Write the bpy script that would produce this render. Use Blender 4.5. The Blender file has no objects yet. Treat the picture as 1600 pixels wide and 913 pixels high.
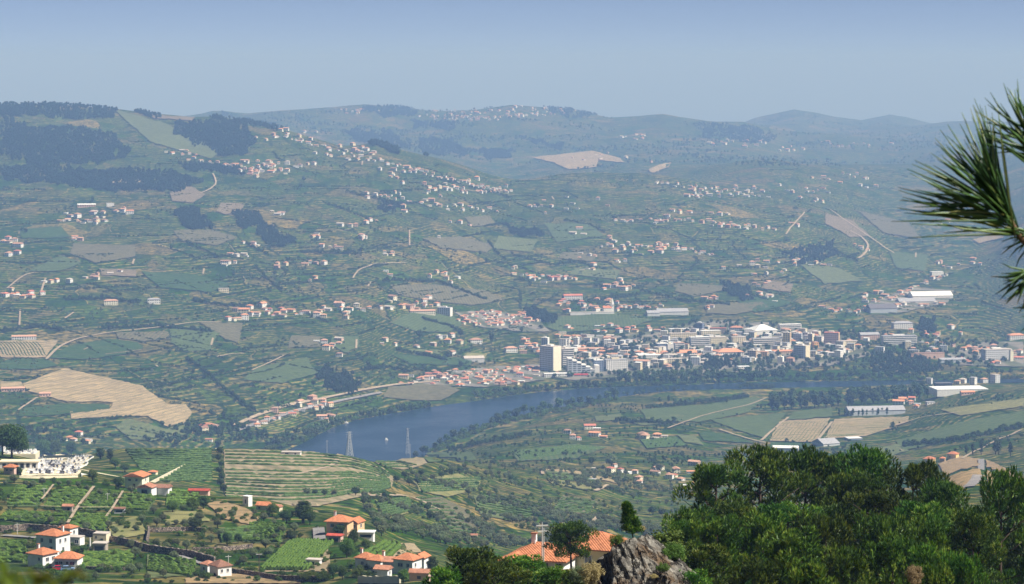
import bpy, bmesh, math, random
import numpy as np
from mathutils import Vector, Matrix
from mathutils.geometry import delaunay_2d_cdt

# ------------------------------------------------------------------ camera, sky, sun, exposure
scene = bpy.context.scene
COL = scene.collection
PW, PH = 1600.0, 913.0                 # size of the photograph
FPX, CX, CY, VH = 4222.0, 800.0, 456.5, 100.0
CAMZ = 490.0                           # metres above the river
TH = math.atan((CY - VH) / FPX)

cam_d = bpy.data.cameras.new('camera')
cam = bpy.data.objects.new('camera', cam_d)
COL.objects.link(cam)
cam.location = (0, 0, CAMZ)
cam.rotation_euler = (math.pi / 2 - TH, 0, 0)
cam_d.sensor_width = 36.0
cam_d.lens = FPX / PW * 36.0
cam_d.clip_start = 0.1
cam_d.clip_end = 80000
cam_d.dof.use_dof = True
cam_d.dof.focus_distance = 900.0
cam_d.dof.aperture_fstop = 26.0
scene.camera = cam

SUN_EL, SUN_AZ = math.radians(52), math.radians(110)     # azimuth clockwise from the view direction
world = bpy.data.worlds.new('World')
scene.world = world
world.use_nodes = True
wn = world.node_tree
wn.nodes.clear()
sky = wn.nodes.new('ShaderNodeTexSky')
sky.sky_type = 'NISHITA'
sky.sun_disc = False
sky.sun_elevation = SUN_EL
sky.sun_rotation = SUN_AZ
sky.altitude = 2000
sky.air_density = 0.22
sky.dust_density = 0.25
sky.ozone_density = 1.0
wbg = wn.nodes.new('ShaderNodeBackground')
wbg.inputs['Strength'].default_value = 0.065
wout = wn.nodes.new('ShaderNodeOutputWorld')
tint = wn.nodes.new('ShaderNodeMix'); tint.data_type = 'RGBA'; tint.blend_type = 'MULTIPLY'; tint.inputs[0].default_value = 1.0
tint.inputs[7].default_value = (1.18, 1.02, 0.95, 1.0)      # a summer sky paled by high haze
wn.links.new(sky.outputs[0], tint.inputs[6]); wn.links.new(tint.outputs[2], wbg.inputs['Color'])
wn.links.new(wbg.outputs[0], wout.inputs['Surface'])

sun_d = bpy.data.lights.new('sun', 'SUN')
sun_d.energy = 4.6
sun_d.angle = math.radians(0.5)
sun_d.color = (1.0, 0.965, 0.91)
sun = bpy.data.objects.new('sun', sun_d)
COL.objects.link(sun)
_sd = Vector((math.sin(SUN_AZ) * math.cos(SUN_EL), math.cos(SUN_AZ) * math.cos(SUN_EL), math.sin(SUN_EL)))
sun.rotation_euler = _sd.to_track_quat('Z', 'Y').to_euler()
sun.location = (300, 0, 900)

vs = scene.view_settings
vs.view_transform = 'Standard'
vs.look = 'None'
vs.exposure = 0.78
vs.gamma = 1.0
vs.use_curve_mapping = False
scene.cycles.max_bounces = 5
scene.cycles.diffuse_bounces = 2
scene.cycles.glossy_bounces = 2
scene.cycles.transmission_bounces = 2
scene.cycles.transparent_max_bounces = 6
scene.cycles.volume_bounces = 0
scene.cycles.caustics_reflective = False
scene.cycles.caustics_refractive = False
HAZE_DENSITY = 1.08e-4
HAZE_COLOR = (0.31, 0.53, 1.0)

# ------------------------------------------------------------------ helpers: objects and labels
R = random.Random(7)
def empty(name, loc=(0, 0, 0), rz=0.0):
    o = bpy.data.objects.new(name, None)
    o.empty_display_size = 0.5
    COL.objects.link(o)
    o.location = loc
    o.rotation_euler = (0, 0, rz)
    return o
def tag(o, label, cat, group=None, kind=None):
    if label: o['label'] = label
    if cat: o['category'] = cat
    if group: o['group'] = group
    if kind: o['kind'] = kind
    return o
def link(name, me, parent=None, kind=None):
    o = bpy.data.objects.new(name, me)
    COL.objects.link(o)
    if parent is not None: o.parent = parent
    if kind: o['kind'] = kind
    return o
def copy_tree(o, parent=None):
    c = o.copy()
    COL.objects.link(c)
    c.parent = parent
    for ch in o.children: copy_tree(ch, c)
    return c
_ow = ['', 'first', 'second', 'third', 'fourth', 'fifth', 'sixth', 'seventh', 'eighth', 'ninth', 'tenth', 'eleventh', 'twelfth',
       'thirteenth', 'fourteenth', 'fifteenth', 'sixteenth', 'seventeenth', 'eighteenth', 'nineteenth', 'twentieth']
def ordinal(n):
    if n <= 20: return _ow[n]
    return '%d%s' % (n, {1: 'st', 2: 'nd', 3: 'rd'}.get(n % 10, 'th'))

class MB:
    """collects shapes into one mesh"""
    def __init__(s): s.v = []; s.f = []; s.m = []; s.mats = []
    def mi(s, mat):
        if mat not in s.mats: s.mats.append(mat)
        return s.mats.index(mat)
    def add(s, verts, faces, mat):
        n = len(s.v); k = s.mi(mat)
        s.v += [tuple(p) for p in verts]
        for f in faces: s.f.append(tuple(i + n for i in f)); s.m.append(k)
        return s
    def box(s, x0, x1, y0, y1, z0, z1, mat, M=None):
        p = [(x0, y0, z0), (x1, y0, z0), (x1, y1, z0), (x0, y1, z0), (x0, y0, z1), (x1, y0, z1), (x1, y1, z1), (x0, y1, z1)]
        if M is not None: p = [tuple(M @ Vector(q)) for q in p]
        return s.add(p, [(0, 3, 2, 1), (4, 5, 6, 7), (0, 1, 5, 4), (1, 2, 6, 5), (2, 3, 7, 6), (3, 0, 4, 7)], mat)
    def tube(s, pts, radii, mat, n=6, cap=True):
        rings = []; V = []; Fc = []
        for i, (p, r) in enumerate(zip(pts, radii)):
            p = Vector(p)
            d = (Vector(pts[min(i + 1, len(pts) - 1)]) - Vector(pts[max(i - 1, 0)])).normalized()
            a = d.cross(Vector((0.31, 0.87, 0.17))).normalized(); b = d.cross(a)
            for k in range(n):
                t = 2 * math.pi * k / n
                V.append(p + (a * math.cos(t) + b * math.sin(t)) * r)
        for i in range(len(pts) - 1):
            for k in range(n):
                Fc.append((i * n + k, i * n + (k + 1) % n, (i + 1) * n + (k + 1) % n, (i + 1) * n + k))
        if cap:
            Fc.append(tuple(range(n - 1, -1, -1))); Fc.append(tuple(range((len(pts) - 1) * n, len(pts) * n)))
        return s.add(V, Fc, mat)
    def mesh(s, name, smooth=False):
        me = bpy.data.meshes.new(name)
        me.from_pydata(s.v, [], s.f)
        for m in s.mats: me.materials.append(m)
        if s.m: me.polygons.foreach_set('material_index', s.m)
        if smooth: me.polygons.foreach_set('use_smooth', [True] * len(me.polygons))
        me.update()
        return me
    def obj(s, name, parent=None, kind=None, smooth=False):
        return link(name, s.mesh(name, smooth), parent, kind)

def np_mesh(name, V, Fq, mats, mi=None, smooth=False):
    """V (n,3), Fq (m,3|4) arrays"""
    me = bpy.data.meshes.new(name)
    V = np.asarray(V, np.float32); Fq = np.asarray(Fq, np.int32)
    k = Fq.shape[1]
    me.vertices.add(len(V)); me.vertices.foreach_set('co', V.ravel())
    me.loops.add(Fq.size); me.loops.foreach_set('vertex_index', Fq.ravel())
    me.polygons.add(len(Fq))
    me.polygons.foreach_set('loop_start', np.arange(0, Fq.size, k, dtype=np.int32))
    if mi is not None: me.polygons.foreach_set('material_index', np.asarray(mi, np.int32))
    me.polygons.foreach_set('use_smooth', np.full(len(Fq), smooth))
    for m in (mats if isinstance(mats, (list, tuple)) else [mats]): me.materials.append(m)
    me.update(calc_edges=True)
    return me

# ------------------------------------------------------------------ helpers: materials
class NT:
    def __init__(s, name):
        s.mat = bpy.data.materials.new(name); s.mat.use_nodes = True
        s.t = s.mat.node_tree; s.t.nodes.clear()
        s.out = s.n('ShaderNodeOutputMaterial')
    def n(s, typ, **kw):
        nd = s.t.nodes.new(typ)
        for k, v in kw.items(): setattr(nd, k, v)
        return nd
    def l(s, a, b): s.t.links.new(a, b)
    def val(s, inp, v):
        if hasattr(v, 'is_linked') or isinstance(v, bpy.types.NodeSocket): s.l(v, inp)
        else: inp.default_value = v
    def math(s, op, a, b=0.0, c=None, clamp=False):
        nd = s.n('ShaderNodeMath', operation=op, use_clamp=clamp)
        s.val(nd.inputs[0], a); s.val(nd.inputs[1], b)
        if c is not None: s.val(nd.inputs[2], c)
        return nd.outputs[0]
    def vmath(s, op, a, b=None, sc=None):
        nd = s.n('ShaderNodeVectorMath', operation=op)
        s.val(nd.inputs[0], a)
        if b is not None: s.val(nd.inputs[1], b)
        if sc is not None: s.val(nd.inputs['Scale'], sc)
        return nd.outputs[0]
    def mix(s, f, a, b, mode='MIX'):
        nd = s.n('ShaderNodeMix', data_type='RGBA', blend_type=mode)
        s.val(nd.inputs[0], f)
        for i, x in ((6, a), (7, b)):
            if isinstance(x, tuple) and len(x) == 3: x = x + (1.0,)
            s.val(nd.inputs[i], x)
        return nd.outputs[2]
    def noise(s, vec, scale, detail=3.0, rough=0.55, out=0):
        nd = s.n('ShaderNodeTexNoise'); s.l(vec, nd.inputs['Vector'])
        nd.inputs['Scale'].default_value = scale; nd.inputs['Detail'].default_value = detail; nd.inputs['Roughness'].default_value = rough
        return nd.outputs[out]
    def voro(s, vec, scale, feature='F1', dim='2D', rnd=1.0):
        nd = s.n('ShaderNodeTexVoronoi', feature=feature, voronoi_dimensions=dim)
        s.l(vec, nd.inputs['Vector']); nd.inputs['Scale'].default_value = scale; nd.inputs['Randomness'].default_value = rnd
        return nd
    def ramp(s, f, stops, interp='LINEAR'):
        nd = s.n('ShaderNodeValToRGB'); cr = nd.color_ramp; cr.interpolation = interp
        while len(cr.elements) < len(stops): cr.elements.new(0.5)
        for e, (p, c) in zip(cr.elements, stops): e.position = p; e.color = tuple(c) + (1.0,) if len(c) == 3 else c
        s.val(nd.inputs[0], f)
        return nd.outputs[0]
    def smooth(s, x, lo, hi, to0=0.0, to1=1.0):
        nd = s.n('ShaderNodeMapRange', interpolation_type='SMOOTHSTEP')
        s.val(nd.inputs[0], x); nd.inputs[1].default_value = lo; nd.inputs[2].default_value = hi
        nd.inputs[3].default_value = to0; nd.inputs[4].default_value = to1
        return nd.outputs[0]
    def pos(s): return s.n('ShaderNodeNewGeometry').outputs['Position']
    def sep(s, v):
        nd = s.n('ShaderNodeSeparateXYZ'); s.l(v, nd.inputs[0]); return nd.outputs
    def bsdf(s, col, rough=0.85, spec=0.2, bump=None, bd=0.1, bs=0.5):
        b = s.n('ShaderNodeBsdfPrincipled')
        s.val(b.inputs['Base Color'], col + (1.0,) if isinstance(col, tuple) and len(col) == 3 else col)
        s.val(b.inputs['Roughness'], rough); b.inputs['Specular IOR Level'].default_value = spec
        if bump is not None:
            nb = s.n('ShaderNodeBump'); s.l(bump, nb.inputs['Height'])
            nb.inputs['Strength'].default_value = bs; nb.inputs['Distance'].default_value = bd
            s.l(nb.outputs[0], b.inputs['Normal'])
        s.b = b
        s.l(b.outputs[0], s.out.inputs['Surface'])
        return b

_mats = {}
def plain(name, col, rough=0.85, var=0.12, scale=0.8, spec=0.2, obj_var=0.0):
    """painted or weathered surface: base colour with soft blotches in object space"""
    if name in _mats: return _mats[name]
    t = NT(name)
    tc = t.n('ShaderNodeTexCoord').outputs['Object']
    f = t.noise(tc, scale, 5.0, 0.6)
    dark = tuple(c * (1 - 2.2 * var) for c in col); lite = tuple(min(1, c * (1 + 1.3 * var)) for c in col)
    c = t.ramp(f, [(0.25, dark), (0.5, col), (0.75, lite)])
    if obj_var:
        oi = t.n('ShaderNodeObjectInfo').outputs['Random']
        hv = t.n('ShaderNodeHueSaturation'); t.l(c, hv.inputs['Color'])
        t.l(t.math('MULTIPLY_ADD', oi, 2 * obj_var, 1 - obj_var), hv.inputs['Value'])
        c = hv.outputs[0]
    t.bsdf(c, rough, spec)
    _mats[name] = t.mat
    return t.mat
def leafm(name, col, col2, trans=0.35, rough=0.6):
    """leaves: colour differs from leaf to leaf and from plant to plant, light passes through"""
    if name in _mats: return _mats[name]
    t = NT(name)
    g = t.n('ShaderNodeNewGeometry'); oi = t.n('ShaderNodeObjectInfo').outputs['Random']
    c = t.mix(g.outputs['Random Per Island'], col, col2)
    hv = t.n('ShaderNodeHueSaturation'); t.l(c, hv.inputs['Color'])
    t.l(t.math('MULTIPLY_ADD', oi, 0.5, 0.75), hv.inputs['Value'])
    t.l(t.math('MULTIPLY_ADD', oi, 0.05, 0.475), hv.inputs['Hue'])
    b = t.bsdf(hv.outputs[0], rough, 0.25)
    tr = t.n('ShaderNodeBsdfTranslucent'); t.l(hv.outputs[0], tr.inputs['Color'])
    mx = t.n('ShaderNodeMixShader'); mx.inputs[0].default_value = trans
    t.l(b.outputs[0], mx.inputs[1]); t.l(tr.outputs[0], mx.inputs[2]); t.l(mx.outputs[0], t.out.inputs['Surface'])
    _mats[name] = t.mat
    return t.mat
# ------------------------------------------------------------------ the lie of the land
def slope_v(v):                        # drop per metre of depth for an image row
    dv = CY - v
    return (-FPX * math.sin(TH) + dv * math.cos(TH)) / (FPX * math.cos(TH) + dv * math.sin(TH))
def ray(u, v):
    u = np.asarray(u, float); v = np.asarray(v, float); dv = CY - v
    dy = FPX * math.cos(TH) + dv * math.sin(TH)
    return (u - CX) / dy, (-FPX * math.sin(TH) + dv * math.cos(TH)) / dy
def Zv(D, z): return VH + FPX * (CAMZ - z) / D
NEAR = [(1.5, Zv(1.5, 488.3)), (12, Zv(12, 485)), (40, Zv(40, 474))]
NEARR = [(1.5, Zv(1.5, 488.3)), (12, Zv(12, 485)), (40, Zv(40, 478)), (100, 1130), (150, 1010), (200, 965), (260, 935), (330, 950), (500, Zv(500, 392))]
TAB = {   # survey: azimuth column (in photo columns) -> (depth m, image row of the ground there)
 0: NEAR + [(100, Zv(100, 446)), (300, Zv(300, 402)), (500, 1113), (700, 930), (800, 882), (900, 838), (1000, 792), (1100, 748), (1200, 712), (1260, 702),
     (1500, 725), (2000, 740), (2600, 725), (3000, 706), (3300, 690), (3500, 640), (3700, 600), (4300, 500), (4900, 400), (5600, 300), (6100, 250), (6600, 200),
     (7200, 160), (8500, 178), (14000, 200), (18000, 204), (30000, 200)],
 200: NEAR + [(100, Zv(100, 446)), (300, Zv(300, 400)), (500, 1105), (700, 938), (800, 882), (900, 838), (1000, 795), (1100, 765), (1200, 752), (1400, 765), (1600, 742),
     (1900, 700), (2200, 715), (2700, 715), (3200, 700), (3350, 686), (3550, 640), (3750, 600), (4300, 500), (4950, 400), (5650, 300), (6150, 250), (6700, 200),
     (7300, 167), (8500, 182), (14000, 200), (18000, 204), (30000, 200)],
 400: NEAR + [(100, Zv(100, 446)), (300, Zv(300, 396)), (600, 1010), (750, 915), (850, 866), (950, 820), (1050, 782), (1250, 800), (1450, 788), (1600, 756), (1900, 704),
     (2200, 728), (2800, 742), (3300, 726), (3500, 692), (3560, 660), (3640, 640), (3850, 600), (4150, 550), (4450, 500), (5050, 400), (5800, 300), (6200, 250),
     (6700, 210), (7100, 188), (8300, 226), (10500, 206), (12500, 173), (14000, 195), (18000, 204), (30000, 200)],
 540: NEAR + [(100, Zv(100, 446)), (300, Zv(300, 394)), (600, 985), (720, 915), (820, 866), (920, 824), (1000, 812), (1150, 822), (1450, 792), (1600, 762), (1900, 709),
     (2200, 738), (2900, 756), (3200, 748), (3650, 661), (3720, 645), (3850, 620), (4050, 580), (4500, 500), (5100, 400), (5850, 300), (6350, 250),
     (6900, 216), (8000, 264), (10500, 216), (11500, 190), (12500, 166), (14000, 190), (18000, 204), (30000, 200)],
 660: NEAR + [(100, Zv(100, 458)), (150, 1015), (200, 990), (300, 972), (500, 960), (700, 908), (800, 892), (1100, 868), (1350, 832), (1600, 792), (1800, 762), (2000, 735), (2200, 716), (2500, 722), (3100, 722),
     (3500, 689), (3860, 634), (4000, 612), (4200, 580), (4700, 500), (5250, 400), (6000, 300), (6500, 255), (6900, 240), (8000, 292), (10000, 246), (11200, 210), (12500, 170), (14000, 190), (18000, 204), (30000, 200)],
 800: NEAR + [(100, Zv(100, 462)), (160, 965), (250, 912), (330, 897), (430, 892), (520, 935), (800, 960), (1200, 890), (1500, 850), (1750, 802), (2200, 752), (2600, 722), (3000, 700), (3250, 680), (3600, 662),
     (3740, 654), (4060, 611), (4150, 601), (4300, 580), (4450, 560), (4850, 500), (5150, 450), (5500, 400), (5900, 350), (6400, 300), (6900, 272), (8000, 322), (9800, 272), (11000, 226), (12500, 166), (14000, 190), (18000, 204), (30000, 200)],
 900: NEARR[:3] + [(100, 1100), (130, 1000), (200, 930), (300, 890), (400, 890), (460, 900), (600, 985), (900, 930), (1300, 880), (1600, 845), (1900, 800), (2300, 752), (2800, 715), (3300, 670),
     (3750, 640), (3880, 632), (4090, 606), (4300, 580), (4600, 540), (4850, 500), (5150, 450), (5550, 400), (5950, 350), (6500, 300), (7100, 270), (8000, 300), (9600, 262), (10400, 242), (11300, 212), (12500, 172), (14000, 192), (18000, 204), (30000, 200)],
 1000: NEARR[:3] + [(100, 1060), (130, 925), (160, 915), (220, 930), (500, Zv(500, 385)), (900, 940), (1300, 892), (1700, 842), (2000, 802), (2450, 752), (2950, 702), (3400, 662), (3800, 634), (3960, 623),
     (4130, 602), (4420, 560), (4700, 520), (4850, 500), (5200, 450), (5600, 400), (6050, 350), (6650, 300), (7300, 270), (8000, 288), (9600, 256), (11000, 220), (12500, 184), (14000, 196), (18000, 204), (30000, 200)],
 1200: NEARR + [(1200, 909), (1800, 830), (2400, 762), (2900, 716), (3200, 690), (3500, 664), (3800, 637), (4000, 614), (4170, 600), (4440, 560),
     (4750, 520), (5050, 480), (5300, 450), (5800, 400), (6400, 350), (7200, 300), (8500, 252), (9500, 264), (11000, 226), (12500, 196), (13800, 214), (16500, 172), (19000, 204), (30000, 200)],
 1400: NEARR + [(1100, 800), (1300, 775), (1400, 768), (1700, 790), (2000, 772), (2500, 740), (2900, 706), (3300, 678), (3600, 652), (3900, 626), (4150, 600), (4300, 578),
     (4600, 540), (4950, 500), (5300, 468), (5700, 432), (6100, 400), (6900, 350), (8000, 300), (9500, 255), (10300, 266), (12200, 226), (13800, 214), (16500, 180), (19000, 204), (30000, 200)],
 1530: NEARR + [(1100, 790), (1300, 748), (1420, 716), (1480, 716), (1600, 745), (2000, 760), (2500, 725), (2800, 696), (3200, 662), (3600, 624), (3800, 604), (3950, 604), (4150, 597), (4300, 577),
     (4600, 548), (4900, 520), (5150, 480), (5400, 455), (5900, 420), (6600, 370), (7700, 310), (9000, 262), (10500, 228), (12300, 206), (16500, 188), (19000, 204), (30000, 200)],
 1640: NEARR + [(1100, 800), (1250, 765), (1360, 752), (1500, 775), (2000, 755), (2400, 722), (2700, 695), (3100, 662), (3500, 622), (3680, 603), (3900, 607), (4150, 597), (4300, 577),
     (4550, 550), (4800, 520), (5000, 480), (5200, 440), (5500, 400), (6000, 352), (7000, 305), (8200, 262), (10000, 225), (12300, 205), (16500, 192), (19000, 204), (30000, 200)],
}
TAB[-400] = TAB[0]; TAB[2000] = TAB[1640]; TAB[-1300] = TAB[0]; TAB[2900] = TAB[1640]
AG = np.arange(-1200, 2801, 4.0)
DG = np.geomspace(1.5, 30000, 3000)
LDG = np.log(DG); L0 = LDG[0]; LS = LDG[1] - LDG[0]
cols = sorted(TAB)
prof = []
for c in cols:
    d = np.array([p[0] for p in TAB[c]]); z = np.array([CAMZ + slope_v(p[1]) * p[0] for p in TAB[c]])
    prof.append(np.interp(DG, d, z))
prof = np.array(prof)
# smooth interpolation between the surveyed columns (Catmull-Rom, monotone limited)
ci = np.clip(np.searchsorted(cols, AG, side='right') - 1, 0, len(cols) - 2)
ca = np.array(cols, float)
tt = ((AG - ca[ci]) / (ca[ci + 1] - ca[ci]))[:, None]
ts = tt * tt * (3 - 2 * tt); ts = 0.5 * ts + 0.5 * tt
GZ = prof[ci] * (1 - ts) + prof[ci + 1] * ts                       # (nA, nD)
def blur1(a, k, axis):
    w = np.hanning(k + 2)[1:-1]; w /= w.sum()
    pad = [(0, 0), (0, 0)]; pad[axis] = (k // 2, k // 2)
    b = np.pad(a, pad, mode='edge'); out = np.zeros_like(a)
    for i in range(k):
        sl = [slice(None), slice(None)]; sl[axis] = slice(i, i + a.shape[axis]); out += w[i] * b[tuple(sl)]
    return out
GZ = blur1(blur1(GZ, 15, 1), 21, 0)
def _hash(i, j, s):
    h = (i.astype(np.int64) * 374761393 + j.astype(np.int64) * 668265263 + s * 2147483647) & 0x7fffffff
    h = ((h ^ (h >> 13)) * 1274126177) & 0x7fffffff
    return ((h ^ (h >> 16)) & 0xffff) / 65535.0
def vnoise(x, y, s=0):
    i = np.floor(x); j = np.floor(y); fx = x - i; fy = y - j
    i = i.astype(np.int64); j = j.astype(np.int64)
    fx = fx * fx * (3 - 2 * fx); fy = fy * fy * (3 - 2 * fy)
    return ((_hash(i, j, s) * (1 - fx) + _hash(i + 1, j, s) * fx) * (1 - fy) + (_hash(i, j + 1, s) * (1 - fx) + _hash(i + 1, j + 1, s) * fx) * fy) * 2 - 1
GX = (AG[:, None] - CX) / FPX * DG[None, :]
GY = np.broadcast_to(DG[None, :], GX.shape)
flat = np.clip((GZ - 14) / 70.0, 0.12, 1.0)
farw = np.clip((GY - 2600) / 2500.0, 0, 1)
midw = np.clip((GY - 500) / 700.0, 0, 1)
nz = farw * flat * (15 * vnoise(GX / 620, GY / 760, 1) + 8 * vnoise(GX / 260, GY / 340, 2) + 3.0 * vnoise(GX / 110, GY / 120, 3) + 1.4 * vnoise(GX / 45, GY / 50, 4))
nz += np.clip((GY - 8500) / 3000.0, 0, 1) * (22 * vnoise(GX / 1500, GY / 2600, 14) + 18 * vnoise(GX / 600, GY / 1200, 15) + 7 * vnoise(GX / 220, GY / 500, 16))
nz += midw * (1 - farw) * (3.5 * vnoise(GX / 240, GY / 260, 5) + 1.6 * vnoise(GX / 90, GY / 90, 6) + 0.5 * vnoise(GX / 25, GY / 25, 7))
nz += (1 - midw) * np.clip(GY / 200, 0, 1) * (0.8 * vnoise(GX / 30, GY / 30, 8) + 0.3 * vnoise(GX / 8, GY / 8, 9))
nz += farw * flat * np.clip((7200 - GY) / 1500, 0, 1) * 20 * (0.42 - np.abs(vnoise(GX / 520 + GY / 1900, GY / 1500, 21)) - 0.5 * np.abs(vnoise(GX / 210, GY / 620, 22)))
GZ = GZ + nz
# skylines: crest rows of the left ridge, the far hills and the farthest peaks
def crest(us, vsk, D0, wid, u0, u1):
    global GZ
    tv = np.interp(AG, us, vsk); zt = CAMZ + np.array([slope_v(q) for q in tv]) * D0
    j = np.searchsorted(DG, D0); band = (DG > D0 - wid * .8) & (DG < D0 + wid * .8)
    cur = ((GZ[:, band] - CAMZ) / DG[band]).max(1) * D0 + CAMZ
    w = np.exp(-((DG - D0) / wid) ** 2)[None, :] * np.clip((AG - u0) / 60, 0, 1)[:, None] * np.clip((u1 - AG) / 60, 0, 1)[:, None]
    GZ = GZ + w * (zt - cur)[:, None]
crest([-400, 0, 40, 110, 180, 230, 300, 340, 400, 450, 520, 560], [164, 163, 160, 164, 170, 176, 183, 182, 192, 204, 226, 240], 7150, 700, -1300, 590)
crest([300, 390, 440, 500, 570, 620, 680, 740, 800, 850, 890, 950, 1000, 1035, 1070, 1110, 1160, 1220, 1400, 1600], [186, 177, 173, 169, 163, 167, 174, 172, 164, 168, 170, 184, 181, 178, 184, 190, 190, 205, 215, 215], 12500, 1300, 330, 2900)
crest([900, 1150, 1180, 1240, 1270, 1300, 1345, 1390, 1420, 1450, 1500, 1600, 1700], [200, 196, 184, 171, 176, 182, 188, 179, 184, 192, 194, 196, 196], 16500, 1500, 1000, 2900)
# the river: its banks run through these image points at water level
RIV_N = [(60, 800), (300, 742), (420, 716), (470, 694), (520, 668), (560, 656), (610, 647), (640, 642), (672, 636), (740, 627), (800, 618), (850, 612), (900, 608), (960, 604.5),
         (1050, 602), (1120, 599.5), (1200, 597.5), (1300, 596), (1400, 595), (1600, 592.5), (1900, 591), (2500, 590)]
RIV_S = [(2500, 595), (1900, 596), (1600, 597.5), (1450, 599), (1350, 604), (1250, 606), (1150, 608), (1050, 611), (1005, 615), (965, 621), (900, 632), (850, 641), (800, 655),
         (760, 667), (715, 683), (690, 694), (650, 722), (400, 790), (60, 850)]
def water_pt(u, v):
    x, z = ray(u, v); y = -CAMZ / z
    return float(x * y), float(y)
RIV = np.array([water_pt(*p) for p in RIV_N + RIV_S])
def poly_dist(P, x, y):
    d = np.full(x.shape, 1e12); ins = np.zeros(x.shape, bool)
    for (x0, y0), (x1, y1) in zip(P, np.roll(P, -1, 0)):
        ex, ey = x1 - x0, y1 - y0
        t = np.clip(((x - x0) * ex + (y - y0) * ey) / (ex * ex + ey * ey), 0, 1)
        d = np.minimum(d, (x - x0 - t * ex) ** 2 + (y - y0 - t * ey) ** 2)
        with np.errstate(divide='ignore', invalid='ignore'):
            ins ^= ((y0 > y) != (y1 > y)) & (x < ex * (y - y0) / (y1 - y0) + x0)
    return np.sqrt(d), ins
r0, r1 = np.searchsorted(DG, 2300), np.searchsorted(DG, 4900)
dd, ins = poly_dist(RIV, GX[:, r0:r1], GY[:, r0:r1])
zz = np.maximum(GZ[:, r0:r1], 1.6)
k = np.clip(dd / 110, 0, 1); k = k * k * (3 - 2 * k)
GZ[:, r0:r1] = np.where(ins, np.where(dd > 12, -4.0, -4.0 * dd / 12), (0.4 + 1.2 * np.clip(dd / 10, 0, 1)) * (1 - k) + zz * k)
m = (GY > 4800) & (GY < 9000)
GZ = np.where(m, np.maximum(GZ, 3.0), GZ)
def ground(x, y):
    x = np.asarray(x, float); y = np.maximum(np.asarray(y, float), 1.6)
    a = np.clip((CX + FPX * x / y - AG[0]) / 4.0, 0, len(AG) - 1.001); b = np.clip((np.log(y) - L0) / LS, 0, len(DG) - 1.001)
    i = a.astype(int); j = b.astype(int); fa = a - i; fb = b - j
    return (GZ[i, j] * (1 - fa) + GZ[i + 1, j] * fa) * (1 - fb) + (GZ[i, j + 1] * (1 - fa) + GZ[i + 1, j + 1] * fa) * fb
SL = (GZ - CAMZ) / DG[None, :]
def hit(u, v, dmin=60.0, dmax=19000.0):
    """where the sight line through a photo pixel first meets the ground beyond dmin"""
    u = np.atleast_1d(np.asarray(u, float)); v = np.atleast_1d(np.asarray(v, float))
    rx, rz = ray(u, v)
    j0, j1 = np.searchsorted(DG, dmin), np.searchsorted(DG, dmax)
    a = np.clip((CX + FPX * rx - AG[0]) / 4.0, 0, len(AG) - 1.001); i = a.astype(int); fa = (a - i)[:, None]
    D = np.empty(len(u))
    for c in range(0, len(u), 4000):
        s = slice(c, c + 4000)
        S = SL[i[s], j0:j1] * (1 - fa[s]) + SL[i[s] + 1, j0:j1] * fa[s]
        ok = S >= rz[s][:, None]
        k = ok.argmax(1); none = ~ok.any(1); k1 = np.maximum(k, 1); r = np.arange(len(k))
        s0 = S[r, k1 - 1]; s1 = S[r, k1]
        t = np.clip((rz[s] - s0) / np.where(np.abs(s1 - s0) < 1e-9, 1e-9, s1 - s0), 0, 1)
        D[s] = np.exp(L0 + LS * (j0 + k1 - 1 + t)); D[s][none] = np.nan
    return rx * D, D, CAMZ + rz * D
def at(u, v, dmin=60.0):
    x, y, z = hit(u, v, dmin); return float(x[0]), float(y[0]), float(z[0])
def px(D): return D / FPX               # metres per photo pixel at depth D

# ------------------------------------------------------------------ ground material: a patchwork of fields, hedges, terraces and scrub
t = NT('ground_fields')
P = t.pos(); sx, sy, sz = t.sep(P)
wv = t.n('ShaderNodeTexNoise'); t.l(P, wv.inputs['Vector']); wv.inputs['Scale'].default_value = 0.006; wv.inputs['Detail'].default_value = 2.0
warp = t.vmath('MULTIPLY', t.vmath('SUBTRACT', wv.outputs['Color'], (0.5, 0.5, 0.5)), (70, 90, 0))
Pw = t.vmath('ADD', P, warp)
v1 = t.voro(Pw, 1 / 105.0); v1e = t.voro(Pw, 1 / 105.0, 'DISTANCE_TO_EDGE')
c1 = t.n('ShaderNodeSeparateColor'); t.l(v1.outputs['Color'], c1.inputs[0])
v2 = t.voro(t.vmath('MULTIPLY', Pw, (1, 0.55, 1)), 1 / 34.0)
c2 = t.n('ShaderNodeSeparateColor'); t.l(v2.outputs['Color'], c2.inputs[0])
stops = [(0.0, (0.034, 0.060, 0.020)), (0.12, (0.058, 0.098, 0.030)), (0.28, (0.080, 0.116, 0.044)), (0.42, (0.042, 0.078, 0.025)), (0.55, (0.112, 0.126, 0.058)),
         (0.62, (0.170, 0.142, 0.095)), (0.72, (0.062, 0.102, 0.034)), (0.80, (0.200, 0.165, 0.105)), (0.88, (0.084, 0.110, 0.048)), (0.965, (0.270, 0.215, 0.135))]
base = t.ramp(c1.outputs[0], stops, 'CONSTANT')
small = t.ramp(c2.outputs[0], [(0.0, (0.042, 0.068, 0.025)), (0.30, (0.074, 0.114, 0.042)), (0.55, (0.048, 0.086, 0.028)), (0.76, (0.165, 0.138, 0.092)), (0.86, (0.064, 0.106, 0.035)), (0.95, (0.240, 0.195, 0.125))], 'CONSTANT')
base = t.mix(t.smooth(c1.outputs[1], 0.30, 0.34, 0.0, 0.8), base, small)
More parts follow.
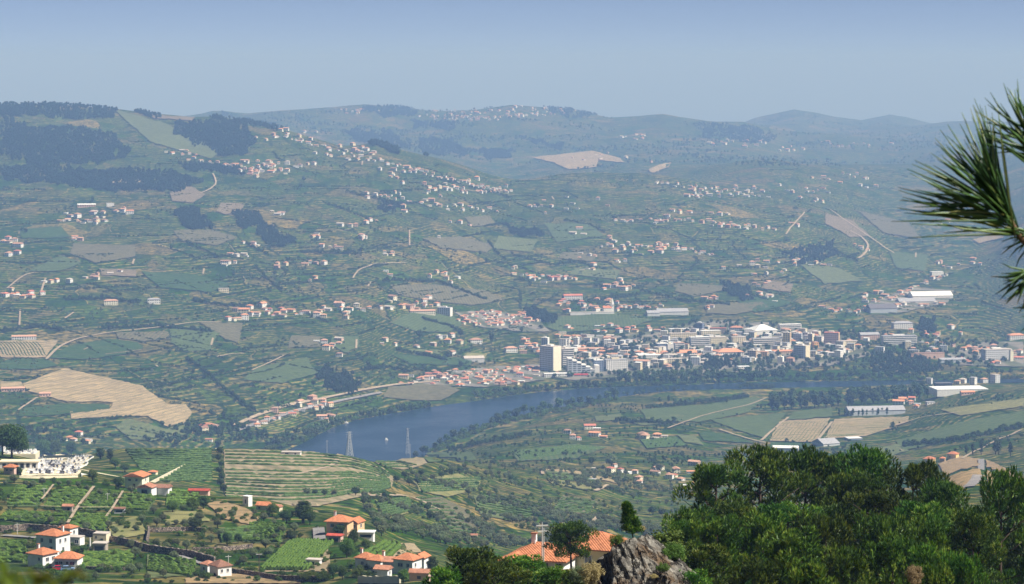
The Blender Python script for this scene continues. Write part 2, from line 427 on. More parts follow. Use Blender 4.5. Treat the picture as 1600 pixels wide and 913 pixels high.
# contour terraces: thin soil banks following the height lines
ph = t.math('ADD', sz, t.math('MULTIPLY', t.noise(P, 0.02, 2.0), 4.0))
per = t.math('MULTIPLY_ADD', c1.outputs[2], 1.7, 1.25)
st = t.math('SINE', t.math('MULTIPLY', t.math('DIVIDE', ph, per), 6.2832))
brk = t.noise(t.vmath('MULTIPLY', P, (1, 1, 6)), 0.05, 4.0, 0.65)
stm = t.math('MULTIPLY', t.smooth(st, 0.15, 0.8), t.smooth(brk, 0.38, 0.52))
stm = t.math('MULTIPLY', stm, t.smooth(c2.outputs[1], 0.10, 0.25))
base = t.mix(t.math('MULTIPLY', stm, 0.85), base, (0.31, 0.25, 0.165))
std = t.math('MULTIPLY', t.smooth(st, -0.2, -0.85), t.smooth(t.noise(P, 0.04, 4.0, 0.65), 0.42, 0.56))
base = t.mix(t.math('MULTIPLY', std, 0.75), base, (0.026, 0.044, 0.018))
# scrub and single bushes
bsh = t.voro(P, 1 / 9.0); bc = t.n('ShaderNodeSeparateColor'); t.l(bsh.outputs['Color'], bc.inputs[0])
bm_ = t.math('MULTIPLY', t.smooth(bsh.outputs['Distance'], 0.46, 0.30), t.smooth(t.math('ADD', bc.outputs[0], t.noise(P, 0.010, 3.0)), 0.94, 1.0))
base = t.mix(t.math('MULTIPLY', bm_, 0.85), base, (0.022, 0.036, 0.015))
# hedges along some field edges, tracks along others
edge = t.smooth(v1e.outputs['Distance'], 0.045, 0.02)
base = t.mix(t.math('MULTIPLY', edge, t.smooth(c1.outputs[2], 0.40, 0.45)), base, (0.026, 0.042, 0.018))
base = t.mix(t.math('MULTIPLY', t.smooth(v1e.outputs['Distance'], 0.025, 0.012), t.smooth(c1.outputs[2], 0.16, 0.13)), base, (0.32, 0.26, 0.18))
mott = t.noise(t.vmath('MULTIPLY', P, (1, 0.6, 2.5)), 0.08, 7.0, 0.78)
base = t.mix(0.85, base, t.ramp(mott, [(0.32, (0.26, 0.29, 0.29)), (0.5, (0.95, 0.96, 0.95)), (0.68, (2.1, 1.9, 1.65))]), 'MULTIPLY')
bigv = t.noise(P, 0.0016, 3.0)
base = t.mix(t.smooth(bigv, 0.46, 0.64, 0.0, 0.3), base, (0.040, 0.064, 0.028))
# dry grass and pine litter close to the viewpoint
near = t.smooth(sy, 430, 300)
lit = t.ramp(t.noise(P, 0.35, 5.0, 0.65), [(0.3, (0.05, 0.065, 0.02)), (0.48, (0.16, 0.125, 0.06)), (0.65, (0.27, 0.21, 0.11))])
base = t.mix(near, base, lit)
hs = t.n('ShaderNodeHueSaturation'); t.l(base, hs.inputs['Color']); hs.inputs['Saturation'].default_value = 1.4; hs.inputs['Value'].default_value = 0.80
t.bsdf(t.mix(1.0, hs.outputs[0], (0.92, 1.0, 0.86), 'MULTIPLY'), 0.95, 0.05, t.noise(P, 0.09, 6.0, 0.7), 3.0, 0.6)
M_GROUND = t.mat

ca_i = [i for i in range(len(AG)) if (-120 <= AG[i] <= 1720) or i % 10 == 0]
cd_i = [j for j in range(len(DG)) if (DG[j] < 560 and j % 6 == 0) or (DG[j] >= 560 and j % 2 == 0) or j == len(DG) - 1]
gx = GX[np.ix_(ca_i, cd_i)]; gy = GY[np.ix_(ca_i, cd_i)]; gz = GZ[np.ix_(ca_i, cd_i)]
nA, nD = gx.shape
idx = np.arange(nA * nD).reshape(nA, nD)
Fq = np.stack([idx[:-1, :-1], idx[1:, :-1], idx[1:, 1:], idx[:-1, 1:]], -1).reshape(-1, 4)
terrain = link('terrain', np_mesh('terrain', np.stack([gx, gy, gz], -1).reshape(-1, 3), Fq, M_GROUND, smooth=True))
tag(terrain, 'valley hillsides covered in a patchwork of vineyards and scrub', 'hillside', kind='structure')

# river
t = NT('river_water')
P = t.pos()
w1 = t.noise(t.vmath('MULTIPLY', P, (1, 0.45, 1)), 0.22, 4.0, 0.6)
w2 = t.noise(P, 0.012, 3.0)
b = t.bsdf((0.012, 0.032, 0.055), 0.12, 0.28, w1, 0.55, 1.0)
t.l(t.smooth(w2, 0.35, 0.65, 0.10, 0.26), b.inputs['Roughness'])
b.inputs['IOR'].default_value = 1.333
pts = [Vector((x, y)) for x, y in RIV]
xs = RIV
mbr = MB()
n = len(RIV)
cd = delaunay_2d_cdt(pts, [(i, (i + 1) % n) for i in range(n)], [], 1, 1e-4)
mbr.add([(p.x, p.y, 0.0) for p in cd[0]], [tuple(f) for f in cd[2]], t.mat)
river = mbr.obj('river')
tag(river, 'wide dark blue river bending between the town and the vineyards', 'river', kind='structure')

# far water keeps a bed below it: the terrain is carved 4 m deep there

# haze: even air around everything, sky outside
t = NT('haze_air')
pv = t.n('ShaderNodeVolumePrincipled')
pv.inputs['Color'].default_value = HAZE_COLOR + (1.0,)
pv.inputs['Density'].default_value = HAZE_DENSITY
pv.inputs['Absorption Color'].default_value = (0.5, 0.5, 0.5, 1)      # clear air: it scatters blue more than red
pv.inputs['Anisotropy'].default_value = 0.0
t.l(pv.outputs[0], t.out.inputs['Volume'])
mh = MB().box(-22000, 22000, -400, 30500, -9, 600, t.mat)
haze = mh.obj('haze')
tag(haze, 'pale blue summer haze filling the valley air', 'haze', kind='stuff')
# ------------------------------------------------------------------ plants
L_DARK = leafm('leaf_dark', (0.040, 0.078, 0.018), (0.085, 0.135, 0.034))
L_MID = leafm('leaf_mid', (0.060, 0.118, 0.016), (0.140, 0.205, 0.032))
L_LITE = leafm('leaf_willow', (0.060, 0.105, 0.032), (0.105, 0.150, 0.055))
L_OLIVE = leafm('leaf_olive', (0.120, 0.160, 0.066), (0.215, 0.245, 0.125))
L_VINE = leafm('leaf_vine', (0.040, 0.085, 0.014), (0.085, 0.140, 0.026))
L_PINE = leafm('needle_pine', (0.036, 0.082, 0.008), (0.125, 0.190, 0.020), 0.12, 0.5)
L_WOOD = leafm('needle_wood', (0.024, 0.048, 0.020), (0.046, 0.078, 0.030), 0.25)
L_DRY = leafm('leaf_dry', (0.34, 0.28, 0.12), (0.50, 0.41, 0.20))
M_BARK = plain('bark', (0.085, 0.062, 0.045), 0.95, 0.25, 6.0)

def leaves(rs, C, rad, n, size, squash=1.0, up=0.35):
    """quads scattered in clumps; C (k,3) centres, rad clump radius, n leaves each"""
    k = len(C)
    d = rs.normal(size=(k, n, 3)); d /= np.linalg.norm(d, axis=2, keepdims=True)
    r = rad * rs.uniform(0.35, 1.0, (k, n, 1)) ** 0.6
    p = C[:, None, :] + d * r * np.array([1, 1, squash])
    nrm = d + rs.normal(scale=0.55, size=d.shape) + np.array([0, 0, up])
    nrm /= np.linalg.norm(nrm, axis=2, keepdims=True)
    a = np.cross(nrm, rs.normal(size=nrm.shape)); a /= np.linalg.norm(a, axis=2, keepdims=True)
    b = np.cross(nrm, a)
    s = size * rs.uniform(0.6, 1.35, (k, n, 1))
    q = np.stack([p - a * s, p - b * s * 0.7, p + a * s, p + b * s * 0.7], 2).reshape(-1, 3)
    f = np.arange(len(q)).reshape(-1, 4)
    return q, f
KIND = {   # crown centre height, radii, lower trunk radius, leaf material
 'round': (0.60, 0.40, 0.40, 0.026), 'tall': (0.57, 0.24, 0.43, 0.022), 'olive': (0.60, 0.50, 0.38, 0.045), 'bush': (0.46, 0.62, 0.46, 0.02),
 'cypress': (0.52, 0.105, 0.48, 0.02), 'wood': (0.60, 0.30, 0.40, 0.02), 'poplar': (0.55, 0.17, 0.45, 0.02)}
def crown_mesh(kind, seed, ncl, nl, size, mat, rad=0.17):
    rs = np.random.default_rng(seed)
    cz, rx, rz, _ = KIND[kind]
    d = rs.normal(size=(ncl, 3)); d /= np.linalg.norm(d, axis=1, keepdims=True)
    r = rs.uniform(0.25, 1.0, (ncl, 1)) ** 0.5 * rs.uniform(0.75, 1.08, (ncl, 1))
    C = d * r * np.array([rx - rad * min(1, rx * 2) * 0.6, rx - rad * min(1, rx * 2) * 0.6, rz - rad * 0.6]) + np.array([0, 0, cz])
    if kind in ('cypress', 'poplar', 'wood'):       # narrower towards the tip
        w = np.clip(1.25 - (C[:, 2:3] - 0.15) * (1.05 if kind == 'cypress' else 0.8), 0.15, 1.2); C[:, :2] *= w
    rr = rad * (0.55 if kind in ('cypress', 'poplar') else 1.0)
    q, f = leaves(rs, C, rr, nl, size)
    q[:, 2] = np.maximum(q[:, 2], 0.02)
    return q, f
def trunk_mb(kind, seed, mat=None, lean=0.04):
    rr = random.Random(seed); cz, rx, rz, tr = KIND[kind]
    mb = MB(); m = mat or M_BARK
    x = rr.uniform(-lean, lean); y = rr.uniform(-lean, lean)
    mb.tube([(0, 0, -0.06), (x * 0.4, y * 0.4, cz * 0.45), (x, y, cz), (x * 1.1, y * 1.1, cz + rz * 0.5)], [tr * 1.25, tr, tr * 0.7, tr * 0.2], m, 6)
    for k in range(4):
        a = rr.uniform(0, 6.28); z0 = cz * rr.uniform(0.5, 0.95); l = rx * rr.uniform(0.55, 0.85)
        mb.tube([(x * 0.6, y * 0.6, z0), (math.cos(a) * l * 0.5, math.sin(a) * l * 0.5, z0 + 0.10), (math.cos(a) * l, math.sin(a) * l, z0 + 0.22)], [tr * 0.5, tr * 0.35, tr * 0.12], m, 4)
    return mb
_protos = {}
def protos(kind, lod, mat, n=4):
    """list of (crown mesh, trunk mesh) of unit height"""
    key = (kind, lod, mat.name)
    if key not in _protos:
        ncl, nl, size, rad = {'far': (16, 16, 0.085, 0.20), 'mid': (30, 42, 0.048, 0.17), 'near': (70, 110, 0.022, 0.14)}[lod]
        if kind in ('cypress', 'poplar'): size *= 0.6
        L = []
        for s in range(n):
            q, f = crown_mesh(kind, hash((kind, lod)) % 1000 + s if False else sum(map(ord, kind + lod)) + 17 * s, ncl, nl, size, mat, rad)
            L.append((np_mesh('crown', q, f, mat), trunk_mb(kind, 5 + s).mesh('trunk', True)))
        _protos[key] = L
    return _protos[key]
def tree_at(loc, h, kind, lod, mat, label, cat, group=None, wide=1.0, name=None, rr=R):
    cm, tm = rr.choice(protos(kind, lod, mat))
    o = empty(name or {'olive': 'olive_tree', 'cypress': 'cypress_tree', 'bush': 'bush', 'poplar': 'poplar_tree'}.get(kind, 'broadleaf_tree'), loc, rr.uniform(0, 6.28))
    w = wide * rr.uniform(0.88, 1.12)
    o.scale = (h * w, h * w, h)
    link('trunk' if kind != 'bush' else 'stem', tm, o); link('crown' if kind != 'bush' else 'foliage', cm, o)
    tag(o, label, cat, group)
    return o
def along(poly, n, rr, jit=0.35, jv=2.0):
    """n jittered points spread along an image polyline, left to right"""
    P = np.array(poly, float); s = np.r_[0, np.cumsum(np.hypot(*np.diff(P, axis=0).T))]
    t = (np.arange(n) + 0.5 + np.array([rr.uniform(-jit, jit) for _ in range(n)])) / n * s[-1]
    return np.interp(t, s, P[:, 0]), np.interp(t, s, P[:, 1]) + np.array([rr.uniform(-jv, jv) for _ in range(n)])
def in_poly(poly, n, rs):
    P = np.array(poly, float); lo = P.min(0); hi = P.max(0); out = np.zeros((0, 2))
    while len(out) < n:
        q = rs.uniform(lo, hi, (max(n * 2, 64), 2))
        _, i = poly_dist(P, q[:, 0], q[:, 1]); out = np.r_[out, q[i]]
    return out[:n, 0], out[:n, 1]

# scatter: one 'stuff' object whose points carry plants (for what nobody could count)
def scatter(name, label, cat, pts, sc, wide, kind, lod, mat, seed=0):
    coll = bpy.data.collections.new('plants_' + name)
    for i, (cm, tm) in enumerate(protos(kind, lod, mat)):
        bmx = bmesh.new(); bmx.from_mesh(cm); n0 = len(bmx.faces)
        bmx.from_mesh(tm)
        me = bpy.data.meshes.new('plant'); bmx.faces.ensure_lookup_table()
        for f in bmx.faces[n0:]: f.material_index = 1
        bmx.to_mesh(me); bmx.free(); me.materials.append(mat); me.materials.append(M_BARK)
        coll.objects.link(bpy.data.objects.new('plant_%d' % i, me))
    rs = np.random.default_rng(seed)
    n = len(pts)
    me = bpy.data.meshes.new(name); me.vertices.add(n); me.vertices.foreach_set('co', np.asarray(pts, np.float32).ravel())
    s3 = np.stack([sc * wide, sc * wide, sc], 1) * np.r_[1, 1, 1] * rs.uniform(0.85, 1.15, (n, 1))
    a = me.attributes.new('psc', 'FLOAT_VECTOR', 'POINT'); a.data.foreach_set('vector', s3.astype(np.float32).ravel())
    a = me.attributes.new('prot', 'FLOAT_VECTOR', 'POINT'); a.data.foreach_set('vector', np.stack([np.zeros(n), np.zeros(n), rs.uniform(0, 6.28, n)], 1).astype(np.float32).ravel())
    a = me.attributes.new('pidx', 'INT', 'POINT'); a.data.foreach_set('value', rs.integers(0, 4, n).astype(np.int32))
    o = link(name, me)
    ng = bpy.data.node_groups.new('scatter_' + name, 'GeometryNodeTree')
    ng.interface.new_socket('Geometry', in_out='INPUT', socket_type='NodeSocketGeometry')
    ng.interface.new_socket('Geometry', in_out='OUTPUT', socket_type='NodeSocketGeometry')
    gi = ng.nodes.new('NodeGroupInput'); go = ng.nodes.new('NodeGroupOutput')
    ip = ng.nodes.new('GeometryNodeInstanceOnPoints'); cn = ng.nodes.new('GeometryNodeCollectionInfo')
    cn.inputs['Collection'].default_value = coll; cn.inputs['Separate Children'].default_value = True; cn.inputs['Reset Children'].default_value = True
    def attr(nm, dt):
        x = ng.nodes.new('GeometryNodeInputNamedAttribute'); x.data_type = dt; x.inputs['Name'].default_value = nm; return x.outputs[0]
    ng.links.new(gi.outputs[0], ip.inputs['Points']); ng.links.new(cn.outputs[0], ip.inputs['Instance'])
    ip.inputs['Pick Instance'].default_value = True
    ng.links.new(attr('pidx', 'INT'), ip.inputs['Instance Index'])
    er = ng.nodes.new('FunctionNodeEulerToRotation'); ng.links.new(attr('prot', 'FLOAT_VECTOR'), er.inputs[0]); ng.links.new(er.outputs[0], ip.inputs['Rotation'])
    ng.links.new(attr('psc', 'FLOAT_VECTOR'), ip.inputs['Scale'])
    ng.links.new(ip.outputs[0], go.inputs[0])
    o.modifiers.new('plants', 'NODES').node_group = ng
    tag(o, label, cat, kind='stuff')
    return o
CLEAR = [[(35, 601), (70, 588), (102, 577), (160, 590), (222, 604), (238, 616), (262, 633), (290, 633), (299, 646), (290, 662), (262, 668), (230, 651), (170, 653), (112, 656), (45, 612)], [(832, 247), (870, 243), (925, 237), (968, 248), (975, 255), (890, 266)],
 [(998, 272), (1050, 254), (1015, 273)], [(180, 173), (260, 195), (345, 241), (330, 249), (235, 223)], [(1200, 690), (1220, 660), (1420, 652), (1385, 673), (1287, 689)], [(0, 534), (92, 533), (70, 560), (0, 560)], [(310, 504), (380, 506), (370, 537), (330, 516)],
 [(1000, 641), (1180, 621), (1170, 646), (1010, 656)], [(1110, 657), (1230, 646), (1195, 686)], [(607, 606), (700, 603), (690, 627), (600, 621)], [(1400, 690), (1500, 661), (1600, 643), (1600, 662), (1410, 706)], [(640, 490), (725, 506), (700, 521), (610, 506)]]
def keep(P):
    """drop plants that would stand in open mown or ploughed fields"""
    s_ = (P[:, 2] - CAMZ) / P[:, 1]; u = CX + P[:, 0] / P[:, 1] * (FPX * math.cos(TH)); v = CY + FPX * np.tan(-np.arctan(s_) - TH)
    u = CX + P[:, 0] / P[:, 1] * (FPX * math.cos(TH) + (CY - v) * math.sin(TH))
    m = np.ones(len(P), bool)
    for q in CLEAR: m &= ~poly_dist(np.array(q, float), u, v)[1]
    return P[m]
def hitp(u, v, dmin=60.0):
    x, y, z = hit(u, v, dmin); P = np.stack([x, y, z], 1)
    ok = np.isfinite(y); return P, ok

rs = np.random.default_rng(11)
# dark woods on the slopes and ridges
WOODS = [
 ('pine wood along the crest of the far left ridge', [(0, 160), (60, 158), (120, 162), (180, 170), (184, 187), (90, 187), (70, 180), (0, 182)], 700, 9),
 ('broad dark wood on the upper left hillside', [(0, 186), (60, 202), (110, 198), (175, 213), (202, 234), (195, 249), (130, 256), (60, 259), (0, 242)], 1300, 9),
 ('long dark wood above the left vineyards', [(0, 263), (60, 259), (150, 270), (200, 266), (260, 269), (322, 283), (300, 293), (276, 299), (170, 301), (80, 287), (0, 281)], 1300, 9),
 ('dark wood below the ridge beside the pale meadow strip', [(270, 194), (330, 187), (385, 197), (397, 216), (391, 241), (350, 246), (320, 233), (280, 211)], 800, 9),
 ('square dark plantation on the left slope', [(275, 327), (309, 326), (328, 358), (297, 359), (281, 345)], 420, 7),
 ('small dark wood right of the square plantation', [(355, 336), (400, 333), (406, 353), (375, 358)], 240, 7),
 ('dark oval wood below the small wood on the left slope', [(400, 356), (420, 353), (455, 379), (430, 388), (405, 373)], 240, 7),
 ('narrow dark tree belt beneath the upper left village', [(280, 257), (330, 259), (382, 266), (378, 275), (320, 271), (285, 265)], 240, 8),
 ('line of trees on the middle of the left ridge', [(205, 172), (250, 178), (255, 184), (210, 179)], 60, 9),
 ('line of trees on the right end of the left ridge', [(325, 180), (350, 178), (400, 187), (440, 198), (455, 204), (430, 204), (360, 190), (325, 184)], 150, 10),
 ('hazy wood on the far central hill flank', [(530, 203), (600, 207), (640, 226), (620, 241), (560, 226)], 420, 11),
 ('hazy wood in the far central valley', [(655, 220), (700, 217), (745, 241), (665, 243)], 350, 11),
 ('hazy dark wood right of the far central valley', [(745, 236), (798, 233), (797, 248), (750, 248)], 260, 11),
 ('wood on the top of the far central hill', [(560, 168), (640, 168), (662, 180), (600, 182)], 350, 11),
 ('wood between the far hilltop hamlets', [(640, 188), (720, 192), (710, 204), (650, 200)], 200, 11),
 ('hazy wood on the far right hill', [(1090, 192), (1170, 198), (1215, 216), (1200, 226), (1100, 216)], 420, 11),
 ('thin tree belt above the pale fields', [(805, 216), (885, 226), (880, 233), (830, 225)], 120, 10),
 ('wood on the hilltop behind the far village', [(845, 166), (900, 168), (940, 182), (900, 184), (850, 175)], 200, 11),
 ('dark clump of trees above the orange roofed estate', [(820, 484), (850, 486), (872, 501), (868, 508), (825, 500)], 120, 9),
 ('flat dark grove on the central slope', [(790, 354), (845, 361), (842, 371), (795, 366)], 130, 7),
 ('steep wooded slope above the river bend', [(500, 572), (540, 582), (562, 602), (560, 617), (520, 614), (498, 592)], 200, 7),
 ('small dark grove on the upper central slope', [(590, 316), (630, 319), (622, 331), (595, 329)], 90, 7),
 ('wood on the slope above the right of town', [(1130, 441), (1170, 451), (1175, 471), (1135, 461)], 130, 8),
 ('wood beneath the small gully on the right slope', [(1215, 395), (1300, 380), (1320, 400), (1250, 415)], 160, 8),
 ('park trees in the middle of town', [(950, 545), (985, 538), (1010, 548), (985, 556), (955, 556)], 70, 8),
 ('dark park trees beside the grey town block', [(1100, 562), (1148, 558), (1148, 576), (1104, 578)], 70, 9),
 ('green trees on the flat right of town', [(1360, 560), (1420, 556), (1480, 575), (1440, 590), (1365, 588)], 170, 8),
 ('trees right of the school on the valley floor', [(1435, 505), (1460, 500), (1465, 520), (1440, 522)], 90, 9),
]
for i, (lab, poly, n, h) in enumerate(WOODS):
    n = int(n * 2.4); u, v = in_poly(poly, n, rs); u = u + 9 * vnoise(v / 6, u / 14, 3); v = v + 3.5 * vnoise(u / 9, v / 9, 4) + rs.normal(0, .8, n); Pp, ok = hitp(u, v, 2700)
    scatter('wood', lab, 'wood', Pp[ok], rs.uniform(0.6, 1.15, ok.sum()) * h, 1.0, 'wood', 'far', L_WOOD, i)

# countless bushes, single trees and hedgerow shrubs over the hillsides
def clustered(poly, n, scale, thr, seed):
    u, v = in_poly(poly, n * 4, np.random.default_rng(seed))
    P, ok = hitp(u, v, 500); P = P[ok]
    m = 0.6 * vnoise(P[:, 0] / scale, P[:, 1] / scale, seed) + 0.4 * vnoise(P[:, 0] / scale * 3, P[:, 1] / scale * 3, seed + 1)
    P = keep(P[m > thr]); return P[:n]
FARHILL = [(0, 190), (400, 200), (560, 230), (700, 262), (800, 275), (1000, 265), (1400, 260), (1600, 300), (1600, 520), (1440, 560), (1300, 500), (1100, 480), (900, 540), (800, 560), (560, 640), (420, 690), (0, 690)]
Pp = clustered(FARHILL, 4200, 150, 0.34, 21)
scatter('hillside_bushes', 'dark bushes and small trees dotting the far hillsides', 'bushes', Pp, rs.uniform(1.6, 4.8, len(Pp)), 1.15, 'bush', 'far', L_DARK, 41)
Pp = clustered(FARHILL, 2600, 120, 0.2, 31)
scatter('hillside_olives', 'grey green olive trees spread over the far hillsides', 'olive trees', Pp, rs.uniform(2.5, 4.5, len(Pp)), 1.0, 'olive', 'far', L_OLIVE, 42)
HILLTOP = [(400, 178), (560, 172), (800, 168), (1000, 190), (1170, 195), (1240, 176), (1400, 190), (1480, 200), (1480, 260), (1000, 262), (800, 270), (600, 230), (460, 205)]
Pp = clustered(HILLTOP, 2200, 260, 0.1, 51)
scatter('hazy_hill_trees', 'hazy trees scattered over the farthest hills', 'trees', Pp, rs.uniform(6, 12, len(Pp)), 1.0, 'round', 'far', L_DARK, 43)
PLAIN = [(690, 705), (760, 680), (860, 650), (1000, 625), (1200, 615), (1600, 610), (1600, 700), (1400, 715), (1100, 720), (1000, 760), (800, 740), (680, 730)]
Pp = clustered(PLAIN, 900, 90, 0.2, 61)
scatter('plain_bushes', 'shrubs and fruit trees between the fields south of the river', 'bushes', Pp, rs.uniform(2.2, 5.0, len(Pp)), 0.95, 'round', 'far', L_DARK, 44)
MIDOL = [(560, 780), (640, 740), (760, 718), (1060, 745), (1060, 850), (960, 830), (850, 850), (740, 862), (690, 850), (640, 835), (590, 830)]
Pp = clustered(MIDOL, 950, 60, 0.08, 71)
scatter('slope_olives', 'dense grey olive trees covering the slope in mid valley', 'olive trees', Pp, rs.uniform(2.8, 5.0, len(Pp)), 0.95, 'olive', 'mid', L_OLIVE, 45)
Pp = clustered(MIDOL, 500, 50, 0.12, 73)
scatter('slope_shrubs', 'green shrubs between the olives in mid valley', 'shrubs', Pp, rs.uniform(1.5, 3.4, len(Pp)), 1.0, 'bush', 'mid', L_MID, 46)
LVAL = [(0, 655), (200, 665), (420, 660), (420, 695), (200, 698), (0, 700)]
Pp = clustered(LVAL, 260, 70, 0.0, 77)
scatter('valley_floor_trees', 'trees on the valley floor behind the cemetery ridge', 'trees', Pp, rs.uniform(4, 9, len(Pp)), 1.0, 'round', 'far', L_DARK, 47)
LFG = [(0, 765), (60, 752), (150, 745), (330, 775), (400, 800), (520, 830), (640, 870), (560, 905), (380, 912), (0, 912)]
Pp = clustered(LFG, 420, 26, 0.05, 81)
scatter('foreground_scrub', 'low green scrub between the parcels on the near left slope', 'scrub', Pp, rs.uniform(0.9, 2.3, len(Pp)), 1.15, 'bush', 'mid', L_MID, 48)
Pp = clustered(LFG, 300, 30, 0.0, 85)
scatter('foreground_weeds', 'dark weeds and brambles on the near left slope', 'weeds', Pp, rs.uniform(0.7, 1.8, len(Pp)), 1.3, 'bush', 'mid', L_DARK, 49)

# hedgerows and terrace scrub: lines of shrubs that follow the contours or run straight down the slope
rh_ = np.random.default_rng(303); HP = []
hu, hv = in_poly(FARHILL, 420, rh_); hx, hy, hz = hit(hu, hv, 2700)
for x0, y0 in zip(hx, hy):
    if not np.isfinite(y0): continue
    L = rh_.uniform(40, 190); down = rh_.random() < 0.3; x, y = x0, y0; sg_ = 1 if rh_.random() < .5 else -1; d_ = 0.0
    while d_ < L:
        gx_ = float(ground(x + 8, y) - ground(x - 8, y)); gy_ = float(ground(x, y + 8) - ground(x, y - 8)); l_ = math.hypot(gx_, gy_) + 1e-6
        dx, dy = (gx_ / l_, gy_ / l_) if down else (-gy_ / l_, gx_ / l_)
        st_ = rh_.uniform(2.2, 5.0); x += sg_ * dx * st_; y += sg_ * dy * st_; d_ += st_
        if rh_.random() < 0.88 and float(ground(x, y)) > 3: HP.append((x + rh_.normal(0, .8), y + rh_.normal(0, .8)))
HP = np.array(HP); HP = keep(np.c_[HP, ground(HP[:, 0], HP[:, 1])])
scatter('hedgerows', 'dark hedgerows running along the terraces of the far slopes', 'hedgerows', HP, rh_.uniform(1.8, 4.6, len(HP)), 1.2, 'bush', 'far', L_DARK, 61)
tu, tv = in_poly([(850, 592), (900, 540), (1000, 524), (1100, 500), (1200, 505), (1300, 520), (1380, 520), (1560, 535), (1600, 560), (1500, 582), (1350, 580), (1180, 590), (1000, 594)], 1500, rh_)
Pp, ok = hitp(tu, tv, 3000)
scatter('town_trees', 'street and garden trees between the town buildings', 'trees', Pp[ok], rh_.uniform(4.5, 10.5, ok.sum()), 1.0, 'round', 'far', L_DARK, 62)
bu = []; bv = []
for poly_, n_ in (([(415, 703), (470, 691), (520, 671), (560, 657), (620, 646), (672, 636)], 260), ([(735, 624), (800, 616), (850, 611), (962, 603), (1100, 599), (1230, 596), (1400, 593), (1600, 590)], 420), ([(645, 718), (690, 698), (722, 684), (762, 669), (812, 655), (870, 643), (965, 624)], 260)):
    a_, b_ = along(poly_, n_, R, .5, 3.0); bu += list(a_); bv += list(b_)
Pp, ok = hitp(np.array(bu), np.array(bv), 2700); dd_, in_ = poly_dist(RIV, Pp[:, 0], Pp[:, 1]); ok &= ~in_
scatter('bank_undergrowth', 'thick undergrowth lining both river banks', 'undergrowth', Pp[ok], rh_.uniform(2.5, 7.5, ok.sum()), 1.1, 'bush', 'far', L_MID, 63)

HEDGE = [[(292, 382), (320, 393), (342, 405)], [(330, 590), (345, 605), (360, 618), (380, 632), (400, 645)], [(762, 378), (775, 395), (790, 408)], [(470, 395), (500, 396), (560, 398)], [(505, 318), (540, 330), (580, 345)], [(600, 440), (640, 440), (680, 442)],
 [(680, 440), (720, 455), (760, 470)], [(880, 345), (920, 352), (945, 365)], [(1000, 455), (1040, 465), (1080, 475)], [(1270, 385), (1300, 392), (1340, 410)], [(1290, 380), (1310, 395)], [(660, 500), (700, 510), (720, 520)], [(160, 515), (250, 512), (330, 520)], [(0, 520), (60, 512), (100, 518)],
 [(620, 548), (700, 565)], [(380, 380), (420, 400)], [(540, 300), (620, 320)], [(1140, 455), (1200, 470)], [(940, 470), (1000, 462)], [(400, 420), (420, 440), (440, 455)], [(290, 562), (310, 575), (330, 590)], [(565, 580), (600, 575), (640, 582)], [(930, 448), (1000, 452)], [(1060, 470), (1140, 478)], [(300, 470), (350, 480), (400, 478)],
 [(100, 470), (160, 468), (220, 474)], [(680, 280), (760, 300), (800, 312)], [(800, 400), (860, 415), (900, 412)], [(960, 660), (1060, 664)], [(1010, 640), (1090, 632), (1170, 622)], [(1150, 606), (1210, 608)], [(700, 705), (780, 690), (830, 680)], [(1410, 700), (1500, 690), (1600, 668)]]
hu, hv = [], []
for q in HEDGE:
    n_ = int(sum(math.hypot(b[0] - a[0], b[1] - a[1]) for a, b in zip(q[:-1], q[1:])) / 1.7); a_, b_ = along(q, n_, R, .5, 1.0); hu += list(a_); hv += list(b_)
Pp, ok = hitp(np.array(hu), np.array(hv), 2600)
scatter('tree_hedges', 'dark tree hedges lining gullies and field edges on the slopes', 'hedges', Pp[ok], rh_.uniform(3.5, 8.5, ok.sum()), 1.0, 'round', 'far', L_DARK, 64)
# ------------------------------------------------------------------ draped sheets: fields, tracks, paving
def field_mat(name, c1, c2, period=5.0, amt=0.5, mott=0.10, contour=0.6):
    if name in _mats: return _mats[name]
    t = NT(name); P = t.pos(); x, y, z = t.sep(P)
    oi = t.n('ShaderNodeObjectInfo').outputs['Random']
    ang = t.math('MULTIPLY', oi, 3.1416)
    ca, sa = t.math('COSINE', ang), t.math('SINE', ang)
    w = t.math('MULTIPLY', t.noise(P, 0.03, 2.0), 2.5)
    s = t.math('ADD', t.math('ADD', t.math('MULTIPLY', x, ca), t.math('MULTIPLY', y, sa)), w)
    st = t.smooth(t.math('SINE', t.math('MULTIPLY', s, 6.2832 / period)), -0.4, 0.6)
    c = t.mix(t.math('MULTIPLY', st, amt), c1, c2)
    zc = t.math('ADD', z, t.math('MULTIPLY', t.noise(P, 0.03, 2.0), 2.0)); cs = t.smooth(t.math('SINE', t.math('MULTIPLY', zc, 3.6)), 0.55, 0.95)
    cs = t.math('MULTIPLY', cs, t.smooth(t.noise(P, 0.05, 4.0, .65), .44, .56)); c = t.mix(t.math('MULTIPLY', cs, contour), c, (0.075, 0.085, 0.04))
    m = t.noise(P, mott, 6.0, 0.65)
    c = t.mix(0.8, c, t.ramp(m, [(0.3, (0.55, 0.56, 0.55)), (0.5, (1, 1, 1)), (0.7, (1.45, 1.38, 1.3))]), 'MULTIPLY')
    t.bsdf(c, 0.95, 0.05, m, 1.0, 0.5)
    _mats[name] = t.mat; return t.mat
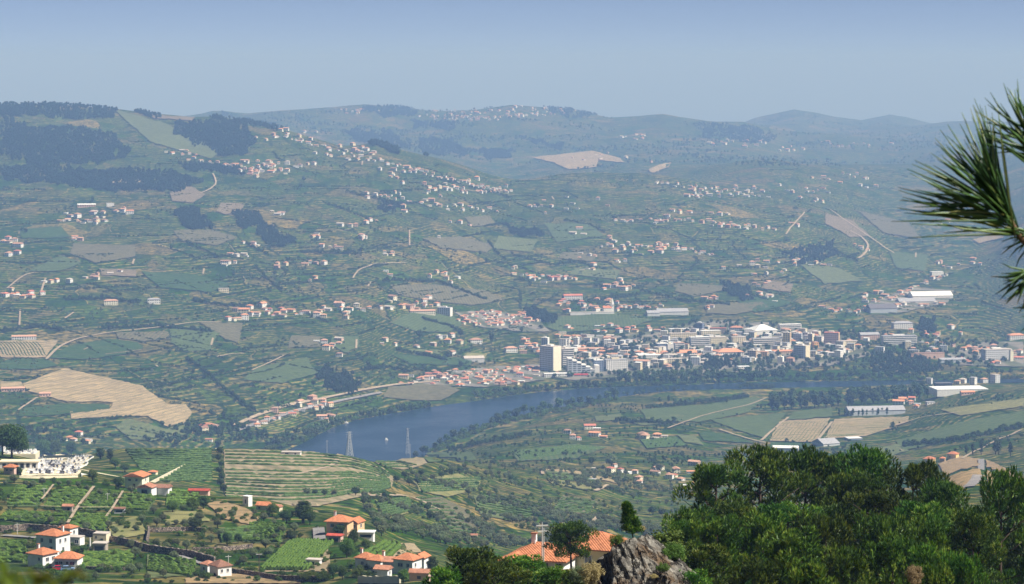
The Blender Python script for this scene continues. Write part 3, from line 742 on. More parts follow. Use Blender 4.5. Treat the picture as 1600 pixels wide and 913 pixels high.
FM = {
 'tan': field_mat('stubble', (0.36, 0.28, 0.16), (0.23, 0.19, 0.105), 9.0, 0.5, 0.05),
 'brown': field_mat('brown_vineyard', (0.155, 0.132, 0.085), (0.075, 0.100, 0.042), 6.0, 0.7),
 'pink': field_mat('bare_soil', (0.195, 0.155, 0.110), (0.15, 0.14, 0.085), 8.0, 0.5),
 'green': field_mat('green_vineyard', (0.062, 0.102, 0.036), (0.110, 0.135, 0.058), 6.0, 0.7),
 'dark': field_mat('dark_vineyard', (0.035, 0.075, 0.024), (0.060, 0.100, 0.032), 5.0, 0.6),
 'lite': field_mat('light_meadow', (0.105, 0.135, 0.055), (0.140, 0.150, 0.070), 8.0, 0.6),
 'yellow': field_mat('dry_meadow', (0.215, 0.205, 0.085), (0.15, 0.165, 0.065), 14.0, 0.5),
 'dry': field_mat('dry_grass', (0.30, 0.215, 0.115), (0.20, 0.15, 0.085), 11.0, 0.3, 0.3),
 'sand': field_mat('dug_sand', (0.29, 0.23, 0.155), (0.20, 0.17, 0.12), 20.0, 0.7, 0.08),
 'paving': field_mat('town_paving', (0.21, 0.195, 0.165), (0.085, 0.105, 0.055), 55.0, 0.8, 0.045, 0.0),
}
M_TRACK = field_mat('track_earth', (0.36, 0.29, 0.205), (0.30, 0.245, 0.17), 7.0, 0.3, 0.2, 0.0)
M_ROAD = field_mat('road_asphalt', (0.25, 0.235, 0.225), (0.21, 0.20, 0.19), 9.0, 0.3, 0.2, 0.0)
def off(y): return 0.06 + 0.00035 * y
def drape(name, poly, mat, dmin=60.0, step=(9.0, 4.0), lift=1.0, rough=1.0):
    P = np.array(poly, float); B = []
    for a, b in zip(P, np.roll(P, -1, 0)):
        n = max(1, int(np.hypot(*(b - a)) / 4))
        for k in range(n): B.append(a + (b - a) * k / n)
    B = np.array(B); nb = len(B)
    B = B + rough * np.stack([1.5 * vnoise(B[:, 0] / 7 + B[:, 1] / 3, B[:, 1] / 5, 71) + .8 * vnoise(B[:, 0] / 2.7, B[:, 1] / 1.9, 72), .7 * vnoise(B[:, 0] / 8, B[:, 1] / 6, 73) + .35 * vnoise(B[:, 0] / 2.9, B[:, 1] / 2.1, 74)], 1)
    lo, hi = P.min(0), P.max(0)
    g = np.stack(np.meshgrid(np.arange(lo[0], hi[0], step[0]), np.arange(lo[1], hi[1], step[1])), -1).reshape(-1, 2)
    d, i = poly_dist(P, g[:, 0], g[:, 1]); g = g[i & (d > 2.4)]
    A = np.r_[B, g]
    r = delaunay_2d_cdt([Vector(q) for q in A], [(i, (i + 1) % nb) for i in range(nb)], [], 1, 1e-5)
    q = np.array([tuple(p) for p in r[0]])
    x, y, z = hit(q[:, 0], q[:, 1], dmin)
    ok = np.isfinite(y)
    tri = np.array([f for f in r[2] if all(ok[k] for k in f)])
    if len(tri) == 0: return None
    yv = y[tri]; tri = tri[(yv.max(1) - yv.min(1)) < 0.14 * yv.mean(1)]
    if len(tri) == 0: return None
    V = np.stack([x, y, z + off(y) * lift], 1); V[~ok] = 0
    me = np_mesh(name, V, tri[:, ::-1], mat, smooth=True)
    bmx = bmesh.new(); bmx.from_mesh(me)
    bmesh.ops.delete(bmx, geom=[v for v in bmx.verts if not v.link_faces], context='VERTS')
    for f in bmx.faces:
        if f.normal.z < 0: f.normal_flip()
    bmx.to_mesh(me); bmx.free()
    o = link(name, me); o['kind'] = 'structure'
    return o
def ribbon(name, poly, width, mat, dmin=60.0, lift=1.4, seg=6.0):
    P = np.array(poly, float); s = np.r_[0, np.cumsum(np.hypot(*np.diff(P, axis=0).T))]
    t = np.linspace(0, s[-1], max(3, int(s[-1] / seg)))
    # Catmull-like smoothing of the image line
    u = np.interp(t, s, P[:, 0]); v = np.interp(t, s, P[:, 1])
    for _ in range(2):
        u[1:-1] = 0.25 * u[:-2] + 0.5 * u[1:-1] + 0.25 * u[2:]; v[1:-1] = 0.25 * v[:-2] + 0.5 * v[1:-1] + 0.25 * v[2:]
    x, y, _ = hit(u, v, dmin); ok = np.isfinite(y); x, y = x[ok], y[ok]
    if len(x) < 3: return None
    y = np.convolve(np.pad(y, 2, mode='edge'), np.ones(5) / 5, 'valid'); x = np.convolve(np.pad(x, 2, mode='edge'), np.ones(5) / 5, 'valid')
    tx, ty = np.gradient(x), np.gradient(y); l = np.hypot(tx, ty) + 1e-9
    V = []
    for k in (-1, -0.33, 0.33, 1):
        xx, yy = x - ty / l * width / 2 * k, y + tx / l * width / 2 * k
        V.append(np.stack([xx, yy, ground(xx, yy) + off(yy) * lift], 1))
    n = len(x); V = np.concatenate(V); i = np.arange(n - 1); Fq = []
    for k in range(3): Fq.append(np.stack([k * n + i, k * n + i + 1, (k + 1) * n + i + 1, (k + 1) * n + i], 1))
    o = link(name, np_mesh(name, V, np.concatenate(Fq), mat, smooth=True)); o['kind'] = 'structure'
    return o
FIELDS = [
 ('tan', [(35, 601), (70, 588), (102, 577), (160, 590), (222, 604), (238, 616), (262, 633), (290, 633), (299, 646), (290, 662), (262, 668), (230, 651), (170, 653), (112, 656), (110, 645), (130, 641), (172, 641), (176, 631), (150, 629), (105, 629), (75, 621), (45, 612)]),
 ('tan', [(0, 598), (32, 598), (40, 608), (0, 612)]),
 ('lite', [(200, 655), (260, 672), (290, 664), (298, 652), (290, 680), (240, 690), (205, 688), (180, 668)]),
 ('dark', [(30, 640), (100, 632), (172, 634), (170, 644), (130, 645), (90, 650), (30, 652)]),
 ('tan', [(832, 247), (870, 243), (925, 237), (968, 248), (975, 255), (935, 252), (932, 263), (890, 266), (865, 256)]),
 ('tan', [(998, 272), (1030, 259), (1050, 254), (1045, 263), (1015, 273)]),
 ('pink', [(265, 301), (290, 288), (322, 306), (302, 318), (270, 316)]), ('pink', [(345, 318), (380, 319), (380, 332), (352, 337), (338, 331)]),
 ('tan', [(168, 283), (228, 281), (226, 288), (172, 290)]),
 ('lite', [(180, 173), (215, 182), (260, 195), (300, 216), (345, 241), (330, 249), (290, 239), (235, 223), (200, 192)]),
 ('pink', [(232, 177), (262, 183), (305, 184), (300, 190), (240, 186)]),
 ('brown', [(1060, 444), (1130, 448), (1140, 453), (1085, 465), (1055, 456)]), ('brown', [(1100, 478), (1190, 473), (1200, 481), (1150, 493), (1105, 491)]),
 ('brown', [(610, 446), (680, 446), (760, 456), (790, 470), (740, 478), (660, 470), (620, 461)]), ('brown', [(725, 341), (765, 338), (775, 350), (740, 356)]),
 ('brown', [(660, 373), (720, 371), (775, 386), (760, 396), (690, 389)]), ('brown', [(270, 362), (330, 360), (370, 372), (340, 385), (285, 378)]),
 ('brown', [(115, 382), (210, 385), (212, 402), (150, 412), (110, 398)]), ('pink', [(155, 421), (212, 423), (213, 433), (160, 432)]),
 ('dark', [(30, 360), (95, 355), (110, 372), (35, 374)]), ('green', [(45, 425), (95, 400), (130, 412), (95, 425)]), ('dark', [(220, 425), (300, 430), (360, 445), (330, 458), (250, 450)]),
 ('green', [(640, 490), (700, 491), (725, 506), (700, 521), (650, 519), (610, 506)]), ('green', [(860, 497), (960, 491), (1020, 501), (990, 511), (880, 521), (855, 513)]),
 ('dark', [(75, 561), (110, 541), (170, 531), (215, 536), (225, 546), (190, 556), (130, 563)]), ('green', [(265, 516), (305, 511), (345, 521), (330, 541), (330, 549), (290, 551), (268, 536)]),
 ('dark', [(0, 565), (70, 562), (92, 572), (60, 578), (0, 578)]), ('brown', [(310, 504), (345, 506), (380, 506), (376, 526), (370, 537), (352, 531), (330, 516)]),
 ('brown', [(180, 521), (262, 519), (268, 530), (225, 535), (185, 530)]), ('green', [(400, 575), (480, 560), (495, 585), (440, 600), (380, 595)]),
 ('brown', [(455, 525), (500, 527), (500, 543), (450, 545)]), ('green', [(520, 528), (560, 527), (562, 543), (540, 552), (515, 540)]), ('lite', [(640, 547), (690, 548), (685, 557), (645, 556)]),
 ('yellow', [(730, 553), (762, 554), (758, 561), (725, 559)]), ('brown', [(607, 606), (660, 602), (700, 603), (718, 611), (690, 627), (645, 627), (600, 621)]),
 ('dark', [(610, 555), (740, 562), (735, 573), (640, 570)]), ('lite', [(780, 370), (840, 376), (830, 395), (770, 390)]), ('green', [(850, 350), (920, 352), (945, 370), (870, 380)]),
 ('brown', [(880, 395), (935, 398), (925, 410), (870, 405)]), ('lite', [(900, 420), (970, 424), (960, 438), (890, 430)]), ('dark', [(1150, 470), (1195, 462), (1240, 475), (1180, 490)]),
 ('pink', [(1200, 440), (1240, 445), (1235, 458), (1190, 452)]), ('pink', [(1290, 335), (1330, 345), (1360, 370), (1330, 372), (1290, 350)]), ('brown', [(1340, 330), (1420, 350), (1440, 375), (1380, 365)]),
 ('tan', [(1520, 376), (1560, 365), (1570, 372), (1530, 382)]), ('green', [(1390, 395), (1450, 400), (1445, 425), (1400, 420)]), ('lite', [(1250, 415), (1310, 420), (1350, 440), (1290, 445)]),
 ('green', [(1000, 641), (1110, 633), (1180, 621), (1195, 626), (1170, 646), (1090, 661), (1010, 656)]), ('lite', [(930, 652), (970, 648), (968, 658), (932, 660)]), ('lite', [(975, 657), (1070, 648), (1065, 660), (1000, 666)]),
 ('green', [(1110, 657), (1230, 646), (1195, 686), (1150, 673)]), ('dark', [(1090, 676), (1140, 680), (1180, 694), (1100, 690)]), ('lite', [(1056, 680), (1085, 682), (1100, 697), (1070, 692)]),
 ('green', [(1240, 645), (1300, 638), (1300, 652), (1228, 658)]), ('dark', [(1205, 692), (1268, 695), (1262, 703), (1200, 700)]), ('green', [(1400, 690), (1500, 661), (1600, 643), (1600, 662), (1480, 690), (1410, 706)]),
 ('yellow', [(1470, 641), (1600, 624), (1600, 636), (1500, 651)]), ('lite', [(1350, 708), (1400, 695), (1420, 705), (1380, 718)]), ('dark', [(1000, 688), (1056, 684), (1075, 698), (1010, 702)]),
 ('green', [(800, 705), (900, 695), (950, 700), (900, 718), (810, 722)]), ('green', [(650, 708), (735, 708), (745, 720), (670, 724)]), ('lite', [(850, 736), (905, 742), (940, 752), (930, 757), (860, 745)]),
 ('tan', [(845, 732), (905, 738), (960, 752), (965, 757), (900, 742), (848, 738)]), ('yellow', [(855, 748), (930, 762), (920, 768), (860, 756)]),
 ('yellow', [(645, 752), (715, 742), (752, 752), (745, 766), (700, 778), (655, 768)]), ('brown', [(655, 782), (690, 778), (735, 800), (755, 825), (720, 835), (690, 815)]),
 ('yellow', [(600, 782), (640, 778), (645, 800), (605, 815)]), ('lite', [(740, 775), (800, 790), (800, 815), (750, 805)]), ('brown', [(880, 775), (935, 785), (920, 805), (860, 800)]),
 ('paving', [(845, 588), (880, 545), (930, 528), (1000, 522), (1100, 502), (1200, 505), (1300, 520), (1350, 538), (1360, 556), (1300, 572), (1180, 582), (1000, 588), (900, 596)]),
 ('paving', [(710, 490), (770, 485), (840, 500), (860, 520), (820, 520), (750, 512)]), ('paving', [(630, 602), (680, 585), (760, 575), (850, 570), (850, 595), (760, 606)]),
 ('paving', [(1480, 555), (1540, 535), (1600, 535), (1600, 575), (1500, 572)]), ('paving', [(1350, 480), (1420, 450), (1490, 455), (1480, 475), (1400, 492)]),
 ('dry', [(1466, 726), (1500, 714), (1530, 718), (1533, 746), (1505, 766), (1480, 752)]), ('dry', [(1540, 719), (1575, 735), (1600, 748), (1600, 765), (1545, 762)]),
 ('dry', [(322, 788), (345, 784), (385, 796), (405, 812), (395, 822), (350, 812)]), ('dry', [(290, 905), (330, 898), (420, 898), (470, 905), (470, 913), (290, 913)]),
 ('lite', [(230, 868), (300, 880), (310, 900), (230, 905)]), ('yellow', [(165, 820), (215, 808), (230, 835), (180, 845)]), ('yellow', [(255, 800), (310, 800), (330, 815), (260, 822)]),
]
for kind_, poly in FIELDS:
    nm = {'paving': 'town_paving', 'sand': 'dug_ground', 'dry': 'dry_slope'}.get(kind_, 'field')
    cx_, cy_ = np.mean(poly, 0)
    drape(nm, poly, FM[kind_], 2600 if cy_ < 695 and not (cx_ > 1460 and cy_ > 700) else 60)
TRK = 0.6
TRACKS = [
 ([(362, 668), (400, 651), (450, 634), (500, 625), (560, 612), (620, 602), (680, 598)], 11, M_TRACK), ([(368, 675), (420, 657), (470, 641), (540, 626), (600, 614)], 8, M_ROAD),
 ([(70, 566), (88, 545), (118, 531), (170, 521), (250, 513), (300, 505), (350, 505)], 7, M_TRACK), ([(330, 545), (326, 531), (335, 527)], 5, M_TRACK), ([(125, 551), (128, 545), (145, 542)], 4, M_TRACK),
 ([(160, 556), (195, 552), (225, 548)], 4, M_TRACK), ([(25, 645), (50, 628), (62, 620)], 5, M_TRACK), ([(1186, 693), (1235, 650)], 6, M_TRACK), ([(1275, 693), (1303, 657)], 6, M_TRACK),
 ([(1395, 668), (1440, 653), (1505, 645)], 8, M_TRACK), ([(1120, 671), (1170, 688), (1200, 694)], 6, M_TRACK), ([(1040, 672), (1100, 650), (1180, 632), (1200, 622)], 5, M_TRACK),
 ([(555, 551), (565, 537), (556, 528)], 5, M_TRACK), ([(390, 582), (435, 562), (447, 555)], 5, M_TRACK), ([(1338, 408), (1362, 391), (1355, 375), (1325, 361)], 8, M_TRACK),
 ([(1290, 325), (1330, 352), (1400, 400)], 7, M_TRACK), ([(1430, 410), (1432, 392)], 6, M_TRACK), ([(551, 440), (553, 424), (590, 413), (640, 412)], 5, M_TRACK), ([(572, 455), (582, 438)], 5, M_TRACK),
 ([(8, 455), (45, 425), (60, 428)], 6, M_TRACK), ([(62, 465), (73, 432)], 6, M_TRACK), ([(205, 420), (212, 402)], 6, M_TRACK), ([(316, 435), (320, 415)], 5, M_TRACK), ([(30, 515), (32, 480)], 5, M_TRACK),
 ([(97, 503), (105, 492), (120, 487)], 5, M_TRACK), ([(225, 505), (245, 515)], 5, M_TRACK), ([(240, 570), (250, 577)], 5, M_TRACK), ([(335, 560), (370, 552), (382, 555)], 5, M_TRACK),
 ([(330, 270), (345, 290), (310, 305)], 6, M_TRACK), ([(565, 265), (567, 250)], 6, M_TRACK), ([(860, 305), (868, 318)], 6, M_TRACK), ([(1225, 370), (1260, 330)], 6, M_TRACK),
 ([(700, 290), (740, 302), (790, 300)], 6, M_TRACK), ([(640, 390), (640, 358)], 5, M_TRACK), ([(1500, 720), (1545, 695), (1600, 672)], 6, M_TRACK), ([(845, 733), (850, 750)], 5, M_TRACK),
 ([(925, 770), (955, 758)], 6, M_TRACK), ([(1405, 700), (1413, 708)], 5, M_TRACK), ([(1533, 713), (1534, 745), (1510, 765)], 7, M_ROAD), ([(690, 800), (640, 775), (560, 776)], 5, M_TRACK),
 ([(520, 706), (532, 716), (530, 726), (500, 735), (440, 748)], 5, M_TRACK), ([(497, 822), (500, 850)], 5, M_ROAD), ([(225, 850), (300, 878), (340, 890), (420, 905)], 4, M_ROAD),
 ([(0, 838), (45, 841), (100, 846)], 4, M_ROAD), ([(140, 880), (190, 888)], 4, M_TRACK), ([(935, 800), (925, 825)], 6, M_TRACK),
]
for poly, w, m in TRACKS:
    ribbon('track' if m is M_TRACK else 'road', poly, w * (TRK if m is M_TRACK else .8), m, 2600 if poly[0][1] < 695 else 60)
for poly, w in [([(64, 788), (85, 762)], .8), ([(105, 825), (122, 797), (148, 765)], 1.1), ([(165, 815), (178, 797), (193, 772)], .9)]:
    ribbon('footpath', poly, w, M_TRACK, 60, 4.0, 3.0)
ribbon('footpath', [(60, 797), (110, 799), (180, 799)], 1.2, M_TRACK, 60, 4.0)

# ------------------------------------------------------------------ buildings
WALL = {k: plain('wall_' + k, c, 0.9, 0.07, 0.35, 0.1) for k, c in {
 'white': (0.80, 0.78, 0.74), 'cream': (0.74, 0.65, 0.46), 'yellow': (0.80, 0.62, 0.25), 'ochre': (0.68, 0.38, 0.13), 'grey': (0.66, 0.66, 0.66), 'pink': (0.66, 0.45, 0.36),
 'stone': (0.42, 0.36, 0.29), 'shade_navy': (0.19, 0.23, 0.31), 'shade_slate': (0.50, 0.53, 0.57), 'paleyellow': (0.80, 0.75, 0.58), 'peach': (0.76, 0.50, 0.28), 'black': (0.05, 0.05, 0.06), 'tan': (0.55, 0.40, 0.24)}.items()}  # blue-grey and dark blue tones carry front shade as wall colour
def tile(name, col):
    t = NT(name); tc = t.n('ShaderNodeTexCoord').outputs['Object']; x, y, z = t.sep(tc)
    w = t.math('SINE', t.math('MULTIPLY', t.math('ADD', x, y), 14.0)); c = t.math('SINE', t.math('MULTIPLY', z, 40.0))
    m = t.noise(tc, 1.2, 6.0, 0.7)
    cc = t.ramp(m, [(0.3, tuple(a * 0.6 for a in col)), (0.5, col), (0.72, tuple(min(1, a * 1.35) for a in col))])
    oi = t.n('ShaderNodeObjectInfo').outputs['Random']; hv = t.n('ShaderNodeHueSaturation'); t.l(cc, hv.inputs['Color'])
    t.l(t.math('MULTIPLY_ADD', oi, 0.35, 0.82), hv.inputs['Value'])
    t.bsdf(hv.outputs[0], 0.85, 0.15, t.math('ADD', w, t.math('MULTIPLY', c, 0.5)), 0.05, 0.6)
    return t.mat
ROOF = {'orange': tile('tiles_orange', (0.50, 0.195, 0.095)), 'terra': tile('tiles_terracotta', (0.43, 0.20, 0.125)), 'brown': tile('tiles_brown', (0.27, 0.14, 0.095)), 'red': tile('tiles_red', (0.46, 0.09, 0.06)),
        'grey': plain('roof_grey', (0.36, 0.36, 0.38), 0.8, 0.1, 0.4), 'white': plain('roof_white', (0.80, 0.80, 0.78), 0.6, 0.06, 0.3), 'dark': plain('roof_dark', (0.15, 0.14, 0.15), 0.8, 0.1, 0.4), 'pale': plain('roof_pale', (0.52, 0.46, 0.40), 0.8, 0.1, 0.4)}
ROOFF = dict(ROOF); ROOFF.update({'orange': tile('far_tiles_orange', (0.62, 0.29, 0.165)), 'terra': tile('far_tiles_terracotta', (0.54, 0.31, 0.215)), 'brown': tile('far_tiles_brown', (0.36, 0.22, 0.16)), 'red': tile('far_tiles_red', (0.54, 0.20, 0.14))})  # paler tile colours for the far buildings
t = NT('window_glass'); t.bsdf((0.025, 0.032, 0.042), 0.12, 0.5); M_GLASS = t.mat
M_FRAME = plain('window_frame', (0.75, 0.74, 0.71), 0.6, 0.05)
M_SHUT = plain('shutter', (0.16, 0.10, 0.07), 0.7, 0.1)
M_CONC = plain('concrete', (0.42, 0.40, 0.37), 0.9, 0.14, 0.5)
M_STONEW = None

def roof_geo(mb, w, d, z, rh, typ, ov, mat, th=0.18):
    """closed roof solid with eaves"""
    x, y = w / 2 + ov, d / 2 + ov
    e = [(-x, -y), (x, -y), (x, y), (-x, y)]
    if typ == 'hip':
        if w >= d: r = [(-(x - y * 0.92), 0), (x - y * 0.92, 0)]
        else: r = [(0, -(y - x * 0.92)), (0, y - x * 0.92)]
    elif typ == 'gable': r = [(-x, 0), (x, 0)]
    else: r = [(0, -y), (0, y)]                                    # 'gabley': the gable looks at the viewer
    lon = (typ == 'hip' and w >= d) or typ == 'gable'
    V = [(a, b, z) for a, b in e] + [(a, b, z + th) for a, b in e] + [(a, b, z + rh + th) for a, b in r]
    side = [(0, 1, 5, 4), (1, 2, 6, 5), (2, 3, 7, 6), (3, 0, 4, 7), (3, 2, 1, 0)]
    top = [(4, 5, 9, 8), (6, 7, 8, 9), (5, 6, 9), (7, 4, 8)] if lon else [(5, 6, 9, 8), (7, 4, 8, 9), (4, 5, 8), (6, 7, 9)]
    mb.add(V, side + top, mat)
def gable_fill(mb, w, d, z, rh, typ, mat, ov):
    """wall triangles under a gable roof, just inside the roof solid"""
    if typ == 'gable':
        k = (d / 2) / (d / 2 + ov)
        for s in (-1, 1):
            mb.add([(s * w / 2, -d / 2, z - .01), (s * w / 2, d / 2, z - .01), (s * w / 2, 0, z + rh * k)], [(0, 1, 2)], mat)
def win(parent, face, cx, cz, ww, wh, w, d, frame=True, mat=None, name='window'):
    g = MB(); M = {'f': Matrix.Translation((cx, -d / 2, cz)), 'b': Matrix.Translation((cx, d / 2, cz)) @ Matrix.Rotation(math.pi, 4, 'Z'),
         'r': Matrix.Translation((w / 2, cx, cz)) @ Matrix.Rotation(math.pi / 2, 4, 'Z'), 'l': Matrix.Translation((-w / 2, cx, cz)) @ Matrix.Rotation(-math.pi / 2, 4, 'Z')}[face]
    g.box(-ww / 2, ww / 2, -0.03, 0.25, -wh / 2, wh / 2, mat or M_GLASS, M)
    o = g.obj(name, parent)
    if frame:
        f = MB(); b = 0.09
        f.box(-ww / 2 - b, -ww / 2 - .002, -0.07, 0.2, -wh / 2 - b, wh / 2 + b, M_FRAME, M); f.box(ww / 2 + .002, ww / 2 + b, -0.07, 0.2, -wh / 2 - b, wh / 2 + b, M_FRAME, M)
        f.box(-ww / 2, ww / 2, -0.075, 0.2, wh / 2 + .002, wh / 2 + b, M_FRAME, M); f.box(-ww / 2 - .05, ww / 2 + .05, -0.14, 0.2, -wh / 2 - b, -wh / 2 - .002, M_FRAME, M)
        f.box(-0.03, 0.03, -0.06, 0.0, -wh / 2 + .003, wh / 2 - .003, M_FRAME, M)
        f.obj('frame', o)
    return o
def house(loc, yaw, w, d, h, roof='hip', rh=None, wall='white', tiles='orange', wins=(), chim=None, label='', cat='house', name='house', ov=0.4, door=None, base=4.0, extra=None):
    """a near house whose windows, door and chimney are parts"""
    o = empty(name, loc, yaw)
    rh = rh if rh is not None else min(w, d) * 0.22
    m = MB(); m.box(-w / 2, w / 2, -d / 2, d / 2, -base, h, WALL[wall]); gable_fill(m, w, d, h, rh, roof, WALL[wall], ov)
    if roof == 'gabley':
        for s in (-1, 1): m.add([(-w / 2, s * d / 2, h - .01), (w / 2, s * d / 2, h - .01), (0, s * d / 2, h + rh * (w / 2) / (w / 2 + ov))], [(0, 1, 2) if s < 0 else (2, 1, 0)], WALL[wall])
    m.obj('wall', o)
    g = MB()
    if roof == 'flat': g.box(-w / 2 - ov, w / 2 + ov, -d / 2 - ov, d / 2 + ov, h + .002, h + 0.3, ROOF[tiles])
    else: roof_geo(g, w, d, h + .002, rh, roof, ov, ROOF[tiles])
    ro = g.obj('roof', o)
    if chim:
        c = MB(); x, y = chim; c.box(x - .35, x + .35, y - .3, y + .3, h + 0.1, h + rh + 1.0, WALL['white']); c.box(x - .45, x + .45, y - .4, y + .4, h + rh + 1.002, h + rh + 1.15, ROOF['terra'])
        c.obj('chimney', ro)
    for q in wins: win(o, *q[:5], w, d, *(q[5:]))
    if door: win(o, door[0], door[1], door[3] / 2 + 0.02, door[2], door[3], w, d, False, M_SHUT, 'door')
    tag(o, label, cat)
    return o

# far houses: walls, roof and a joined set of small windows, shared between alike copies
_hm = {}
def far_meshes(shape, wall, tiles):
    key = (shape, wall, tiles)
    if key in _hm: return _hm[key]
    w, d, h, rt = shape
    m = MB().box(-w / 2, w / 2, -d / 2, d / 2, -3, h, WALL[wall])
    rh = min(w, d) * 0.24; gable_fill(m, w, d, h, rh, rt, WALL[wall], .4)
    if rt == 'gabley':
        for s in (-1, 1): m.add([(-w / 2, s * d / 2, h - .01), (w / 2, s * d / 2, h - .01), (0, s * d / 2, h + rh * .9)], [(0, 1, 2) if s < 0 else (2, 1, 0)], WALL[wall])
    g = MB()
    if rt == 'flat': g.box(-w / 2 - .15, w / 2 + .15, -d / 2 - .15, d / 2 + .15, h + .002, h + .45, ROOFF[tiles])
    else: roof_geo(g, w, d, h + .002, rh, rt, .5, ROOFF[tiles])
    q = MB(); fl = max(1, int(round(h / 3.0)))
    for f in range(fl):
        zc = (f + 0.55) * h / fl
        for face, L in (('f', w), ('b', w), ('l', d), ('r', d)):
            n = max(1, int(L / 3.4))
            for k in range(n):
                c = (k + 0.5) / n * L - L / 2
                if face in 'fb': s = -1 if face == 'f' else 1; q.box(c - .55, c + .55, s * d / 2 - .04, s * d / 2 + .04, zc - .7, zc + .7, M_GLASS)
                else: s = -1 if face == 'l' else 1; q.box(s * w / 2 - .04, s * w / 2 + .04, c - .55, c + .55, zc - .7, zc + .7, M_GLASS)
    _hm[key] = (m.mesh('wall'), g.mesh('roof'), q.mesh('windows'))
    return _hm[key]
SHAPES = [(11, 8, 5.5, 'hip'), (9, 8, 6.2, 'hip'), (14, 8, 3.4, 'gable'), (10, 9, 3.2, 'hip'), (8, 10, 6.0, 'gabley'), (16, 9, 5.8, 'gable'), (12, 10, 7.5, 'hip'), (12, 9, 3.3, 'flat')]
ALLB = []      # (x,y) of buildings, kept apart
WCOL = {'white': 'white', 'cream': 'cream', 'yellow': 'pale yellow', 'grey': 'grey', 'pink': 'pinkish', 'stone': 'bare stone', 'ochre': 'ochre', 'paleyellow': 'pale yellow', 'peach': 'peach', 'tan': 'tan'}
RCOL = {'orange': 'bright orange', 'terra': 'terracotta', 'brown': 'brown', 'red': 'dark red', 'grey': 'grey', 'white': 'white', 'dark': 'dark', 'pale': 'pale'}
def far_house(x, y, z, shape, wall, tiles, yaw, sc):
    o = empty('house', (x, y, z), yaw); o.scale = (sc, sc, sc)
    a, b, c = far_meshes(shape, wall, tiles)
    link('wall', a, o); link('roof', b, o); link('windows', c, o, 'stuff')
    return o
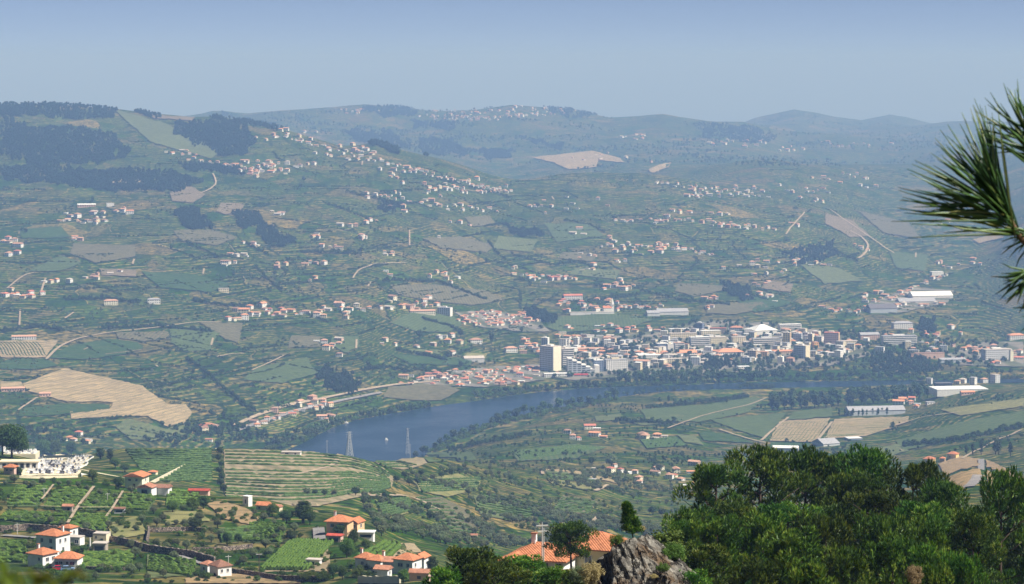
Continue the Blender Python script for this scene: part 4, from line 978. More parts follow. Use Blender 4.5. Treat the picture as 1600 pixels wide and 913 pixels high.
CLUST = [   # place, image ellipse (u, v, ru, rv), number, scale, roof palette, individually built?
 ('hamlet on the left skyline', (455, 212, 62, 11), 15, 1.0, 'm', 1), ('village under the ridge wood', (405, 263, 58, 11), 19, 1.15, 'm', 1),
 ('hamlet right of the ridge', (535, 240, 48, 13), 14, 1.05, 'm', 1), ('hamlet beneath the hazy hill', (622, 269, 44, 11), 12, 1.05, 'm', 1),
 ('long village in upper centre', (722, 293, 78, 16), 20, 1.1, 'm', 1), ('hamlet beside pale meadow strip', (278, 243, 34, 7), 6, 1.0, 'm', 1),
 ('crowded hamlet on left slope', (132, 340, 38, 12), 12, 1.1, 'm', 1), ('hamlet halfway up left edge', (14, 385, 22, 26), 9, 1.15, 'o', 1),
 ('row low on left edge', (35, 460, 36, 7), 8, 1.1, 'o', 1), ('village left of centre', (418, 488, 52, 9), 14, 1.15, 'o', 1),
 ('string between the two villages', (525, 487, 52, 13), 13, 1.05, 'm', 1), ('group above green town vineyard', (640, 476, 48, 11), 12, 1.1, 'm', 1),
 ('hamlet by the river bend', (478, 645, 52, 20), 11, 1.05, 'm', 1), ('group above the riverside houses', (700, 537, 62, 20), 9, 1.05, 'm', 1),
 ('church village above town', (930, 480, 60, 12), 18, 1.05, 'o', 1), ('row uphill from town blocks', (965, 516, 88, 6), 17, 1.0, 'o', 1),
 ('knot above the church village', (862, 437, 38, 7), 8, 1.05, 'o', 1), ('hamlet right of centre', (1010, 388, 66, 11), 18, 1.05, 'm', 1),
 ('scatter high right of centre', (1090, 342, 100, 13), 14, 1.05, 'm', 1), ('cluster left of tallest tower', (828, 545, 15, 13), 9, 1.0, 'o', 1),
 ('farm row on south bank', (920, 684, 38, 14), 7, 1.05, 'o', 1), ('farms below the town park', (1010, 684, 34, 5), 5, 1.1, 'o', 1),
 ('hamlet above the rock', (975, 742, 75, 12), 8, .8, 'o', 1), ('hamlet left of the pines', (1075, 748, 34, 22), 8, .85, 'o', 1),
 ('group behind the cemetery', (118, 688, 32, 7), 6, 1.0, 'o', 1), ('group left of river bend', (330, 672, 30, 8), 4, 1.0, 'o', 1),
 ('farm above striped vineyard', (1432, 630, 30, 8), 9, 1.1, 'o', 1), ('riverside hamlet at right edge', (1560, 560, 45, 10), 8, 1.1, 'o', 1),
 # small, numberless ones
 ('', (775, 500, 72, 12), 70, 0.85, 'o', 0), ('', (735, 592, 108, 13), 62, 0.95, 'o', 0), ('', (1120, 300, 72, 10), 26, 1.1, 'm', 0), ('', (730, 181, 88, 9), 48, 1.0, 'm', 0), ('', (835, 174, 46, 8), 24, 1.0, 'm', 0),
 ('', (560, 174, 30, 5), 10, 1.0, 'm', 0), ('', (990, 215, 34, 4), 10, 1.0, 'm', 0), ('', (1155, 225, 48, 7), 18, 1.0, 'm', 0), ('', (1235, 234, 20, 5), 7, 1.0, 'm', 0), ('', (1335, 226, 60, 5), 12, 1.0, 'm', 0),
 ('', (1150, 530, 120, 16), 62, 1.0, 't', 0), ('', (1275, 545, 65, 18), 46, 1.0, 't', 0), ('', (1400, 548, 80, 14), 16, 1.0, 't', 0), ('', (1540, 558, 60, 14), 22, 1.0, 'o', 0), ('', (1500, 600, 60, 6), 6, 1.0, 't', 0), ('', (1480, 520, 60, 10), 10, 1.0, 'o', 0), ('', (1010, 560, 110, 20), 50, 1.0, 't', 0), ('', (1120, 560, 90, 12), 36, 1.0, 't', 0), ('', (950, 550, 90, 16), 40, 1.0, 't', 0), ('', (300, 380, 300, 90), 26, 1.0, 'm', 0), ('', (700, 380, 300, 80), 46, 1.0, 'm', 0), ('', (1100, 400, 250, 60), 40, 1.0, 'm', 0), ('', (1350, 330, 160, 60), 24, 1.0, 'm', 0), ('', (650, 320, 120, 40), 30, 1.0, 'm', 0), ('', (480, 250, 120, 40), 22, 1.0, 'm', 0), ('', (1100, 460, 200, 30), 26, 1.0, 'm', 0), ('', (560, 560, 160, 30), 12, 1.0, 'm', 0), ('', (1410, 470, 70, 14), 26, 1.1, 'm', 0), ('', (1180, 420, 60, 12), 12, 1.0, 'm', 0), ('', (1240, 300, 60, 14), 12, 1.0, 'm', 0),
 ('', (960, 250, 80, 10), 10, 1.0, 'm', 0), ('', (1500, 410, 50, 10), 8, 1.0, 'm', 0), ('', (600, 400, 180, 50), 14, 0.95, 'm', 0), ('', (250, 420, 200, 60), 12, 0.95, 'm', 0), ('', (880, 320, 70, 20), 12, 1.0, 'm', 0),
 ('', (1020, 745, 120, 18), 9, 0.75, 'o', 0), ('', (830, 585, 40, 10), 12, 0.9, 'o', 0),
]
rb = random.Random(99)
small = MB()
house_objs = []
def place_ok(x, y, r):
    for (a, b, c) in ALLB:
        if (a - x) ** 2 + (b - y) ** 2 < (0.62 * (r + c)) ** 2: return False
    ALLB.append((x, y, r)); return True
# ------------------------------------------------------------------ the riverside town: larger buildings by hand
def block(u, v, wpx, hpx, wall, tiles, label, d=None, yaw=0.35, roof='flat', style='grid', name='apartment_block', cat='apartment block', right=None, dmin=3000):
    """a multi-storey building: wall, roof, joined window bands; 'right' gives another colour for the sunlit end"""
    x, y, z = at(u, v, dmin); s = px(y)
    W = wpx * s; H = hpx * s; D = d if d else max(9.0, W * 0.6)
    W = max(5.0, (W - D * abs(math.sin(yaw)) * 0.55) / max(0.35, math.cos(yaw)))
    o = empty(name, (x, y + D * 0.35, ground(x, y + D * .35) if False else z), (-yaw if right or yaw > .3 else yaw + .12))
    m = MB().box(-W / 2, W / 2, -D / 2, D / 2, -4, H, WALL[wall])
    m.obj('wall', o)
    g = MB()
    if roof == 'flat':
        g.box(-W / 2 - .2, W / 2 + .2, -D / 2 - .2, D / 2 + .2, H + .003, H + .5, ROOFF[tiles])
        if H > 12: g.box(-W * .2, W * .15, -D * .2, D * .2, H + .503, H + 2.6, WALL['white'] if wall != 'white' else WALL['cream'])
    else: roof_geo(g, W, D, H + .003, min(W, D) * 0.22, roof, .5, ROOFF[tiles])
    g.obj('roof', o)
    q = MB(); fl = max(1, int(round(H / 3.1)))
    for f in range(fl):
        zc = (f + 0.52) * H / fl; hh = min(1.5, H / fl * .5)
        for face, L in (('f', W), ('l', D), ('r', D), ('b', W)):
            if style == 'bands': segs = [(-L / 2 + .8, L / 2 - .8)] if face in 'fb' else []
            elif style == 'column': segs = [(-.9, .9)] if face == 'r' else [(-L / 2 + .8 + k * 3.2, -L / 2 + 2.6 + k * 3.2) for k in range(max(1, int((L - 1) / 3.2)))]
            elif style == 'none': segs = []
            else: segs = [(-L / 2 + (k + .5) * L / max(1, int(L / 3.4)) - .75, -L / 2 + (k + .5) * L / max(1, int(L / 3.4)) + .75) for k in range(max(1, int(L / 3.4)))]
            for a, b in segs:
                if face in 'fb': sg = -1 if face == 'f' else 1; q.box(a, b, sg * D / 2 - .06, sg * D / 2 + .06, zc - hh / 2, zc + hh / 2, M_GLASS)
                else: sg = -1 if face == 'l' else 1; q.box(sg * W / 2 - .06, sg * W / 2 + .06, a, b, zc - hh / 2, zc + hh / 2, M_GLASS)
    if q.v: q.obj('windows', o, 'stuff')
    if style == 'bands':
        bb = MB()
        for f in range(fl): bb.box(-W / 2 + .3, W / 2 - .3, -D / 2 - 1.3, -D / 2 - .07, f * H / fl + .02, f * H / fl + 1.0, WALL['white'])
        bb.obj('balconies', o, 'stuff')
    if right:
        MB().box(W / 2 + .003, W / 2 + .4, -D / 2, D / 2, -3, H, WALL[right]).obj('sunlit_end', o)  # slab in the sunlit colour over the right end
    tag(o, label, cat)
    ALLB.append((x, y, max(W, D) * 0.62))
    return o
Y1 = math.radians(34)
BL = [  # u, v base, width px, height px, wall, roof, label, extra
 (860, 581, 28, 40, 'grey', 'pale', 'tallest tower block in town, front coloured grey as shade, cream side as sunlit', dict(d=20, yaw=math.radians(40), right='paleyellow', style='column')),  # front shade and side sunlight are put into the two wall colours
 (886, 576, 20, 31, 'stone', 'pale', 'brown slab with long balconies directly right of the tallest tower', dict(style='bands', d=12, yaw=.2)),
 (935, 582, 15, 19, 'shade_navy', 'white', 'block with shade-coloured dark front right of the stepped terraces', dict(d=10, yaw=.1)),
 (962, 581, 36, 19, 'white', 'grey', 'wide white block with grey roof near the river park', dict(d=16, yaw=.15)),
 (996, 575, 9, 12, 'cream', 'pale', 'small cream block between the white block and flat hall', dict()),
 (852, 541, 11, 13, 'shade_slate', 'white', 'shade-coloured blue and white block up the street behind the tower', dict(right='white')),
 (887, 541, 8, 11, 'white', 'pale', 'first of the white blocks in the upper row', dict()),
 (901, 541, 8, 13, 'white', 'white', 'second and tallest of the white blocks in the upper row', dict()),
 (918, 538, 12, 10, 'white', 'pale', 'third of the white blocks in the upper row', dict(style='none')),
 (932, 539, 8, 10, 'white', 'grey', 'fourth of the white blocks in the upper row', dict()),
 (947, 538, 11, 9, 'white', 'terra', 'fifth of the white blocks in the upper row', dict()),
 (959, 540, 8, 11, 'cream', 'terra', 'last of the pale blocks in the upper row', dict()),
 (925, 549, 50, 4, 'pink', 'terra', 'long low pink building with terracotta roof behind the tower', dict(d=9, yaw=.02, roof='gable', name='long_building', cat='building')),
 (940, 556, 15, 7, 'white', 'orange', 'white house with orange roof in the town park edge', dict(d=9, roof='hip', name='town_house', cat='house')),
 (870, 590, 42, 6, 'white', 'white', 'white flat podium at the foot of the tallest tower', dict(d=14, yaw=.05, name='podium', cat='building')),
 (1050, 492, 50, 5, 'grey', 'grey', 'long grey roofed warehouse above the town', dict(d=24, yaw=.04, roof='gable', name='warehouse', cat='warehouse', style='none')),
 (1020, 494, 20, 5, 'grey', 'grey', 'shorter grey shed at the left of the warehouse', dict(d=18, yaw=.04, roof='gable', name='shed', cat='shed', style='none')),
 (1061, 521, 32, 7, 'white', 'white', 'upper pale slab of two stacked at the town top', dict(d=11, yaw=.05)),
 (1067, 530, 44, 9, 'cream', 'pale', 'lower longer slab of two stacked at the town top', dict(d=11, yaw=.05)),
 (1110, 527, 32, 10, 'cream', 'white', 'cream slab beside the stacked slabs at the town top', dict(d=12, yaw=.1)),
 (1093, 541, 32, 14, 'shade_slate', 'white', 'shade-coloured grey block with balconies in the town centre', dict(d=12, yaw=.1, style='bands')),
 (1122, 539, 27, 12, 'cream', 'pale', 'cream block right of the shade-coloured block', dict(d=12, yaw=.1)),
 (1154, 538, 22, 11, 'cream', 'pale', 'paler twin block farther right of the shade-coloured block', dict(d=12, yaw=.1)),
 (1034, 549, 17, 12, 'shade_navy', 'white', 'shade-coloured dark block joined to a windowless white gable', dict(d=14, yaw=.12)),
 (1047, 550, 10, 12, 'white', 'white', 'windowless bright white gable between dark blocks', dict(style='none', d=12, yaw=.05)),
 (1061, 548, 16, 12, 'shade_slate', 'terra', 'dark striped block right of the white gable', dict(d=13, yaw=.1, style='bands')),
 (1073, 548, 8, 10, 'cream', 'terra', 'narrow cream end block right of the striped block', dict()),
 (1072, 555, 32, 4, 'white', 'orange', 'long orange tiled roof in front of the dark blocks', dict(d=18, yaw=.03, roof='gable', name='long_building', cat='building')),
 (1140, 557, 42, 7, 'white', 'orange', 'largest orange roof in town above the park trees', dict(d=24, yaw=.05, roof='hip', name='market_hall', cat='building')),
 (1015, 561, 40, 6, 'white', 'white', 'flat white roofed hall near the river park', dict(d=30, yaw=.03, name='flat_hall', cat='hall')),
 (1003, 577, 24, 13, 'white', 'terra', 'white terrace with gable ends facing the river park', dict(d=10, yaw=.5, roof='gable')),
 (1051, 569, 34, 8, 'cream', 'pale', 'cream low block behind the river park trees', dict(d=12, yaw=.1)),
 (1094, 521, 12, 16, 'shade_navy', 'grey', 'tall shade-coloured dark block at the top of town', dict(d=12)),
 (1122, 523, 26, 10, 'stone', 'red', 'brown block with dark red roof at the top of town', dict(d=12, yaw=.1, right='paleyellow')),
 (1151, 521, 20, 9, 'shade_slate', 'orange', 'shade-coloured block with orange roof at the top of town', dict(d=12, yaw=.1, roof='hip', right='white')),
 (1167, 572, 14, 13, 'shade_slate', 'grey', 'plain grey block near the right river bank', dict(d=11)),
 (1162, 581, 20, 8, 'white', 'white', 'low white building at the river bank right of town', dict(d=12, yaw=.1)),
 (1192, 524, 42, 8, 'white', 'white', 'bright white pitched hall dominating the upper town', dict(d=40, yaw=.2, roof='hip', name='white_hall', cat='hall', style='none')),
 (1234, 517, 36, 10, 'white', 'white', 'white framed block behind the pitched hall', dict(d=12, yaw=.1, style='bands')),
 (1230, 541, 12, 21, 'yellow', 'pale', 'slim yellow tower in the right of town', dict(d=11, yaw=.3, right='tan')),
 (1247, 536, 14, 14, 'shade_slate', 'grey', 'grey block between the yellow and cream towers', dict(d=11)),
 (1259, 531, 10, 11, 'grey', 'grey', 'small grey block behind the cream tower', dict(d=10)),
 (1267, 537, 8, 15, 'tan', 'pale', 'narrow tan tower behind the cream tower', dict(d=9, yaw=.4, right='cream')),
 (1274, 545, 9, 10, 'ochre', 'terra', 'ochre block right of the narrow tan tower', dict(d=9, yaw=.3)),
 (1253, 561, 22, 21, 'shade_slate', 'pale', 'cream and shade-coloured tower at the front of town', dict(d=14, yaw=math.radians(38), right='cream', style='column')),
 (1271, 559, 12, 10, 'cream', 'grey', 'squat cream block beside the front tower', dict(d=11)),
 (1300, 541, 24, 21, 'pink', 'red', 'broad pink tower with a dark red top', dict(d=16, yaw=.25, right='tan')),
 (1198, 541, 46, 12, 'cream', 'grey', 'long cream block with yellow trim in right town', dict(d=12, yaw=.05, style='bands')),
 (1176, 561, 15, 13, 'tan', 'pale', 'tan block in the front row right of the park', dict(d=11)),
 (1193, 559, 16, 9, 'tan', 'terra', 'second tan block in the front row right of the park', dict(d=11)),
 (1221, 554, 38, 5, 'tan', 'orange', 'long tan building with orange roof in the front row', dict(d=10, yaw=.03, roof='gable', name='long_building', cat='building')),
 (1220, 570, 10, 12, 'white', 'white', 'plain white block at the right river front', dict(d=10, style='none')),
 (1235, 571, 13, 11, 'pink', 'terra', 'pinkish block beside the plain white river front block', dict(d=10, roof='hip')),
 (1327, 541, 27, 8, 'cream', 'pale', 'cream low block at the right end of town', dict(d=12, yaw=.1)),
 (1405, 539, 56, 14, 'grey', 'grey', 'long school block with white fins right of town', dict(d=14, yaw=.08, style='bands', name='school', cat='school')),
 (1358, 531, 31, 8, 'pink', 'grey', 'grey roofed hall left of the long school', dict(d=16, yaw=.06, roof='gable', name='hall', cat='hall')),
 (1410, 514, 32, 9, 'white', 'grey', 'white building uphill of the long school', dict(d=14, yaw=.1, roof='hip', name='public_building', cat='building')),
 (1558, 564, 46, 18, 'grey', 'pale', 'largest grey block in the right edge hamlet', dict(d=18, yaw=.15)),
 (1580, 566, 6, 18, 'paleyellow', 'pale', 'thin yellow tower beside the largest right edge block', dict(d=6, yaw=.2, style='none', name='thin_tower', cat='tower')),
 (1588, 531, 26, 7, 'white', 'orange', 'orange roofed villa above the right edge hamlet', dict(d=14, yaw=.1, roof='hip', name='villa', cat='house')),
 (1449, 560, 54, 8, 'pink', 'brown', 'long brick ruin on the flat right of town', dict(d=10, yaw=.03, name='ruin', cat='ruin', style='none')),
 (1488, 567, 42, 5, 'shade_slate', 'grey', 'low grey sheds beside the brick ruin', dict(d=12, yaw=.03, roof='gable', name='shed', cat='shed', style='none')),
 (1500, 614, 84, 6, 'white', 'white', 'very long white hall on the south bank', dict(d=40, yaw=.03, name='long_hall', cat='hall', style='none')),
 (1474, 609, 26, 10, 'black', 'dark', 'black fronted block against the long white hall', dict(d=12, yaw=.05)),
 (1512, 617, 22, 4, 'pink', 'orange', 'small orange roofed annex before the long white hall', dict(d=8, yaw=.03, roof='gable', name='annex', cat='building')),
 (1368, 649, 92, 8, 'shade_slate', 'grey', 'long grey winery shed behind the cypress row', dict(d=22, yaw=.03, roof='gable', name='winery_shed', cat='shed', style='none')),
 (1228, 709, 42, 9, 'shade_navy', 'white', 'dark fronted shed with white roof below the south fields', dict(d=20, yaw=.12, right='cream', name='farm_shed', cat='shed', style='none')),
 (1292, 697, 34, 4, 'grey', 'grey', 'low grey greenhouse roof below the striped vineyard', dict(d=26, yaw=.3, roof='gable', name='greenhouse', cat='greenhouse', style='none')),
 (1334, 688, 24, 3, 'shade_navy', 'white', 'white roofed shelter right of the greenhouse', dict(d=14, yaw=.1, name='shelter', cat='shelter', style='none')),
 (1455, 467, 66, 5, 'white', 'white', 'widest white factory roof up the side valley', dict(d=34, yaw=.04, roof='gable', name='factory', cat='factory', style='none')),
 (1432, 474, 60, 3, 'white', 'grey', 'low grey factory roof up the side valley', dict(d=26, yaw=.04, roof='gable', name='factory', cat='factory', style='none')),
 (1378, 489, 44, 7, 'shade_slate', 'dark', 'dark factory roof at the mouth of the side valley', dict(d=34, yaw=.05, roof='gable', name='factory', cat='factory', style='none')),
 (1464, 431, 20, 6, 'white', 'white', 'small white hall high in the side valley', dict(d=14, yaw=.1, name='hall', cat='hall', style='none')),
 (695, 494, 22, 13, 'shade_slate', 'grey', 'grey and white framed block above the orange estate', dict(d=14, yaw=.3, right='white')),
 (660, 492, 40, 6, 'paleyellow', 'terra', 'long yellow house row left of the grey framed block', dict(d=10, yaw=.06, roof='gable', name='house_row', cat='house')),
 (740, 565, 32, 5, 'grey', 'pale', 'low shed with pale roof above the waterfront houses', dict(d=16, yaw=.05, roof='gable', name='shed', cat='shed', style='none')),
 (743, 537, 20, 6, 'white', 'terra', 'large white villa among trees above the waterfront', dict(d=12, yaw=.2, roof='hip', name='villa', cat='house')),
 (798, 551, 20, 7, 'white', 'terra', 'terracotta roofed villa left of the tight houses', dict(d=12, yaw=.2, roof='hip', name='villa', cat='house')),
 (382, 500, 12, 8, 'white', 'orange', 'tall white house under the left centre village', dict(d=9, yaw=.2, roof='hip', name='villa', cat='house')),
 (895, 470, 30, 8, 'white', 'red', 'long white building left of the church', dict(d=12, yaw=.06, roof='gable', name='long_building', cat='building')),
 (925, 492, 70, 4, 'white', 'pale', 'long white terrace wall row below the church', dict(d=9, yaw=.02, name='terrace_row', cat='building', style='none')),
 (172, 323, 12, 5, 'white', 'white', 'lone white shed on the upper left slope', dict(d=9, yaw=.05, name='shed', cat='shed', style='none')),
 (135, 324, 28, 4, 'pink', 'white', 'long low farm building left of the lone white shed', dict(d=9, yaw=.03, roof='gable', name='farm_building', cat='building')),
 (173, 477, 22, 7, 'paleyellow', 'terra', 'yellow house alone on the middle left slope', dict(d=9, yaw=.1, roof='hip', name='villa', cat='house')),
 (240, 475, 20, 7, 'white', 'grey', 'white house right of the lone yellow house', dict(d=9, yaw=.1, roof='hip', name='villa', cat='house')),
 (349, 457, 16, 6, 'cream', 'pale', 'cream house on the middle slope near the gully', dict(d=9, yaw=.1, name='villa', cat='house')),
 (37, 531, 38, 5, 'white', 'terra', 'long farmhouse over the pale striped field', dict(d=9, yaw=.05, roof='gable', name='farm_building', cat='house')),
 (70, 620, 18, 5, 'pink', 'terra', 'farmhouse at the corner of the big stubble field', dict(d=8, yaw=.1, roof='gable', name='farm_building', cat='house')),
 (20, 612, 36, 5, 'pink', 'terra', 'low farm at the left edge below the stubble field', dict(d=8, yaw=.05, roof='gable', name='farm_building', cat='house')),
]
for u, v, w_, h_, wl, tl, lab, kw in BL:
    block(u, v, w_, h_, wl, tl, lab, **kw)
# stepped terrace block by the river front
x, y, z = at(908, 584, 3000); s = px(y)
o = empty('stepped_block', (x, y + 6, z), 0.12)
m = MB(); r_ = MB(); q = MB()
for k in range(6):
    x0 = (-22 + k * 7.2) * s; x1 = x0 + 7.2 * s; hh = (23 - 3.4 * k) * s
    m.box(x0, x1 - .01, -8, 8, -3, hh, WALL['shade_slate']); r_.box(x0 - .1, x1 + .3, -8.4, 8.4, hh + .003, hh + 1.6, WALL['white'])  # fronts take shade as their colour, the right end stays white
    for f in range(int(hh / 3.2)): q.box(x0 + 1, x1 - 1, -8.06, -7.9, f * 3.2 + 1, f * 3.2 + 2.5, M_GLASS)
m.box(x1 + .01, x1 + 7 * s, -8, 8, -3, 13 * s, WALL['white'])
m.obj('wall', o); r_.obj('terrace', o); q.obj('windows', o, 'stuff')
tag(o, 'stepped white and shade-coloured terraces right of the tallest tower', 'apartment block'); ALLB.append((x, y, 22))
# red shop canopy
x, y, z = at(907, 589, 3000)
o = empty('shop_canopy', (x, y, z), 0.1)
m = MB(); m.box(-12, 12, -4, 4, 3.2, 4.6, plain('red_sheet', (0.60, 0.07, 0.07), 0.6)); m.obj('roof', o)
m = MB()
for k in (-11, 0, 11): m.box(k - .3, k + .3, -3.7, 3.7, -2, 3.197, WALL['white'])
m.obj('wall', o); tag(o, 'red shop canopy at the foot of the stepped terraces', 'canopy'); ALLB.append((x, y, 10))
# church with its spire
x, y, z = at(951, 488, 3000); o = empty('church', (x, y, z), 0.25)
MB().box(-11, 5, -5, 5, -3, 8, WALL['white']).obj('nave', o)
g = MB(); roof_geo(g, 16, 10, 8.003, 3, 'gable', .4, ROOF['orange']); ro = g.obj('roof', o); ro.location.x = -3
MB().box(5.02, 9.5, -2.6, 2.6, -3, 15, WALL['white']).obj('bell_tower', o)
g = MB(); g.add([(4.8, -2.8, 15.003), (9.7, -2.8, 15.003), (9.7, 2.8, 15.003), (4.8, 2.8, 15.003), (7.25, 0, 26)], [(0, 1, 4), (1, 2, 4), (2, 3, 4), (3, 0, 4), (3, 2, 1, 0)], WALL['white']); g.obj('spire', o)
q = MB(); q.box(6.5, 8, -2.7, -2.55, 10.5, 13.2, M_GLASS); q.obj('belfry_opening', o)
tag(o, 'white church with a pointed spire and orange nave roof', 'church'); ALLB.append((x, y, 12))

# ------------------------------------------------------------------ villages
tiles_m = ['terra', 'terra', 'orange', 'brown', 'pale', 'terra']; tiles_o = ['orange', 'orange', 'terra', 'terra', 'brown', 'red']
walls_ = ['white'] * 6 + ['cream', 'cream', 'paleyellow', 'pink', 'grey']
n_ind = 0
SHT = [(18, 11, 9, 'flat'), (14, 10, 7.5, 'hip'), (20, 9, 6.5, 'flat'), (12, 9, 7, 'hip'), (13, 10, 13, 'flat'), (16, 11, 14, 'flat'), (16, 9, 6, 'gable'), (11, 8, 5.5, 'hip')]
for ci_, (phrase, (cu, cv, ru, rv), n, sc, pal, indiv) in enumerate(CLUST):
    got = []; tries = 0
    while len(got) < n and tries < n * 14:
        tries += 1
        a = rb.uniform(0, 6.283); r_ = math.sqrt(rb.random())
        u = cu + ru * r_ * math.cos(a); v = cv + rv * r_ * math.sin(a)
        if ru >= 100 and pal == 'm':      # loose farms stand in small knots
            if tries % 4 != 1 and got: u = sub0[0] + rb.gauss(0, 11); v = sub0[1] + rb.gauss(0, 2.5)
            else: sub0 = (u, v)
        x, y, z = at(u, v, 1400 if cv > 695 else 2700)
        if not math.isfinite(y): continue
        sh = rb.choice(SHAPES if pal != 't' else SHT); s = sc * rb.uniform(0.68, 0.98) * (1.0 if y < 8500 else 1.3)
        if y < 3300: s *= 0.85
        if ground(x, y) < 1.0: continue
        if not place_ok(x, y, max(sh[0], sh[1]) * s * (0.62 if not indiv else 0.75)): continue
        got.append((u, v, x, y, z, sh, s))
    got.sort()
    yaw0 = rb.uniform(-0.75, -0.1)
    for k, (u, v, x, y, z, sh, s) in enumerate(got):
        wl = rb.choice(walls_); tl = rb.choice(tiles_o if pal == 'o' else tiles_m)
        if pal == 't': wl = rb.choice(['white', 'white', 'white', 'cream', 'cream', 'grey', 'paleyellow'])
        if pal == 't': tl = rb.choice(['terra', 'pale', 'orange', 'terra', 'grey', 'pale'])
        if sh[3] == 'flat': tl = rb.choice(['pale', 'white', 'grey'])
        yaw = yaw0 + rb.uniform(-0.35, 0.35) + (math.pi / 2 if rb.random() < .25 else 0)
        if indiv:
            o = far_house(x, y, z, sh, wl, tl, yaw, s)
            tag(o, '%s house, %s roof, %s from left in %s' % (WCOL[wl], RCOL[tl], ordinal(k + 1), phrase), 'house', phrase)
            n_ind += 1
        else:
            T = Matrix.Translation((x, y, z)) @ Matrix.Rotation(yaw, 4, 'Z') @ Matrix.Scale(s, 4)
            for me in far_meshes(sh, wl, tl):
                small.add([T @ p.co for p in me.vertices], [tuple(f.vertices) for f in me.polygons], me.materials[0])
RIB = [([(380, 671), (430, 652), (480, 641), (520, 631)], 16, 'o'), ([(625, 601), (700, 590), (850, 576)], 26, 'o'), ([(440, 211), (520, 235), (600, 255), (660, 270)], 34, 'm'), ([(660, 270), (740, 290), (800, 302)], 26, 'm'), ([(350, 500), (420, 492), (520, 488), (600, 480), (700, 478)], 34, 'o'),
 ([(870, 470), (960, 485), (1040, 480)], 24, 'o'), ([(940, 385), (1040, 386), (1120, 400)], 24, 'm'), ([(960, 345), (1080, 345), (1220, 360)], 30, 'm'), ([(1020, 286), (1110, 296), (1190, 306)], 24, 'm'), ([(620, 181), (720, 184), (800, 183), (900, 174)], 40, 'm'), ([(1390, 470), (1430, 450), (1480, 430)], 20, 'm'),
 ([(1280, 480), (1340, 490), (1380, 465)], 18, 'o'), ([(800, 430), (900, 436)], 14, 'o'), ([(815, 530), (850, 560)], 14, 'o'), ([(870, 528), (960, 530)], 12, 't'), ([(280, 245), (380, 262), (450, 272)], 20, 'm'), ([(600, 310), (700, 325), (780, 330)], 18, 'm'), ([(90, 345), (170, 345)], 10, 'm'), ([(0, 462), (70, 462)], 8, 'o'), ([(1380, 525), (1480, 540), (1600, 560)], 22, 'o')]
for poly_, n_, pal in RIB:
    a_, b_ = along(poly_, n_, rb, .5, 3.2)
    for u, v in zip(a_, b_):
        x, y, z = at(u, v, 2700)
        if not math.isfinite(y) or ground(x, y) < 1: continue
        sh = rb.choice(SHAPES if pal != 't' else SHT); s = rb.uniform(.55, .82) * (1.0 if y < 8500 else 1.3)
        if not place_ok(x, y, max(sh[0], sh[1]) * s * .6): continue
        wl = rb.choice(walls_); tl = rb.choice(tiles_o if pal == 'o' else tiles_m)
        if sh[3] == 'flat': tl = rb.choice(['pale', 'white', 'grey'])
        T_ = Matrix.Translation((x, y, z)) @ Matrix.Rotation(rb.uniform(-.9, .5), 4, 'Z') @ Matrix.Scale(s, 4)
        for me in far_meshes(sh, wl, tl): small.add([T_ @ p.co for p in me.vertices], [tuple(f.vertices) for f in me.polygons], me.materials[0])
so = small.obj('distant_houses')
tag(so, 'countless small white houses with terracotta roofs in far villages', 'houses', kind='stuff')
print('individual houses', n_ind)

